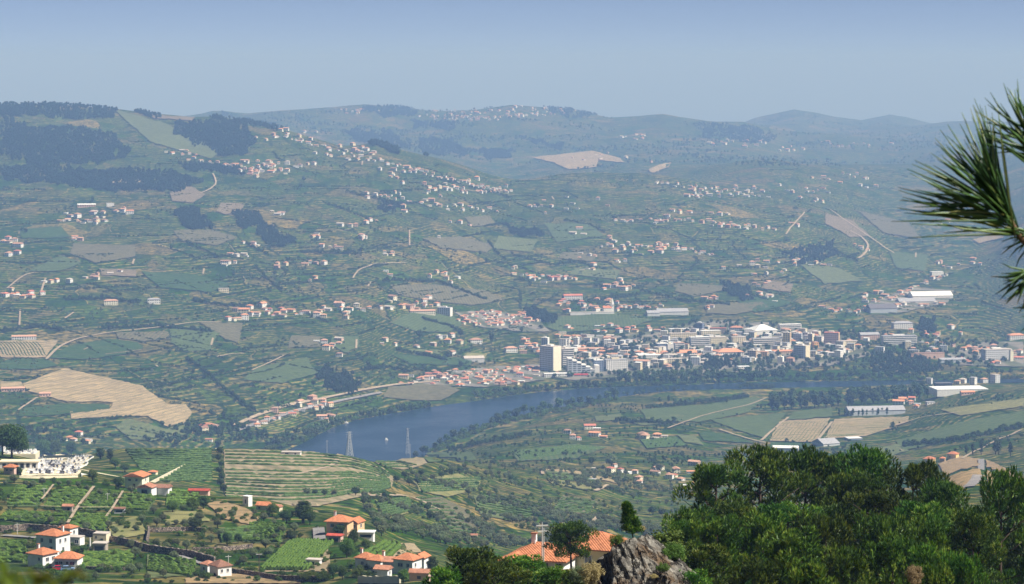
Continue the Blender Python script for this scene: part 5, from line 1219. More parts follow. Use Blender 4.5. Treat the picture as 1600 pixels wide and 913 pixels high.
# ------------------------------------------------------------------ trees of the river banks and the valley floor, one by one
rt = random.Random(5)
ROWS = [
 ([(415, 702), (470, 690), (520, 670), (558, 656)], 20, 9, 14, 'round', L_LITE, 'pale green willow', 'lower left river bank', 'round'),
 ([(430, 690), (480, 676), (530, 660)], 12, 8, 12, 'round', L_MID, 'green tree', 'slope over lower left bank', 'round'),
 ([(562, 655), (620, 645), (672, 635)], 16, 9, 13, 'round', L_MID, 'bushy tree', 'river bank below the dug ground', 'round'),
 ([(735, 622), (800, 614), (850, 610)], 14, 9, 14, 'round', L_MID, 'leafy tree', 'river bank below the waterfront houses', 'round'),
 ([(852, 609), (900, 606), (962, 602)], 14, 9, 14, 'round', L_DARK, 'dark leafy tree', 'river bank below the tallest tower', 'round'),
 ([(965, 600), (1030, 599), (1100, 598)], 17, 14, 20, 'tall', L_DARK, 'tall tree', 'river park bank', 'tall'),
 ([(970, 590), (1040, 589), (1110, 587)], 15, 10, 15, 'round', L_MID, 'round tree', 'river park behind the bank', 'round'),
 ([(1100, 597), (1160, 595), (1230, 594)], 15, 13, 20, 'round', L_DARK, 'big dark tree', 'far bank right of the river park', 'round'),
 ([(1232, 594), (1300, 593), (1400, 591)], 18, 9, 14, 'round', L_DARK, 'dark tree', 'far bank along the right end of the river', 'round'),
 ([(1405, 592), (1500, 588), (1600, 584)], 16, 8, 13, 'round', L_DARK, 'dark bank tree', 'far bank at the right edge', 'round'),
 ([(645, 716), (690, 696), (722, 682), (762, 668)], 12, 8, 15, 'round', L_DARK, 'dark tree', 'near bank under the olive slope', 'round'),
 ([(765, 664), (790, 658), (812, 652)], 7, 14, 20, 'tall', L_DARK, 'tall dark tree', 'near bank at the middle of the river', 'tall'),
 ([(814, 650), (870, 640), (920, 632), (965, 622)], 14, 11, 18, 'round', L_DARK, 'thick dark tree', 'near bank facing the tallest tower', 'round'),
 ([(968, 617), (1030, 613), (1090, 610)], 14, 5, 9, 'round', L_DARK, 'low dark tree', 'near bank facing the river park', 'round'),
 ([(1092, 609), (1140, 608), (1190, 607)], 8, 4, 7, 'round', L_DARK, 'small dark tree', 'near bank left of the poplar belt', 'round'),
 ([(1203, 641), (1290, 637), (1380, 630), (1452, 621)], 24, 19, 25, 'tall', L_DARK, 'tall leafy poplar', 'front of the poplar belt', 'tall'),
 ([(1205, 631), (1310, 627), (1448, 614)], 17, 17, 22, 'round', L_DARK, 'broad tree', 'back of the poplar belt', 'round'),
 ([(1306, 651), (1350, 650), (1392, 649)], 11, 9, 14, 'cypress', L_DARK, 'slim cypress', 'row before the grey winery shed', 'cypress'),
 ([(1502, 712), (1528, 712), (1546, 711), (1564, 711), (1586, 713)], 6, 13, 18, 'cypress', L_DARK, 'tall cypress', 'row behind the dry knoll', 'cypress'),
]
for poly, n, h0, h1, kind, mat, what, where, nm in ROWS:
    u, v = along(poly, n, rt, 0.35, 1.2)
    x, y, z = hit(u, v, 1500 if kind == 'cypress' and poly[0][1] > 700 else 2700)
    dd_, in_ = poly_dist(RIV, x, y)
    for k in range(n):
        if not np.isfinite(y[k]): continue
        if in_[k]:      # keep the trunk on dry land
            x2, y2, z2 = hit(u[k] , v[k] + (-3.0 if v[k] < 612 or u[k] < 850 and v[k] < 700 and poly[0][0] < 750 else 3.0), 2700); x[k], y[k], z[k] = x2[0], y2[0], z2[0]
        tree_at((x[k], y[k], float(ground(x[k], y[k]))), rt.uniform(h0, h1), kind, 'far', mat, '%s, %s from left on the %s' % (what, ordinal(k + 1), where), 'tree', where, 1.0, rr=rt)
# ------------------------------------------------------------------ vineyards with their rows
t = NT('vine_leaves'); tc = t.pos(); n1 = t.noise(tc, 1.4, 5.0, 0.7); g = t.n('ShaderNodeObjectInfo').outputs['Random']
c = t.ramp(n1, [(0.3, (0.020, 0.052, 0.008)), (0.5, (0.075, 0.140, 0.018)), (0.68, (0.170, 0.235, 0.034))])
t.bsdf(c, 0.7, 0.2, n1, 0.5, 0.8); M_VROW = t.mat
t = NT('vine_leaves_far'); tc = t.pos(); n1 = t.noise(tc, 0.5, 4.0, 0.7)
c = t.ramp(n1, [(0.3, (0.026, 0.054, 0.014)), (0.5, (0.058, 0.105, 0.026)), (0.68, (0.12, 0.17, 0.05))])
t.bsdf(c, 0.8, 0.1, n1, 0.5, 0.6); M_VROWF = t.mat
def vine_row(P, w, h, rr, mat):
    """leafy hedge along a world polyline: uneven cross-sections"""
    mb = MB(); n = len(P); V = []; Fc = []
    for i, p in enumerate(P):
        a = P[max(0, i - 1)]; b = P[min(n - 1, i + 1)]; d = Vector((b[0] - a[0], b[1] - a[1], 0)).normalized(); s = Vector((-d.y, d.x, 0))
        hh = h * rr.uniform(0.72, 1.2) * (0.25 if rr.random() < 0.05 else 1); ww = w * rr.uniform(0.7, 1.3)
        for k, z in ((-0.42, -0.2), (-0.55, 0.55), (-0.18, 1.0), (0.22, 0.97), (0.55, 0.5), (0.42, -0.2)):
            V.append(Vector((p[0], p[1], p[2])) + s * (k * ww + rr.uniform(-.12, .12) * w) + Vector((0, 0, max(-0.2, z) * hh + rr.uniform(-.1, .1) * h)))
    for i in range(n - 1):
        for k in range(5): Fc.append((i * 6 + k, (i + 1) * 6 + k, (i + 1) * 6 + k + 1, i * 6 + k + 1))
    Fc.append((0, 1, 2, 3, 4, 5)); Fc.append(tuple(range(n * 6 - 1, n * 6 - 7, -1)))
    mb.add(V, Fc, mat)
    return mb
rv = random.Random(31)
def lerp(a, b, t): return tuple(a[i] + (b[i] - a[i]) * t for i in range(len(a)))
def vineyard(label, lines, w, h, mat, dmin=60.0, seg=2.5, group='vineyards', name='vineyard'):
    """lines: image polylines, one per row"""
    o = None; made = 0
    for L in lines:
        P = np.array(L, float); s = np.r_[0, np.cumsum(np.hypot(*np.diff(P, axis=0).T))]
        t = np.linspace(0, s[-1], max(3, int(s[-1] / 2.0))); x, y, z = hit(np.interp(t, s, P[:, 0]), np.interp(t, s, P[:, 1]), dmin)
        ok = np.isfinite(y)
        if ok.sum() < 3: continue
        x, y = x[ok], y[ok]
        if y.max() - y.min() > 0.25 * y.mean(): continue
        y = np.convolve(np.pad(y, 3, mode='edge'), np.ones(7) / 7, 'valid')
        l = np.r_[0, np.cumsum(np.hypot(np.diff(x), np.diff(y)))]; q = np.arange(0, l[-1], seg)
        if len(q) < 3: continue
        xx, yy = np.interp(q, l, x), np.interp(q, l, y); zz = ground(xx, yy) + off(yy) * 0.6
        if o is None:
            o = empty(name, (float(xx[0]), float(yy[0]), float(zz[0])))
        ox, oy, oz = o.location
        vine_row(list(zip(xx - ox, yy - oy, zz - oz)), w, h, rv, mat).obj('vine_row', o); made += 1
    if o: tag(o, label, 'vineyard', group)
    return o
def quad_rows(tl, tr, br, bl, n): return [[lerp(tl, bl, (k + .5) / n), lerp(tr, br, (k + .5) / n)] for k in range(n)]
# rounded terraced hill: rows follow the contour and close in towards its right end
drape('terraced_soil', [(350, 703), (430, 705), (522, 709), (560, 718), (600, 733), (616, 748), (612, 762), (560, 778), (500, 792), (420, 796), (352, 788)], field_mat('terrace_soil', (0.29, 0.235, 0.15), (0.20, 0.19, 0.10), 7.0, 0.6), 1150)
rows = []
for k in range(17):
    t_ = (k + 0.5) / 17
    if 0.28 < t_ < 0.34: continue
    rows.append([(352, 706 + 80 * t_), (440, 707 + 84 * t_), (505, 710 + 78 * t_), (548, 715 + 64 * t_), (585, 728 + 46 * t_), (610, 744 + 20 * t_)])
    rows[-1] = [(a, b + rv.uniform(-.9, .9)) for a, b in rows[-1]]
vineyard('terraced vineyard of long curved rows on the rounded hill', rows, 1.5, 1.5, M_VROWF, 1150)
vineyard('green vineyard in fine level rows left of the tree line', [[(195 + 40 * t_, 702 + 56 * t_), (270, 703 + 56 * t_), (334, 700 + 58 * t_)] for t_ in np.linspace(0, 1, 19)], 1.9, 1.5, M_VROWF, 1150)
drape('terraced_soil', [(556, 706), (610, 706), (662, 718), (668, 726), (632, 736), (600, 730), (570, 716)], field_mat('terrace_soil', (0, 0, 0), (0, 0, 0)), 1150)
vineyard('terraced vineyard behind the rounded hill, below the pylons', [[(556 + 45 * t_, 708 + 24 * t_), (610 + 20 * t_, 709 + 22 * t_), (664 - 20 * t_, 719 + 15 * t_)] for t_ in np.linspace(0, 1, 7)], 1.8, 1.5, M_VROWF, 1150)
drape('striped_soil', [(1218, 660), (1298, 654), (1272, 693), (1202, 690)], field_mat('stripe_soil', (0.31, 0.245, 0.15), (0.24, 0.20, 0.12), 9.0, 0.3), 2700)
drape('striped_soil', [(1305, 656), (1420, 652), (1418, 661), (1385, 673), (1350, 683), (1287, 688)], field_mat('stripe_soil', (0, 0, 0), (0, 0, 0)), 2700)
vineyard('smaller striped vineyard left of the diagonal track', [[lerp((1222, 661), (1296, 655), t_), lerp((1196, 690), (1268, 692), t_)] for t_ in np.linspace(0, 1, 13)], .9, .7, M_VROWF, 2700, 4)
vineyard('larger striped vineyard below the winery shed', [[lerp((1308, 657), (1420, 653), t_), lerp((1290, 687), (1362, 680), t_)] for t_ in np.linspace(0, 1, 20)], .9, .7, M_VROWF, 2700, 4)
drape('striped_soil', [(0, 534), (92, 533), (70, 560), (0, 560)], field_mat('stripe_soil', (0, 0, 0), (0, 0, 0)), 2700)
vineyard('pale striped vineyard at the left edge of the far slope', [[(k * 5.0 - 8, 535), (k * 5.0 + 2, 547), (k * 5.0 + 6, 559)] for k in range(14)], 1.6, 1.4, M_VROWF, 2700, 4)
PARC = [('first', (25, 762), (82, 762), (62, 792), (10, 792), 7), ('second', (88, 764), (143, 766), (118, 798), (68, 797), 9), ('third', (150, 768), (190, 773), (172, 798), (125, 798), 9), ('fourth', (198, 775), (245, 778), (232, 800), (180, 799), 7)]
for nm, a, b, c_, d_, n in PARC:
    drape('parcel_soil', [a, b, c_, d_], FM['green'], 60, lift=.5)
    vineyard('bright green vine parcel under the cemetery, %s from left' % nm, quad_rows(a, b, c_, d_, n), 1.25, 1.35, M_VROW, 60, 1.2)
PARC2 = [('vine parcel on the left edge above the stone wall', (10, 803), (112, 804), (100, 825), (0, 815), 6), ('vine parcel above the white houses', (122, 806), (175, 806), (163, 832), (104, 830), 8),
 ('dark vine parcel left of the white houses', (0, 848), (42, 848), (40, 882), (0, 882), 9), ('vine parcel right of the white houses', (132, 866), (212, 864), (205, 890), (125, 891), 8), ('vine parcel right of the yellow house', (262, 768), (310, 770), (318, 790), (258, 792), 6),
 ('vine parcel below the stone road', (235, 872), (308, 882), (300, 903), (232, 895), 8), ('vine parcel above the diagonal rows', (392, 818), (448, 822), (440, 850), (380, 848), 9)]
for lab, a, b, c_, d_, n in PARC2:
    drape('parcel_soil', [a, b, c_, d_], FM['green'], 60, lift=.5)
    vineyard('green ' + lab if not lab.startswith('dark') else lab, quad_rows(a, b, c_, d_, n), 1.2, 1.35, M_VROW, 60, 1.2)
drape('striped_soil', [(466, 843), (512, 848), (518, 894), (412, 894)], field_mat('stripe_soil', (0, 0, 0), (0, 0, 0)), 60, lift=.5)
vineyard('vineyard of thin diagonal rows below the pale road', [[lerp((412, 893), (518, 894), t_), lerp((462, 845), (556, 850), t_)] for t_ in np.linspace(-0.05, 0.62, 15)], 0.9, 1.2, M_VROW, 60, 1.2)
drape('striped_soil', [(600, 848), (648, 850), (672, 880), (600, 884), (563, 872)], field_mat('stripe_soil', (0, 0, 0), (0, 0, 0)), 60, lift=.5)
vineyard('short fanned vineyard above the orange roofed cluster', [[(560 + 14 * k, 874 + 1.2 * k), (590 + 9.5 * k, 858 + 1.0 * k), (604 + 7 * k, 849 + 1.2 * k)] for k in range(8)], 1.2, 1.4, M_VROW, 60, 1.2)
vineyard('sparse vineyard on the brown slope in mid valley', [[(650 + 4.5 * k, 780 + 5 * k), (690 + 5 * k, 778 + 5.5 * k)] for k in range(11)], 1.0, 1.1, M_VROWF, 1000, 2)

MV = [('green vineyard on the yellowish slope beside the olive grove', (650, 752), (752, 747), (745, 768), (660, 772), 6), ('rows of young vines low on the valley slope', (880, 778), (935, 786), (922, 806), (862, 800), 9), ('vineyard between the olives in mid valley', (758, 772), (848, 790), (830, 814), (742, 800), 8),
 ('long rows on the near south plain', (800, 706), (905, 697), (945, 702), (815, 721), 8), ('dark vine rows beside the south bank farms', (1000, 689), (1056, 684), (1075, 698), (1010, 702), 9), ('narrow vine strip below the south hamlet', (852, 740), (905, 744), (938, 754), (862, 752), 4),
 ('vineyard on the slope above the dirt track', (585, 785), (640, 779), (645, 800), (600, 812), 7), ('rows at the foot of the terraced hill', (455, 790), (560, 778), (570, 786), (470, 806), 5), ('vine plot left of the tall pillar', (340, 832), (400, 826), (398, 845), (345, 850), 6)]
for lab, a, b, c_, d_, n in MV:
    vineyard(lab, quad_rows(a, b, c_, d_, n), 1.4, 1.4, M_VROWF, 60 if a[0] < 600 else 900, 2.5)
# ------------------------------------------------------------------ near houses
def gat(u, v, back=0.0, dmin=60.0):
    x, y, z = at(u, v, dmin); return (x, y + back, z)
A = math.radians
W1 = [('f', -1.6, 4.6, .9, 1.2), ('f', 1.8, 4.6, 1.0, 1.3), ('f', 1.9, 1.7, 1.1, 2.2), ('r', -1.5, 4.4, .9, 1.2), ('r', 1.2, 4.4, .9, 1.2), ('r', 0, 1.6, 1.0, 1.2)]
house(gat(80, 868, 4), A(-27), 7.6, 7.4, 6.1, 'hip', 1.6, 'white', 'orange', W1, (2.6, 1.5), 'tall white two storey house with orange hipped roof, lower left', ov=.5)
house(gat(64, 887, 3), A(-33), 6.0, 6.4, 3.9, 'hip', 1.5, 'white', 'orange', [('r', -1.2, 2.4, 1.2, 1.1), ('r', 1.4, 2.4, 1.2, 1.1), ('f', 1.6, 2.6, .8, .9)], (-1.6, 0), 'white house with chimney before the tall white house', ov=.5)
house(gat(105, 889, 3), A(-8), 7.0, 5.6, 2.9, 'hip', 1.7, 'white', 'orange', [('f', -1.6, 1.6, 1.0, 1.0), ('f', .4, 1.6, .7, 1.0), ('f', 1.9, 1.6, 1.3, 1.0)], None, 'low white house with orange roof behind the red car', ov=.4, door=('f', -2.8, .9, 2.0))
house(gat(115, 853, 3), A(-14), 5.0, 4.0, 2.4, 'flat', None, 'white', 'pale', [('f', 1.4, 1.2, 1.2, 1.2)], None, 'white flat annex right of the tall white house', cat='annex', name='annex', ov=.1)
house(gat(104, 846, 4), A(-27), 4.5, 4.5, 4.0, 'hip', 1.0, 'white', 'orange', [('r', 0, 2.6, .9, 1.1)], None, 'small orange roofed wing behind the tall white house', cat='house', name='house_wing', ov=.4)
house(gat(157, 850, 3), A(-12), 4.6, 4.2, 3.0, 'flat', None, 'cream', 'pale', [('f', -1.2, 2.0, .6, .8, False), ('f', .8, .8, .9, 1.6, False)], None, 'roofless cream stone ruin above the stone terrace', cat='ruin', name='ruin', ov=.05)
house(gat(155, 864, 3), A(-6), 4.0, 3.4, 2.6, 'flat', None, 'stone', 'pale', [('f', 0, 1.1, 3.0, 1.5, False)], None, 'low stone shed with dark opening under the ruin', cat='shed', name='shed', ov=.3)
house(gat(212, 764, 4), A(-14), 7.4, 7.6, 4.8, 'gabley', 1.3, 'paleyellow', 'orange', [('f', -1.6, 3.5, 1.1, .8), ('f', 1.3, 3.5, .9, .9), ('r', 0, 3.2, 1.0, 1.0), ('r', 2.2, 1.4, 1.0, 1.0)], None, 'pale yellow house with orange gabled roof beneath the cemetery', ov=.8, door=('f', .2, 1.0, 2.0))
house(gat(228, 774, 3), A(-16), 6.0, 5.0, 2.8, 'gabley', 1.3, 'white', 'terra', [('f', 0, 1.4, 2.4, 1.6, False)], None, 'white barn gable beside the yellow house', cat='barn', name='barn', ov=.4)
house(gat(249, 774, 4), A(-10), 7.6, 5.0, 2.6, 'gable', 1.1, 'white', 'brown', [('f', -1.5, 1.5, .8, .9)], None, 'long brown roofed barn wing beside the yellow house', cat='barn', name='barn_wing', ov=.4)
house(gat(238, 744, 3), A(-12), 5.0, 4.0, 2.2, 'hip', .9, 'cream', 'orange', [('f', 0, 1.2, .8, .8)], None, 'small orange roofed hut behind the yellow house', cat='hut', name='hut', ov=.3)
house(gat(105, 800, 2), A(-6), 3.6, 2.6, 1.8, 'gable', .7, 'stone', 'terra', [('f', .5, .9, .9, .9, False)], None, 'tiny terracotta roofed hut among the vine parcels', cat='hut', name='hut', ov=.25)
house(gat(186, 803, 2), A(-4), 3.6, 2.6, 1.6, 'gable', .5, 'grey', 'brown', [('f', 0, .8, 2.4, .7, False)], None, 'tiny grey hut with brown roof among the vine parcels', cat='hut', name='hut', ov=.25)
house(gat(343, 903, 3), A(-52), 4.6, 4.6, 3.1, 'hip', 1.6, 'white', 'brown', [('r', -1.0, 1.9, .7, .9), ('r', 1.0, 1.9, .7, .9)], None, 'white cottage with brown roof beside the stone road', ov=.4)
house(gat(324, 897, 3), A(-45), 3.4, 3.4, 2.4, 'hip', 1.0, 'white', 'terra', [('f', 0, 1.3, .8, .9)], None, 'small terracotta lean-to left of the brown roofed cottage', cat='shed', name='lean_to', ov=.3)
house(gat(530, 838, 4), A(-14), 7.2, 6.8, 4.6, 'hip', 1.8, 'peach', 'orange', [('f', 1.4, 3.4, 2.0, 1.1), ('f', -1.6, 3.4, 1.1, 1.1), ('f', 1.2, 1.2, 2.2, 1.4)], (-2.0, 1.0), 'large peach villa with orange hipped roof above the valley', ov=.7, name='villa')
house(gat(554, 836, 4), A(-22), 4.2, 5.6, 3.7, 'gabley', 1.4, 'peach', 'orange', [('f', .6, 2.6, 1.2, 1.2), ('r', 0, 2.6, 1.1, 1.1)], None, 'peach gabled wing on the right of the peach villa', cat='house', name='villa_wing', ov=.4)
house(gat(572, 843, 3), A(-6), 5.0, 3.6, 2.0, 'flat', None, 'white', 'white', [('f', 0, .9, 3.8, .9, False)], None, 'white flat pool house right of the peach villa', cat='pool house', name='pool_house', ov=.4)
house(gat(523, 848, 2), A(-14), 4.6, 3.0, 2.0, 'gable', .5, 'pink', 'red', [('f', 0, .9, 3.0, 1.2, False)], None, 'small red roofed shelter in front of the peach villa', cat='shelter', name='shelter', ov=.3)
house(gat(571, 889, 3), A(-24), 4.6, 4.6, 2.8, 'hip', 1.4, 'white', 'orange', [('r', 0, 1.5, .9, 1.0), ('f', 0, 1.5, .8, .9)], (-1.4, 0), 'leftmost orange roofed house in the bottom cluster', ov=.4)
house(gat(590, 893, 3), A(-30), 4.4, 4.4, 2.8, 'hip', 1.4, 'white', 'orange', [('r', 0, 1.6, .9, 1.0)], (1.2, 1.0), 'second orange roofed house in the bottom cluster', ov=.4)
house(gat(612, 896, 3), A(-14), 4.4, 4.0, 2.9, 'gable', 1.2, 'white', 'terra', [('f', -.6, 1.6, 1.0, .9)], None, 'middle terracotta roofed house in the bottom cluster', ov=.35)
house(gat(598, 904, 2.5), A(-18), 3.8, 3.4, 2.2, 'gable', .9, 'white', 'terra', [('r', 0, 1.2, .8, .8)], None, 'low front house of the bottom cluster with white wall', ov=.35)
house(gat(636, 897, 4), A(-26), 6.0, 5.6, 3.6, 'hip', 1.5, 'white', 'orange', [('f', -.8, 2.2, 1.5, 1.0), ('f', 1.6, 2.2, .8, 1.0), ('r', -1, 2.2, .8, 1.0)], None, 'largest house of the bottom cluster, front in blue shade', ov=.45)
house(gat(657, 896, 4), A(-20), 3.6, 4.4, 3.9, 'gabley', 1.1, 'white', 'orange', [('f', .5, 2.6, .8, 1.0), ('f', -.8, .9, .8, 1.4)], None, 'bright white gable house at the right of the bottom cluster', ov=.35)
house(gat(656, 908, 2), A(-10), 5.0, 3.0, 1.9, 'gable', .8, 'pink', 'terra', [('f', 0, .8, 1.0, .8, False)], None, 'terracotta roofed shed lowest right in the bottom cluster', cat='shed', name='shed', ov=.3)
_q = gat(848, 893, 5)
house((_q[0], _q[1], _q[2] - 1.1), A(-18), 8.6, 7.6, 2.4, 'hip', 1.9, 'white', 'orange', [('f', 1.6, 1.6, .9, 1.1), ('f', 3.6, 1.6, .9, 1.1), ('f', -2.2, 1.6, 1.0, 1.1)], (-1.8, 1.8), 'big orange roofed house behind the lone round pine', ov=.6)
house((_q[0] - 3.6, _q[1] - 2, _q[2] - 1.6), A(-18), 6.0, 6.0, 2.2, 'gabley', 1.5, 'cream', 'orange', [('f', 0, 1.2, 1.2, 1.0)], None, 'orange gabled wing left of the big orange roofed house', cat='house', name='house_wing', ov=.5)
house((_q[0] + 8.2, _q[1] + 4, _q[2] - .9), A(-24), 8.0, 7.5, 3.0, 'hip', 2.0, 'cream', 'orange', [('f', 0, 1.6, 1.0, 1.1)], None, 'orange roof showing between the round pine and the rock', ov=.6)
house(gat(1453, 726, 4), A(-24), 9.8, 8.6, 5.2, 'hip', 2.2, 'yellow', 'orange', [('f', -1.6, 3.0, 1.0, 1.1), ('f', 1.2, 3.0, 1.0, 1.1), ('r', 0, 3.0, 1.0, 1.1)], None, 'left yellow house with orange roof over the pines', ov=.6)
house(gat(1490, 718, 4), A(-30), 9.2, 8.2, 5.0, 'hip', 2.2, 'yellow', 'orange', [('f', -1.5, 2.4, 1.0, 1.1), ('r', 1.0, 2.4, 1.0, 1.1)], None, 'right yellow house with orange roof beside the dry knoll', ov=.6)
house(gat(1474, 722, 5), A(-20), 5.0, 5.0, 3.0, 'hip', 1.4, 'tan', 'orange', [('f', 0, 1.8, .9, 1.0)], None, 'low orange roofed link between the two yellow houses', cat='house', name='house_wing', ov=.4)
house(gat(386, 792, 2), A(-30), 2.6, 2.6, 3.6, 'flat', None, 'white', 'white', [('f', 0, 1.8, .5, 1.6, False)], None, 'small white tower above the dry knoll on the left', cat='tower', name='water_tower', ov=.1)
house(gat(411, 798, 3), A(-18), 4.6, 3.8, 1.6, 'gable', 1.2, 'cream', 'orange', [('f', -1.0, .8, .8, .7)], None, 'orange roof peeking over trees right of the white tower', cat='house', ov=.3)
house(gat(432, 800, 3), A(-18), 3.0, 3.0, 1.4, 'gable', .8, 'cream', 'terra', [('f', 0, .7, .6, .6)], None, 'tiny terracotta roof among trees left of the conifer', cat='hut', name='hut', ov=.3)
house(gat(455, 712, 3, 1150), A(-4), 13, 5.0, 2.2, 'flat', None, 'white', 'pale', [('f', -3, 1.2, 2.4, 1.2, False), ('f', 3, 1.2, 1.2, 1.0, False)], None, 'low white farm building on top of the terraced hill', cat='farm building', name='farm_building', ov=.3)
house(gat(326, 690, 3, 1150), A(-4), 9, 5.0, 2.6, 'gable', 1.2, 'white', 'terra', [('f', 0, 1.3, 1.0, 1.0)], None, 'white cottage with terracotta roof at the tree line top', cat='house', ov=.3)
house(gat(310, 774, 3), A(-6), 8, 3.4, 1.5, 'gable', .6, 'pink', 'red', [('f', 0, .8, 1.0, .7, False)], None, 'long red roofed shed at the foot of the tree line', cat='shed', name='shed', ov=.3)
house(gat(490, 885, 2), A(-14), 4.0, 2.6, 1.6, 'flat', None, 'grey', 'pale', [('f', 0, .8, 1.0, .8, False)], None, 'pale flat hut right of the diagonal rows', cat='hut', name='hut', ov=.25)
house(gat(738, 841, 2, 900), A(-8), 5.4, 3.6, 1.4, 'gable', .7, 'cream', 'terra', [('f', 0, .7, .8, .7, False)], None, 'lone terracotta hut on the olive slope', cat='hut', name='hut', ov=.3)
# cemetery terrace with its retaining walls, chapel row and graves
M_MARB = plain('marble', (0.78, 0.77, 0.75), 0.5, 0.1, 2.0); M_MARB2 = plain('grey_marble', (0.38, 0.39, 0.42), 0.5, 0.15, 2.0); M_MARB3 = plain('dark_granite', (0.10, 0.10, 0.12), 0.4, 0.15, 2.0)
def wall_along(name, poly, h, th, mat, label, cat='wall', dmin=60.0, sink=1.0, seg=3.0):
    P = np.array(poly, float); s = np.r_[0, np.cumsum(np.hypot(*np.diff(P, axis=0).T))]
    t = np.linspace(0, s[-1], max(3, int(s[-1] / seg))); x, y, z = hit(np.interp(t, s, P[:, 0]), np.interp(t, s, P[:, 1]), dmin)
    y = np.convolve(np.pad(y, 2, mode='edge'), np.ones(5) / 5, 'valid'); n = len(x); z = ground(x, y)
    tx, ty = np.gradient(x), np.gradient(y); l = np.hypot(tx, ty); sx_, sy_ = -ty / l * th / 2, tx / l * th / 2
    rr = np.random.default_rng(len(poly)); top = h * rr.uniform(0.93, 1.05, n)
    mb = MB(); V = []; Fc = []; ox, oy, oz = x[0], y[0], z[0]
    for i in range(n):
        for (a, zz) in ((-1, -sink), (-1, top[i]), (1, top[i]), (1, -sink)): V.append((x[i] + a * sx_[i] - ox, y[i] + a * sy_[i] - oy, z[i] + zz - oz))
    for i in range(n - 1):
        for k in range(4): Fc.append((i * 4 + k, i * 4 + (k + 1) % 4, (i + 1) * 4 + (k + 1) % 4, (i + 1) * 4 + k))
    Fc += [(3, 2, 1, 0), (n * 4 - 4, n * 4 - 3, n * 4 - 2, n * 4 - 1)]
    o = mb.add(V, Fc, mat).obj(name); o.location = (ox, oy, oz); tag(o, label, cat)
    return o
t = NT('dry_stone'); tc = t.pos(); vv = t.voro(tc, 1.1, 'F1', '3D'); ve = t.voro(tc, 1.1, 'DISTANCE_TO_EDGE', '3D')
c = t.mix(0.8, t.ramp(t.n('ShaderNodeSeparateColor').outputs[0] if False else t.noise(tc, 0.9, 5.0), [(0.3, (0.11, 0.085, 0.065)), (0.5, (0.24, 0.19, 0.15)), (0.7, (0.40, 0.34, 0.27))]), t.ramp(t.noise(tc, 2.2, 4.0), [(0.3, (0.25, 0.25, 0.25)), (0.7, (0.8, 0.78, 0.75))]), 'SOFT_LIGHT')
c = t.mix(t.smooth(ve.outputs['Distance'], 0.10, 0.03), c, (0.04, 0.035, 0.03)); t.bsdf(c, 0.95, 0.1, ve.outputs['Distance'], 0.2, 0.8); M_DRYST = t.mat
drape('cemetery_ground', [(32, 744), (62, 711), (143, 711), (122, 743)], field_mat('cemetery_sand', (0.62, 0.54, 0.38), (0.55, 0.48, 0.36), 5.0, 0.3, 0.4), 60, (4, 2), .4)
wall_along('cemetery_wall', [(30, 747), (60, 748), (95, 747), (122, 746)], 0.9, 0.5, WALL['cream'], 'pale front wall of the cemetery terrace', sink=2.0)
wall_along('cemetery_wall', [(122, 746), (133, 728), (144, 711)], 0.9, 0.4, WALL['white'], 'right side wall of the cemetery terrace')
wall_along('cemetery_wall', [(31, 745), (46, 728), (62, 711)], 1.0, 0.4, WALL['cream'], 'left side wall of the cemetery terrace')
rc = random.Random(3)
tomb_me = []
for mt in (M_MARB, M_MARB, M_MARB2, M_MARB3):
    m = MB(); m.box(-.55, .55, -1.1, 1.1, -.6, .55, mt); m.box(-.62, .62, -1.18, 1.18, .553, .68, mt); slab = m.mesh('slab')
    m = MB(); m.box(-.5, .5, .8, 1.0, .683, 1.35, mt); m.box(-.07, .07, .84, .96, 1.353, 2.0, M_MARB); m.box(-.3, .3, .85, .95, 1.6, 1.72, M_MARB); head = m.mesh('headstone')
    tomb_me.append((slab, head))
for r_ in range(9):
    for k in range(17):
        t_ = (r_ + .5) / 9; s_ = (k + .5) / 17
        if 0.50 < s_ < 0.56: continue
        u = lerp((40, 742), (66, 713), t_)[0] * (1 - s_) + lerp((119, 742), (139, 713), t_)[0] * s_ + rc.uniform(-.8, .8); v = 742 - 29 * t_ + rc.uniform(-.5, .5)
        x, y, z = at(u, v)
        o = empty('tomb', (x, y, z), rc.uniform(-.12, .12)); q = rc.uniform(.8, 1.12); o.scale = (q, q, q * rc.uniform(.8, 1.35))
        ti = rc.randrange(4); a, b = tomb_me[ti]; link('slab', a, o); link('headstone', b, o)
        tag(o, '%s tomb, %s from left in the %s row of the cemetery' % (('white marble', 'white marble', 'grey marble', 'dark granite')[ti], ordinal(k + 1 - (k > 8)), ordinal(r_ + 1)), 'tomb', 'tombs in the cemetery')
o = empty('columbarium', gat(28, 735, 6), 0.0)
MB().box(-8.5, 7.5, -1, 5, -3, 2.6, WALL['white']).obj('wall', o); MB().box(-8.8, 7.8, -1.3, 5.3, 2.603, 3.0, WALL['cream']).obj('roof', o)
for k in range(6): MB().box(-7.4 + 2.5 * k, -5.9 + 2.5 * k, -1.05, -.9, .3, 2.1, M_GLASS).obj('niche', o)
tag(o, 'long white niche building at the left of the cemetery', 'mausoleum')
o = empty('upper_graveyard', gat(30, 713, 5), 0.0)
MB().box(-7.5, 7.5, -5, 6, -3, 1.0, WALL['cream']).obj('terrace', o)
for k in range(7):
    for j in range(3): MB().box(-6.8 + 2.0 * k, -5.6 + 2.0 * k, -4.2 + 3.2 * j, -2.2 + 3.2 * j, 1.003, 1.5 + .3 * ((k * 3 + j) % 3), M_MARB if (k + j) % 3 else M_MARB2).obj('tomb_slab', o)
tag(o, 'upper walled graveyard terrace at the left edge', 'graveyard')
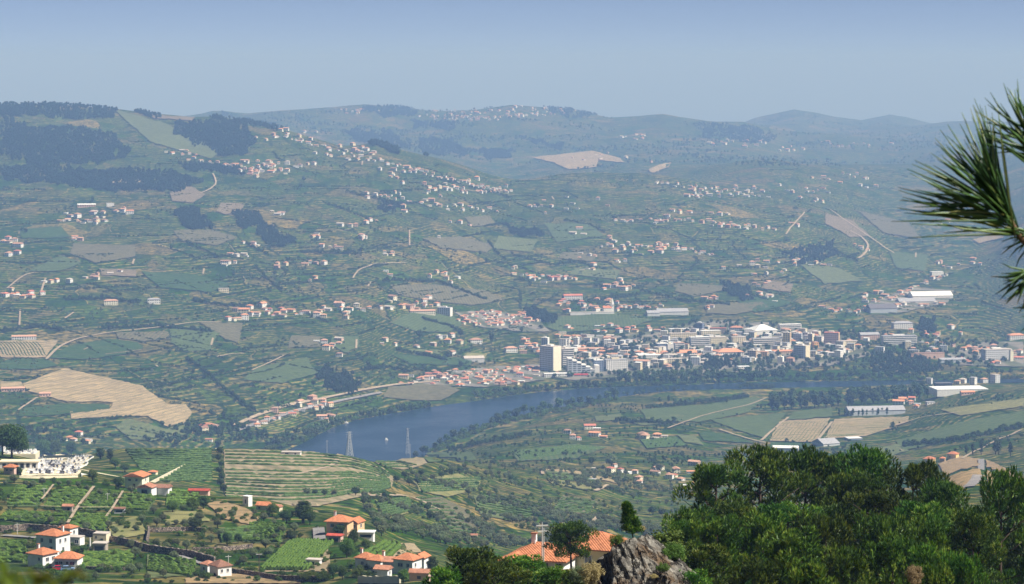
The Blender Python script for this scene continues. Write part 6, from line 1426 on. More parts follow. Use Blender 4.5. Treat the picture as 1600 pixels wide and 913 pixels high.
house(gat(2, 706, 4), A(-20), 6.5, 6, 6.0, 'hip', 1.4, 'white', 'grey', [('r', 0, 4.0, 1.2, 1.6), ('r', 1.6, 1.4, 1.0, 1.2)], None, 'white chapel at the left edge beside the graveyard', 'chapel', 'chapel', ov=.3)
house(gat(15, 742, 3), A(-14), 4.6, 4.0, 2.8, 'hip', 1.1, 'pink', 'orange', [('f', -.9, 1.8, 1.0, .8), ('f', .9, 1.8, 1.0, .8)], None, 'small orange roofed house under the graveyard, left edge', ov=.4)
wall_along('stone_wall', [(0, 832), (40, 829), (95, 832), (130, 836), (150, 840)], 2.3, .7, M_DRYST, 'long dry stone wall behind the tall white house')
wall_along('stone_wall', [(168, 848), (200, 853), (228, 862), (262, 867), (300, 872), (335, 882)], 2.4, .7, M_DRYST, 'dry stone wall running down along the stone road')
wall_along('stone_wall', [(233, 832), (262, 831), (296, 830), (322, 832)], 1.5, .6, M_DRYST, 'short dry stone wall under the olive trees')
wall_along('stone_wall', [(229, 858), (231, 845), (234, 828)], 2.0, .6, M_DRYST, 'stepped dry stone wall going uphill')
wall_along('stone_wall', [(300, 862), (330, 862), (365, 860), (395, 856)], 1.4, .6, M_DRYST, 'dry stone wall above the brown roofed cottage')
wall_along('stone_wall', [(360, 896), (400, 902), (440, 908), (500, 909)], 1.6, .6, M_DRYST, 'pale dry stone wall at the bottom of the picture')
wall_along('stone_wall', [(130, 890), (170, 891), (205, 892)], 1.0, .5, M_DRYST, 'low stone wall below the vine parcel')
wall_along('garden_wall', [(560, 911), (590, 912), (625, 912)], 2.0, .5, WALL['cream'], 'cream garden wall under the bottom cluster')

# ------------------------------------------------------------------ cars, poles, pylons, boats
M_RUB = plain('rubber', (0.03, 0.03, 0.03), .8)
def car(loc, yaw, mat, label):
    o = empty('parked_car', loc, yaw)
    prof = [(-2.0, .35), (-2.0, .75), (-1.9, .92), (-1.0, 1.0), (1.1, .98), (1.9, .86), (2.05, .6), (2.0, .35)]
    m = MB(); n = len(prof)
    m.add([(x, -.82, z) for x, z in prof] + [(x, .82, z) for x, z in prof], [tuple(range(n)), tuple(range(2 * n - 1, n - 1, -1))] + [(i, i + n, (i + 1) % n + n, (i + 1) % n) for i in range(n)], mat); m.obj('body', o)
    cab = [(-1.75, .985), (-1.35, 1.42), (.25, 1.46), (1.05, 1.0)]; m = MB()
    m.add([(x, -.74 + (z - .98) * .25, z) for x, z in cab] + [(x, .74 - (z - .98) * .25, z) for x, z in cab], [(0, 1, 2, 3), (7, 6, 5, 4)] + [(i, i + 4, (i + 1) % 4 + 4, (i + 1) % 4) for i in range(4)], M_GLASS); cb = m.obj('cabin', o)
    MB().box(-1.3, .22, -.6, .6, 1.463, 1.5, mat).obj('roof', cb)
    for sx in (-1.25, 1.3):
        for sy in (-1, 1): MB().tube([(sx, sy * .62, .32), (sx, sy * .84, .32)], [.32, .32], M_RUB, 12).obj('wheel', o)
    for sy in (-.55, .55): MB().box(2.0, 2.07, sy - .16, sy + .16, .6, .74, M_FRAME).obj('headlight', o)
    tag(o, label, 'car'); return o
car(gat(94, 890, -1.5), A(8), plain('paint_red', (0.55, 0.02, 0.04), .3, .03), 'red car parked in front of the low white house')
car(gat(107, 890.5, -1.5), A(5), plain('paint_blue', (0.20, 0.32, 0.52), .3, .03), 'pale blue car parked right of the red car')
M_STEEL = plain('galvanised_steel', (0.55, 0.56, 0.57), .5, .06)
def pylon(loc, H, w, label):
    o = empty('pylon', loc, .4); L = []
    def wd(t): return w * (1 - t) ** 1.0 * .5 + .35
    for sx in (-1, 1):
        for sy in (-1, 1):
            MB().tube([(sx * wd(t) , sy * wd(t), H * t) for t in (0, .35, .7, 1)], [.16, .14, .12, .1], M_STEEL, 4).obj('leg', o)
    b = MB()
    for k in range(9):
        t0, t1 = k / 9, (k + 1) / 9; a, c_ = wd(t0), wd(t1)
        for (p, q) in (((-1, -1), (1, -1)), ((1, -1), (1, 1)), ((1, 1), (-1, 1)), ((-1, 1), (-1, -1))):
            b.tube([(p[0] * a, p[1] * a, H * t0), (q[0] * c_, q[1] * c_, H * t1)], [.07, .07], M_STEEL, 3, False); b.tube([(q[0] * a, q[1] * a, H * t0), (p[0] * c_, p[1] * c_, H * t1)], [.07, .07], M_STEEL, 3, False)
    b.obj('bracing', o)
    for t in (.78, .88, .97):
        m = MB(); z = H * t
        for s in (-1, 1): m.tube([(0, 0, z + .5), (s * w * .75, 0, z + .1), (0, 0, z - .4)], [.09, .06, .09], M_STEEL, 4)
        m.obj('crossarm', o)
    tag(o, label, 'pylon')
def hp(u, v, dmin, H): return gat(u, v, 0, dmin)
D1 = gat(546, 713, 0, 1150); pylon(D1, 39 * px(D1[1]), 3.6, 'left lattice pylon standing before the river')
D1 = gat(637, 714, 0, 1150); pylon(D1, 46 * px(D1[1]), 4.0, 'right lattice pylon standing before the river')
M_POLE = plain('concrete_pole', (0.50, 0.49, 0.46), .8)
def pole(u, v, hpx, label, dmin=60., r=.14, arm=True, mat=None):
    x, y, z = at(u, v, dmin); H = hpx * px(y); o = empty('utility_pole', (x, y, z), .3)
    MB().tube([(0, 0, -.5), (0, 0, H)], [r, r * .7], mat or M_POLE, 6).obj('post', o)
    if arm: MB().box(-.9, .9, -.07, .07, H - .5, H - .35, M_POLE).obj('crossarm', o)
    tag(o, label, 'pole')
pole(511, 712, 24, 'thin pole on the terraced hill crest', 1150); pole(641, 716, 22, 'short pole beside the right pylon', 1150); pole(69, 778, 16, 'thin pole in the left vine parcel'); pole(168, 785, 15, 'thin pole in the third vine parcel')
pole(27, 835, 18, 'thin pole beside the long stone wall'); pole(357, 893, 26, 'concrete pole beside the brown roofed cottage'); pole(405, 905, 42, 'dark pole at the bottom by the diagonal rows', mat=M_BARK)
pole(475, 818, 30, 'thick white pillar before the dark conifer', r=.35, arm=False, mat=WALL['white']); pole(141, 862, 22, 'white gate post beside the stone shed', r=.3, arm=False, mat=WALL['white'])
pole(836, 893, 50, 'white chimney pipe behind the big orange roof', r=.13, arm=False, mat=WALL['white']); pole(847, 893, 78, 'left of two tall poles behind the orange roof', r=.1); pole(849.5, 894, 70, 'right of two tall poles behind the orange roof', r=.1)
pole(928, 893, 60, 'pole with lamp right of the round pine', r=.09); pole(953, 893, 62, 'thin pole left of the rock', r=.08); pole(497, 836, 14, 'lamp post beside the pale road', r=.1, arm=False)
def boat(u, v, label, L=14):
    x, z = ray(u, v); y = -CAMZ / z; o = empty('boat', (float(x * y), float(y), 0.0), .25)
    m = MB(); pr = [(-L / 2, -1.6), (L * .25, -1.8), (L / 2, 0), (L * .25, 1.8), (-L / 2, 1.6)]
    m.add([(a, b * .8, -.3) for a, b in pr] + [(a, b, 1.1) for a, b in pr], [(4, 3, 2, 1, 0), (5, 6, 7, 8, 9)] + [(i, (i + 1) % 5, (i + 1) % 5 + 5, i + 5) for i in range(5)], WALL['white']); m.obj('hull', o)
    MB().box(-L * .35, L * .15, -1.2, 1.2, 1.103, 2.8, WALL['white']).obj('cabin', o); tag(o, label, 'boat')
boat(541, 661.5, 'white boat moored by the left river bank', 6); boat(604, 688, 'small white boat in the middle of the river', 4)

# ------------------------------------------------------------------ single trees of the near slopes
rn = random.Random(17)
def T(u, v, hpx, kind, mat, label, lod='mid', wide=1.0, dmin=60., cat='tree', group=None, name=None):
    x, y, z = at(u, v, dmin)
    return tree_at((x, y, z), hpx * px(y), kind, lod, mat, label, cat, group, wide, name, rn)
T(18, 716, 58, 'round', L_DARK, 'big dark tree behind the chapel at the left edge', 'near', 1.0); T(4, 712, 50, 'round', L_DARK, 'dark tree at the very left edge behind the chapel', 'near')
T(36, 713, 36, 'round', L_DARK, 'smaller dark tree right of the big chapel tree', 'near', .8)
T(67, 716, 32, 'round', L_MID, 'round green tree behind the cemetery, left of two', 'near', 1.05); T(86, 716, 30, 'round', L_MID, 'round green tree behind the cemetery, right of two', 'near', 1.05)
T(112, 714, 26, 'round', L_DARK, 'dark egg shaped tree behind the cemetery', 'near', .9); T(157, 718, 24, 'cypress', L_DARK, 'left cypress right of the cemetery', 'mid', 1.9); T(172, 720, 24, 'cypress', L_DARK, 'right cypress right of the cemetery', 'mid', 1.6)
T(145, 752, 20, 'round', L_MID, 'green tree at the lower right cemetery corner', 'near', 1.2); T(186, 765, 22, 'round', L_DARK, 'dark tree left of the yellow house', 'near', 1.2); T(180, 732, 18, 'round', L_MID, 'leafy tree on the path right of the cemetery', 'near', 1.3)
T(195, 738, 16, 'round', L_MID, 'second leafy tree on the path right of the cemetery', 'near', 1.3); T(30, 742, 14, 'cypress', L_DARK, 'dark shrub beside the small house under the graveyard', 'mid', 2.4)
for k, (u, v, h) in enumerate([(341, 700, 14), (344, 712, 15), (342, 722, 14), (346, 732, 15), (343, 742, 15), (347, 752, 16), (344, 762, 17), (349, 772, 18)]):
    T(u, v, h, 'round', L_DARK, 'dark tree, %s from top in the line between vineyards' % ordinal(k + 1), 'mid', 1.0, 1050, group='tree line between vineyards')
T(474, 818, 42, 'cypress', L_DARK, 'tall dark conifer behind the white pillar', 'near', 2.6); T(484, 820, 24, 'round', L_DARK, 'dark tree right of the tall conifer', 'near', 1.1)
T(425, 808, 22, 'round', L_MID, 'green tree left of the tall conifer', 'near', 1.3); T(448, 818, 24, 'round', L_DARK, 'thick green tree below the tiny terracotta roof', 'near', 1.4)
T(455, 848, 22, 'round', L_DARK, 'dark tree at the top of the diagonal rows', 'near', 1.1); T(521, 905, 28, 'round', L_DARK, 'dark tree left of the bottom cluster', 'near', .9); T(535, 906, 24, 'tall', L_DARK, 'slim dark tree left of the bottom cluster', 'near', 1.0)
T(530, 838, 20, 'round', L_DARK, 'tree before the peach villa, left', 'near', 1.3); T(553, 856, 30, 'round', L_DARK, 'large dark tree below the peach villa wing', 'near', 1.0); T(542, 872, 34, 'round', L_MID, 'large green tree below the peach villa', 'near', .9); T(572, 862, 20, 'round', L_MID, 'green tree under the pool house', 'near', 1.1)
T(560, 902, 18, 'bush', L_MID, 'wide green bush before the leftmost cluster house', 'near', 1.2, cat='bush'); T(578, 906, 18, 'bush', L_DARK, 'dark bush before the second cluster house', 'near', 1.2, cat='bush'); T(630, 912, 24, 'round', L_MID, 'green tree before the largest cluster house', 'near', 1.2); T(676, 900, 34, 'cypress', L_DARK, 'dark conifer right of the bottom cluster', 'near', 2.2)
T(440, 905, 16, 'bush', L_DARK, 'dark bush under the diagonal rows, left', 'near', 1.1, cat='bush'); T(482, 908, 20, 'bush', L_MID, 'bright bush under the diagonal rows', 'near', 1.3, cat='bush'); T(505, 908, 16, 'bush', L_VINE, 'bright green hedge bush at the bottom edge', 'near', 1.6, cat='bush')
T(130, 862, 12, 'bush', L_VINE, 'bright green bush right of the tall white house', 'near', 1.6, cat='bush'); T(318, 905, 16, 'bush', L_DARK, 'dark bush left of the brown roofed cottage', 'near', 1.0, cat='bush'); T(60, 893, 14, 'bush', L_DARK, 'dark bush below the chimney house', 'near', 1.6, cat='bush')
T(300, 800, 24, 'round', L_MID, 'round green tree right of the yellow house', 'near', 1.2); T(270, 802, 22, 'round', L_MID, 'bright tree below the barn wing', 'near', 1.3); T(318, 795, 22, 'round', L_DARK, 'dark tree left of the dry knoll', 'near', 1.2); T(305, 830, 22, 'round', L_DARK, 'dark tree above the short stone wall', 'near', 1.2)
T(355, 852, 22, 'round', L_DARK, 'dark round tree near the two stone walls', 'near', 1.1); T(372, 850, 18, 'round', L_DARK, 'smaller dark tree right of the round one', 'near', 1.0); T(362, 808, 14, 'bush', L_OLIVE, 'grey bush on the dry knoll', 'mid', 1.0, cat='bush')
# olive trees of the near left slope, single trees one can pick out
OLV = [(8, 755), (22, 752), (40, 758), (52, 762), (66, 756), (92, 757), (108, 756), (122, 760), (136, 765), (156, 772), (180, 778), (205, 768), (57, 812), (28, 812), (15, 800), (80, 818), (98, 822), (135, 828), (150, 790), (212, 828), (222, 815), (190, 848), (205, 855),
       (245, 820), (255, 812), (262, 822), (275, 818), (288, 822), (300, 818), (312, 812), (330, 830), (340, 822), (245, 850), (260, 856), (275, 852), (292, 856), (180, 832), (170, 822), (205, 895), (218, 890), (212, 868), (222, 858), (158, 890), (240, 800), (232, 785), (250, 790),
       (330, 845), (345, 838), (385, 835), (400, 842), (415, 855), (395, 870), (380, 880), (420, 868), (430, 842), (440, 832), (460, 828), (398, 802), (412, 812), (428, 818), (290, 888), (272, 872), (5, 865), (20, 900), (130, 905), (150, 903), (230, 905), (255, 900)]
OLV.sort()
for k, (u, v) in enumerate(OLV):
    T(u, v + 3, rn.uniform(11, 19) * (0.8 + 0.25 * (v - 750) / 150), 'olive', L_OLIVE, 'grey green olive tree on the near left slope, %s from left' % ordinal(k + 1), 'near', 1.0, cat='olive tree', group='olive trees of the near left slope')
# shade trees over the mid valley, single ones
MT = [(480, 775, 14), (492, 776, 12), (507, 776, 12), (522, 776, 12), (556, 776, 18), (602, 783, 16), (568, 790, 13), (577, 800, 15), (582, 812, 16), (588, 825, 18), (596, 838, 20), (625, 818, 16), (668, 800, 14), (672, 812, 16), (620, 755, 14), (632, 748, 13), (645, 745, 13), (658, 745, 13), (640, 760, 14),
      (652, 758, 13), (664, 756, 13), (676, 752, 13), (690, 748, 13), (705, 744, 13), (718, 740, 12), (800, 755, 13), (790, 790, 14), (760, 745, 12), (860, 790, 13), (940, 810, 14), (690, 830, 15), (700, 842, 15), (1020, 805, 16), (1035, 808, 15), (1030, 738, 16), (925, 728, 16), (955, 732, 24), (975, 755, 10)]
MT.sort()
for k, (u, v, h) in enumerate(MT):
    T(u, v, h, 'round', L_DARK if k % 3 else L_OLIVE, 'dark bushy tree on the mid valley slopes, %s from left' % ordinal(k + 1), 'mid', 1.1, 900, group='bushy trees of the mid valley')
# hedgerow trees that stand out on the far slopes
FT = [(655, 530, 16, 14), (720, 528, 14, 12), (768, 538, 20, 8), (700, 560, 12, 10), (720, 575, 12, 10), (845, 515, 8, 10), (815, 519, 8, 9), (575, 575, 12, 10), (525, 600, 14, 10), (490, 605, 12, 10), (435, 640, 14, 10), (470, 622, 10, 10), (350, 655, 14, 10), (330, 650, 12, 10), (388, 655, 12, 10),
      (240, 600, 7, 8), (258, 598, 7, 8), (302, 585, 8, 8), (320, 592, 10, 8), (340, 605, 10, 9), (355, 618, 10, 9), (372, 628, 12, 9), (385, 640, 12, 10), (265, 553, 8, 12), (268, 390, 8, 8), (95, 392, 7, 8), (40, 365, 9, 9), (35, 362, 8, 8), (145, 318, 12, 3), (1045, 630, 14, 6), (1135, 632, 14, 7), (1395, 672, 14, 9), (1545, 580, 14, 10), (1330, 590, 14, 10),
      (1390, 560, 16, 14), (1550, 585, 18, 12), (1060, 325, 8, 10), (840, 325, 9, 10), (960, 345, 9, 12), (470, 295, 9, 8), (475, 285, 10, 10), (500, 398, 8, 10), (545, 395, 8, 10), (565, 393, 8, 10), (450, 410, 10, 12), (430, 430, 8, 10), (455, 460, 8, 10), (750, 400, 9, 8), (760, 412, 10, 8), (880, 470, 9, 8)]
FT.sort()
for k, (u, v, h, w_) in enumerate(FT):
    T(u, v, h, 'round', L_DARK, 'dark tree standing out on the far slope, %s from left' % ordinal(k + 1), 'far', min(1.4, max(.5, w_ / h)), 2700, group='trees standing out on the far slopes')
# ------------------------------------------------------------------ near pines, rock, branch
t = NT('pine_needles'); at_ = t.n('ShaderNodeAttribute', attribute_name='tone'); oi = t.n('ShaderNodeObjectInfo').outputs['Random']
c = t.ramp(at_.outputs['Fac'], [(0.0, (0.016, 0.056, 0.007)), (0.5, (0.050, 0.120, 0.011)), (0.82, (0.120, 0.212, 0.018)), (1.0, (0.22, 0.29, 0.035))])
hv = t.n('ShaderNodeHueSaturation'); t.l(c, hv.inputs['Color']); t.l(t.math('MULTIPLY_ADD', oi, .85, .6), hv.inputs['Value']); t.l(t.math('MULTIPLY_ADD', oi, .05, .47), hv.inputs['Hue'])
b = t.bsdf(hv.outputs[0], .5, .3); tr_ = t.n('ShaderNodeBsdfTranslucent'); t.l(hv.outputs[0], tr_.inputs['Color']); mx = t.n('ShaderNodeMixShader'); mx.inputs[0].default_value = .12
t.l(b.outputs[0], mx.inputs[1]); t.l(tr_.outputs[0], mx.inputs[2]); t.l(mx.outputs[0], t.out.inputs['Surface']); L_PINE2 = t.mat
def needles(rs, base, axis, out, n, length, width, spread):
    """tufts of needle blades: base, axis, outward direction (k,3) -> triangles turned outward"""
    k = len(base)
    d = axis[:, None, :] + rs.normal(scale=spread, size=(k, n, 3)); d /= np.linalg.norm(d, axis=2, keepdims=True)
    l = length * rs.uniform(0.7, 1.15, (k, n, 1))
    s = np.cross(d, out[:, None, :] + rs.normal(scale=.45, size=d.shape)); s /= np.linalg.norm(s, axis=2, keepdims=True) + 1e-9
    b = base[:, None, :] + axis[:, None, :] * rs.uniform(-.5, .5, (k, n, 1)) * length * .6
    V = np.stack([b - s * width, b + s * width, b + d * l], 2).reshape(-1, 3)
    return V, np.arange(len(V)).reshape(-1, 3)
def pine_mesh(seed, H, Rm, low, nb=28, conic=0.0, tufts=84, nn=9, tl=.36, tw=.038, rad0=.86):
    rs = np.random.default_rng(seed); rr = random.Random(seed)
    tr = MB(); lean = (rr.uniform(-.3, .3), rr.uniform(-.3, .3))
    def ax(z): return Vector((lean[0] * z / H, lean[1] * z / H, z))
    tr.tube([ax(-1.5), ax(H * .3), ax(H * .6), ax(H * .93)], [H * .022, H * .018, H * .012, H * .004], M_BARK, 8)
    C = []; RR = []
    for b in range(nb):
        t = low + (1 - low) * ((b + rr.random()) / nb) ** .85
        q = (t - low) / (1 - low)
        prof = math.sqrt(max(0.03, 1 - ((q - .35) / .72) ** 2)) if conic == 0 else (1 - q) * .95 + .08
        if q < .12 and conic == 0: prof *= .75
        L = Rm * prof * rr.uniform(.62, 1.12); a = b * 2.399 + rr.uniform(-.6, .6); z = H * t - L * .18
        p0 = ax(max(.5 * H / 12, z - .25 * L)); rise = L * (.25 + .5 * q)
        tip = Vector((math.cos(a) * L, math.sin(a) * L, min(H * .97, p0.z + rise))) + Vector((lean[0], lean[1], 0)) * t
        mid = p0.lerp(tip, .55) + Vector((0, 0, -.08 * L))
        tr.tube([p0, mid, tip], [H * .006, H * .004, H * .0015], M_BARK, 4)
        for f, r in ((1.0, 1.0), (.62, .8)):
            if f < .9 and rr.random() < .4: continue
            c = p0.lerp(tip, f) + Vector((rr.gauss(0, .12), rr.gauss(0, .12), rr.gauss(.05, .12))) * (H / 12)
            C.append((c.x, c.y, c.z)); RR.append(rad0 * r * rr.uniform(.75, 1.3))
    for _ in range(3): p = ax(H * rr.uniform(.93, .98)); C.append((p.x + rr.gauss(0, .2) * H / 12, p.y + rr.gauss(0, .2) * H / 12, p.z)); RR.append(rad0 * .8)
    C = np.array(C); RR = np.array(RR); k = len(C)
    d = rs.normal(size=(k, tufts, 3)); d[..., 2] = np.abs(d[..., 2]) * 1.1 - .45; d /= np.linalg.norm(d, axis=2, keepdims=True)
    base = (C[:, None, :] + d * RR[:, None, None] * rs.uniform(.72, 1.0, (k, tufts, 1)) * np.array([1, 1, 1.2])).reshape(-1, 3)
    out = d.reshape(-1, 3) + np.repeat(C * np.array([1, 1, 0]) / max(Rm, .1) * .35, tufts, 0); out[:, 2] += .15
    axs = d.reshape(-1, 3) * .7 + np.array([0, 0, .75]); axs /= np.linalg.norm(axs, axis=1, keepdims=True)
    V, Fq = needles(rs, base, axs, out, nn, tl, tw, .3)
    me = np_mesh('crown', V, Fq, L_PINE2)
    tone = np.repeat(np.clip(np.repeat(rs.uniform(0, 1, k), tufts) * .5 + rs.uniform(0, .6, k * tufts), 0, 1), nn * 3)
    a = me.attributes.new('tone', 'FLOAT', 'POINT'); a.data.foreach_set('value', tone.astype(np.float32))
    return me, tr.mesh('trunk', True)
PINES = [pine_mesh(1, 12, 3.3, .30), pine_mesh(2, 12, 2.7, .28), pine_mesh(3, 11, 3.7, .25), pine_mesh(4, 12, 3.0, .33, 30)]
PYOUNG = [pine_mesh(11, 6, 2.0, .12, 26, 0, 60, 9, .30, .032, .55), pine_mesh(12, 6, 1.7, .10, 24, 0, 60, 9, .30, .032, .52), pine_mesh(13, 6, 2.3, .15, 28, 0, 60, 9, .30, .032, .6)]
rp = random.Random(23)
def pine(u, vtop, D, wpx, lib, k, label, name='pine_tree', H0=12.0, W0=None, cat='pine tree'):
    rx, rz = ray(u, vtop + 9); x = float(rx * D); zt = float(CAMZ + rz * D); zg = float(ground(x, D)); h = zt - zg
    cm, tm = lib[k % len(lib)]
    o = empty(name, (x, D, zg), rp.uniform(0, 6.28)); s = h / H0; w = wpx * px(D) / W0 if W0 else s
    o.scale = (w, w, s); link('trunk', tm, o); link('crown', cm, o); tag(o, label, cat, 'pines on the near slope')
    return o
BIG = [(1190, 706, 232, 150, 0, 'tall pine over the left of the stand, highest at that side'), (1255, 707, 238, 110, 1, 'second tall pine of the back row'), (1304, 716, 244, 105, 3, 'third pine of the back row, set lower'),
 (1356, 705, 236, 115, 1, 'tallest round topped pine in the middle of the back row'), (1425, 728, 226, 140, 2, 'broad pine at the right end of the back row'), (1118, 728, 226, 130, 0, 'wide pine at the left end of the back row'),
 (1330, 742, 220, 120, 0, 'pine below the middle of the back row'), (1478, 756, 216, 100, 1, 'pine sloping down right of the back row'), 
 (1085, 775, 204, 110, 2, 'leftmost pine of the second row'), (1150, 768, 206, 120, 3, 'second pine of the second row'), (1235, 768, 202, 140, 0, 'third pine of the second row'), (1305, 770, 204, 120, 1, 'fourth pine of the second row'), (1372, 750, 204, 160, 2, 'big dome shaped pine in the centre of the second row'),
 (1448, 768, 200, 130, 0, 'pine right of the dome shaped one'), (1565, 742, 196, 130, 2, 'big round pine near the right edge'), (1612, 752, 200, 120, 0, 'pine cut by the right edge'), (1520, 800, 182, 100, 3, 'lower pine left of the round right one')]
WW = {0: 6.6, 1: 5.4, 2: 7.4, 3: 6.0}
for u, vt, D, w, k, lab in BIG: pine(u, vt + (20 if 215 > D > 197 and u < 1500 else 0), D, w * 0.86, PINES, k, lab, W0=WW[k], H0=12.0 if k != 2 else 11.0)
YNG = [(1060, 815, 176, 80, 0), (1120, 812, 176, 110, 2), (1190, 808, 178, 100, 1), (1290, 812, 172, 110, 2), (1385, 812, 170, 120, 2), (1450, 822, 166, 100, 0), (1105, 852, 150, 100, 1),
       (1235, 832, 152, 120, 1), (1318, 862, 144, 100, 0),  (1395, 846, 148, 110, 0), (1450, 858, 142, 90, 1), (1500, 872, 136, 90, 2), (1180, 880, 136, 100, 0), (1265, 886, 130, 90, 1), (1455, 886, 130, 100, 2), (1075, 890, 128, 90, 0)]
YW = {0: 4.0, 1: 3.4, 2: 4.6}
for k_, (u, vt, D, w, k) in enumerate(sorted(YNG)): pine(u, vt, D, w * 0.86, PYOUNG, k, 'young bushy pine in front of the stand, %s from left' % ordinal(k_ + 1), H0=6.0, W0=YW[k], name='young_pine')
for k_, (u, vt, D, w, k) in enumerate([(692, 886, 170, 60, 1), (732, 856, 172, 90, 2), (772, 872, 168, 60, 0), (815, 866, 172, 70, 1), (790, 884, 160, 80, 2), (838, 882, 200, 60, 0), (868, 884, 160, 60, 1), (822, 880, 220, 60, 2), (905, 890, 140, 60, 1), (755, 880, 150, 70, 0)]):
    pine(u, vt, D, w * 1.1, PYOUNG, k, 'young pine at the bottom left of the orange house, %s from left' % ordinal(k_ + 1), H0=6.0, W0=YW[k], name='young_pine')
LONE = [pine_mesh(21, 7.0, 2.6, .40, 40, 0, 56, 9, .3, .034, .6)]
pine(893, 814, 300, 72, LONE, 0, 'lone round pine with bare trunk before the orange roof', H0=7.0, W0=5.2)
T(1572, 940, 128, 'round', L_DARK, 'dark broadleaf tree in the bottom right corner', 'near', 1.15, 100, name='broadleaf_tree'); T(1610, 935, 120, 'round', L_DARK, 'dark broadleaf tree cut by the right edge at the bottom', 'near', 1.2, 100); T(1530, 950, 80, 'round', L_MID, 'lower broadleaf tree left of the bottom right corner', 'near', 1.2, 100)
T(1040, 935, 112, 'round', L_MID, 'leafy green tree right behind the rock', 'near', .8, 120); T(1072, 935, 80, 'round', L_MID, 'low leafy tree between the rock and the pines', 'near', 1.0, 120)

# rock
def vn3(p, f, s): return (vnoise(p[:, 0] * f + p[:, 2] * f * .62 + 7.1, p[:, 1] * f - p[:, 2] * f * .78 + 3.3, s) + vnoise(p[:, 2] * f * 1.1 - p[:, 0] * f * .4, p[:, 1] * f * .6 + p[:, 0] * f * .7, s + 9)) * .6
t = NT('lichen_rock'); tc = t.n('ShaderNodeTexCoord').outputs['Object']
n1 = t.noise(tc, 1.3, 8.0, .68); n2 = t.noise(tc, 5.0, 6.0, .7); n3 = t.noise(t.vmath('ADD', tc, (9, 3, 5)), .9, 4.0)
c = t.ramp(n1, [(0.30, (0.045, 0.042, 0.036)), (0.45, (0.155, 0.142, 0.12)), (0.58, (0.30, 0.28, 0.235)), (0.75, (0.46, 0.43, 0.36))])
c = t.mix(t.smooth(n3, .48, .64, 0, .85), c, (0.15, 0.095, 0.05)); c = t.mix(t.smooth(n2, .60, .72, 0, .7), c, (0.42, 0.40, 0.33))
crk = t.noise(t.vmath('MULTIPLY', tc, (1.0, 1.0, .45)), 1.1, 5.0, .6); cr = t.math('ABSOLUTE', t.math('SUBTRACT', crk, .5))
c = t.mix(t.smooth(cr, .022, .004, 0, .85), c, (0.025, 0.022, 0.02))
hgt = t.math('ADD', t.math('MULTIPLY', t.noise(tc, 2.6, 9.0, .72), 1.0), t.smooth(cr, 0, .05)); t.bsdf(c, .95, .1, hgt, .22, 1.0); M_ROCK = t.mat
def rock(name, loc, size, planes, seed, label, yaw=0.0, sub=6):
    bmx = bmesh.new(); bmesh.ops.create_icosphere(bmx, subdivisions=sub, radius=1)
    me = bpy.data.meshes.new(name); bmx.to_mesh(me); bmx.free()
    V = np.empty(len(me.vertices) * 3, np.float32); me.vertices.foreach_get('co', V); V = V.reshape(-1, 3).astype(float)
    r = np.full(len(V), 1.25)
    for n_, d_ in planes:
        n_ = np.array(n_, float); n_ /= np.linalg.norm(n_); q = V @ n_
        r = np.where(q > .05, np.minimum(r, d_ / np.maximum(q, .05)), r)
    P = V * r[:, None]
    P *= np.array(size)
    nrm = V
    Q = P * np.array([1, 1, .5]); rid = 1 - np.abs(vn3(Q, 1.0, seed)); rid2 = 1 - np.abs(vn3(Q, 2.3, seed + 5)); P += nrm * ((.34 * vn3(P, .6, seed + 1) + .16 * (rid ** 4 - .4) - .12 * rid2 ** 6 + .12 * vn3(P, 2.4, seed + 2) + .07 * vn3(P, 5.5, seed + 3) + .035 * vn3(P, 13, seed + 4))[:, None])
    me.vertices.foreach_set('co', P.astype(np.float32).ravel()); me.materials.append(M_ROCK); me.update()
    o = link(name, me); o.location = loc; o.rotation_euler = (0, 0, yaw); tag(o, label, 'rock'); return o
x, z_ = ray(1000, 905); D = 128.0
RL = (float(x * D), D, float(CAMZ + z_ * D))
rock('rock_outcrop', (RL[0] + .1, D, RL[2] - .5), (2.75, 2.6, 3.15), [((-.95, -.2, .16), .66), ((.55, -.1, .8), .62), ((-.25, -.75, .55), .66), ((.75, -.6, .35), .78), ((.1, -.2, 1), .96), ((-.4, .2, .85), .78), ((.3, -.95, .1), .8)], 3, 'weathered grey rock outcrop rising at the bottom centre')
rock('boulder', (RL[0] + 1.3, D - 1.6, RL[2] - 1.5), (1.9, 1.6, 2.1), [((-.8, -.3, .5), .7), ((.6, -.2, .75), .68), ((0, -.9, .4), .75), ((.2, .1, 1), .85)], 14, 'lower lichen covered boulder in front of the rock outcrop', .4, 5)
rock('boulder', (RL[0] - 1.75, D - .6, RL[2] - 1.7), (.9, 1.2, 1.6), [((-.8, -.3, .5), .7), ((.6, -.2, .75), .68), ((0, -.9, .4), .75)], 25, 'narrow dark boulder left of the rock outcrop', .2, 5)
x, z_ = ray(988, 831); SP = pine_mesh(31, 1.6, .45, .05, 60, 1.0, 24, 8, .13, .014, .12)
o = empty('young_pine', (float(x * (D + .3)), D + .3, float(CAMZ + z_ * (D + .3)) - .12)); o.scale = (1.05, 1.05, .92); link('trunk', SP[1], o); link('crown', SP[0], o); tag(o, 'small upright pine growing on top of the rock', 'pine tree')
def bush_at(u, v, D, h, mat, wide, label):
    x, z_ = ray(u, v); return tree_at((float(x * D), D, float(CAMZ + z_ * D)), h, 'bush', 'near', mat, label, 'bush', None, wide, 'bush', rp)
bush_at(964, 856, D - .2, .75, L_MID, .9, 'bright green bush on the left shoulder of the rock'); bush_at(1002, 832, D + .8, .4, L_DRY, 1.0, 'dry brown tuft beside the small pine'); bush_at(1035, 895, D - 1.9, .55, L_MID, 1.1, 'green tuft on the right flank of the rock')
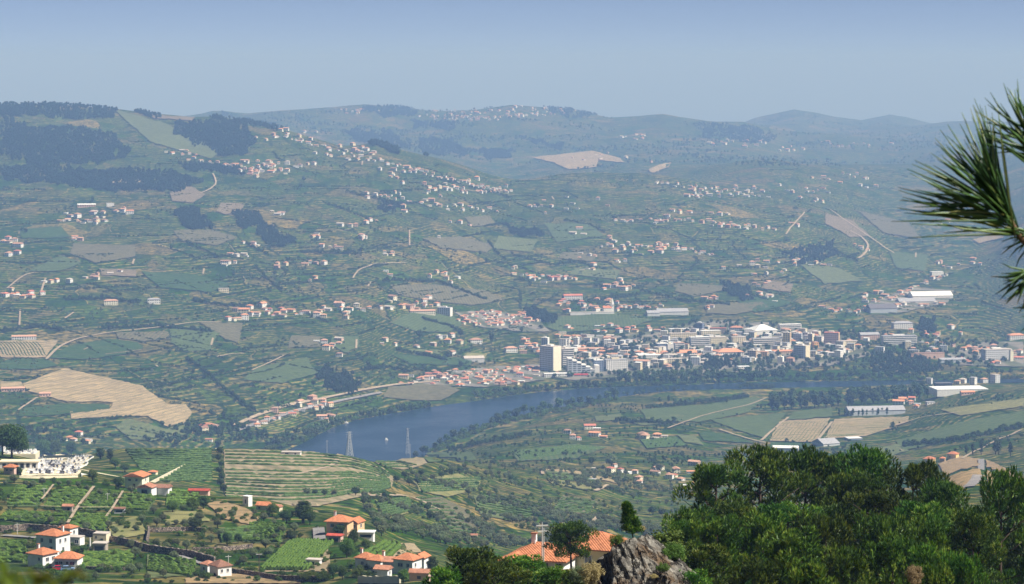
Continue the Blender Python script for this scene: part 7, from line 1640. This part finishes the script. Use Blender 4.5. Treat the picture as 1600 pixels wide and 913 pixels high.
bush_at(1022, 905, D - 2.3, .3, L_DRY, 1.3, 'dry grass tuft on the front of the rock'); bush_at(925, 915, 124, 1.3, L_DRY, .9, 'dry brown shrub left of the rock'); bush_at(1050, 880, D + 1.5, 1.2, L_MID, 1.0, 'leafy shrub right of the rock peak'); bush_at(905, 912, 126, 1.0, L_OLIVE, 1.0, 'grey green shrub below the lone round pine'); bush_at(1428, 915, 110, 1.0, L_DRY, .7, 'pale dry grass clump at the bottom under the pines')

# the near pine branch at the right edge: every needle a piece of its own
t = NT('branch_needle'); oi = t.n('ShaderNodeObjectInfo').outputs['Random']
t.bsdf(t.ramp(oi, [(0.0, (0.020, 0.055, 0.014)), (0.55, (0.050, 0.115, 0.022)), (0.85, (0.100, 0.180, 0.035)), (1.0, (0.22, 0.21, 0.06))]), .4, .5); M_NEED = t.mat
M_TWIG = plain('twig', (0.16, 0.095, 0.05), .9, .2, 30.0)
DB = 5.0
def bp(u, v, dy=0.0):
    x, z_ = ray(u, v); return Vector((float(x) * (DB + dy), DB + dy, CAMZ + float(z_) * (DB + dy)))
nm_ = []
for k in range(4):
    m = MB(); c_ = (.05, -.09, .13, -.03)[k]
    pts = [(0, 0, 0), (c_ * .25, 0, .35), (c_ * .7, c_ * .2, .72), (c_ * 1.4, c_ * .4, 1.0)]
    nm_.append(m.tube(pts, [.010, .0125, .011, .0025], M_NEED, 5).mesh('needle', True))
br = empty('pine_branch', bp(1594, 372)); b0 = br.location.copy()
def twig(pts, r0, r1):
    P = [bp(*p) - b0 for p in pts]; n = len(P)
    MB().tube(P, [r0 + (r1 - r0) * i / (n - 1) for i in range(n)], M_TWIG, 8).obj('twig', br)
twig([(1572, 330, 0), (1588, 362, 0), (1600, 378, 0), (1660, 395, .05), (1760, 430, .1)], .004, .007); twig([(1612, 215, 0), (1640, 290, .03), (1690, 400, .06), (1720, 416, .08)], .004, .006); twig([(1640, 385, .03), (1625, 372, .03), (1612, 362, .02)], .004, .003)
twig([(1612, 425, -.05), (1650, 410, -.02), (1700, 408, .05)], .0035, .005); twig([(1640, 480, -.03), (1690, 470, 0), (1740, 428, .08)], .0035, .005)
rq = random.Random(77)
def fan(n, p0, p1, a0, a1, l0, l1, dy=0.0):
    for k in range(n):
        s = rq.random(); u = p0[0] + (p1[0] - p0[0]) * s + rq.gauss(0, 3); v = p0[1] + (p1[1] - p0[1]) * s + rq.gauss(0, 3)
        a = math.radians(rq.uniform(a0, a1)); L = rq.uniform(l0, l1) * (1 - .25 * s); dz = rq.gauss(0, .32)
        A_ = bp(u, v, dy + rq.gauss(0, .006)); d = Vector((math.cos(a), dz, math.sin(a))).normalized(); Lm = L * px(DB)
        q = d.to_track_quat('Z', 'Y'); o = link('needle', rq.choice(nm_), br)
        o.matrix_local = Matrix.Translation(A_ - b0) @ (q.to_matrix().to_4x4()) @ Matrix.Rotation(rq.uniform(0, 6.28), 4, 'Z') @ Matrix.Diagonal((.17, .17, Lm, 1))
fan(78, (1593, 368), (1556, 305), 96, 180, 125, 210); fan(26, (1590, 362), (1572, 325), 90, 176, 165, 235, .02)
fan(48, (1632, 270), (1608, 205), 95, 165, 70, 130, 0); fan(22, (1625, 372), (1612, 362), 150, 215, 40, 75, .02); fan(34, (1622, 425), (1606, 428), 185, 262, 40, 78, -.05); fan(14, (1660, 485), (1640, 480), 165, 215, 50, 85, -.03)
tag(br, 'pine branch with long dark green needles hanging in from the right', 'pine branch')
# out-of-focus sprig at the lower left, close to the lens
L_SPR = leafm('sprig_leaf', (0.16, 0.22, 0.02), (0.30, 0.34, 0.05), .5)
def sp_(u, v, d): x, z_ = ray(u, v); return Vector((float(x) * d, d, CAMZ + float(z_) * d))
sg = empty('leafy_sprig', sp_(40, 960, 1.05)); s0 = sg.location.copy()
for (a, b, c_) in (((40, 960), (50, 925), (60, 895)), ((40, 960), (20, 920), (8, 885)), ((40, 960), (95, 925), (122, 890))):
    MB().tube([sp_(*a, 1.05) - s0, sp_(*b, 1.04) - s0, sp_(*c_, 1.03) - s0], [.0012, .001, .0006], M_TWIG, 5).obj('stem', sg)
for (u, v, a, L, w) in [(6, 892, 100, 48, 14), (20, 905, 70, 40, 14), (52, 902, 120, 44, 14), (66, 905, 40, 50, 15), (118, 897, 160, 46, 12), (98, 905, 30, 38, 12), (34, 912, 95, 40, 13), (82, 915, 110, 40, 14), (128, 900, -30, 30, 10), (2, 910, 60, 40, 15)]:
    c0 = sp_(u, v, 1.04 + rq.uniform(-.03, .03)) - s0; k = px(1.04); a = math.radians(a); d = Vector((math.cos(a), rq.uniform(-.3, .3), math.sin(a))).normalized(); n_ = d.cross(Vector((0, 1, .2))).normalized()
    P = [c0 - d * L / 2 * k, c0 - d * L * .2 * k + n_ * w / 2 * k, c0 + d * L * .15 * k + n_ * w * .45 * k, c0 + d * L / 2 * k, c0 + d * L * .15 * k - n_ * w * .45 * k, c0 - d * L * .2 * k - n_ * w / 2 * k]
    c2 = c0 + Vector((0, .002, 0)); MB().add(P + [c2], [(i, (i + 1) % 6, 6) for i in range(6)], L_SPR).obj('leaf', sg)
tag(sg, 'blurred yellow green leaves close to the lens, bottom left corner', 'sprig')
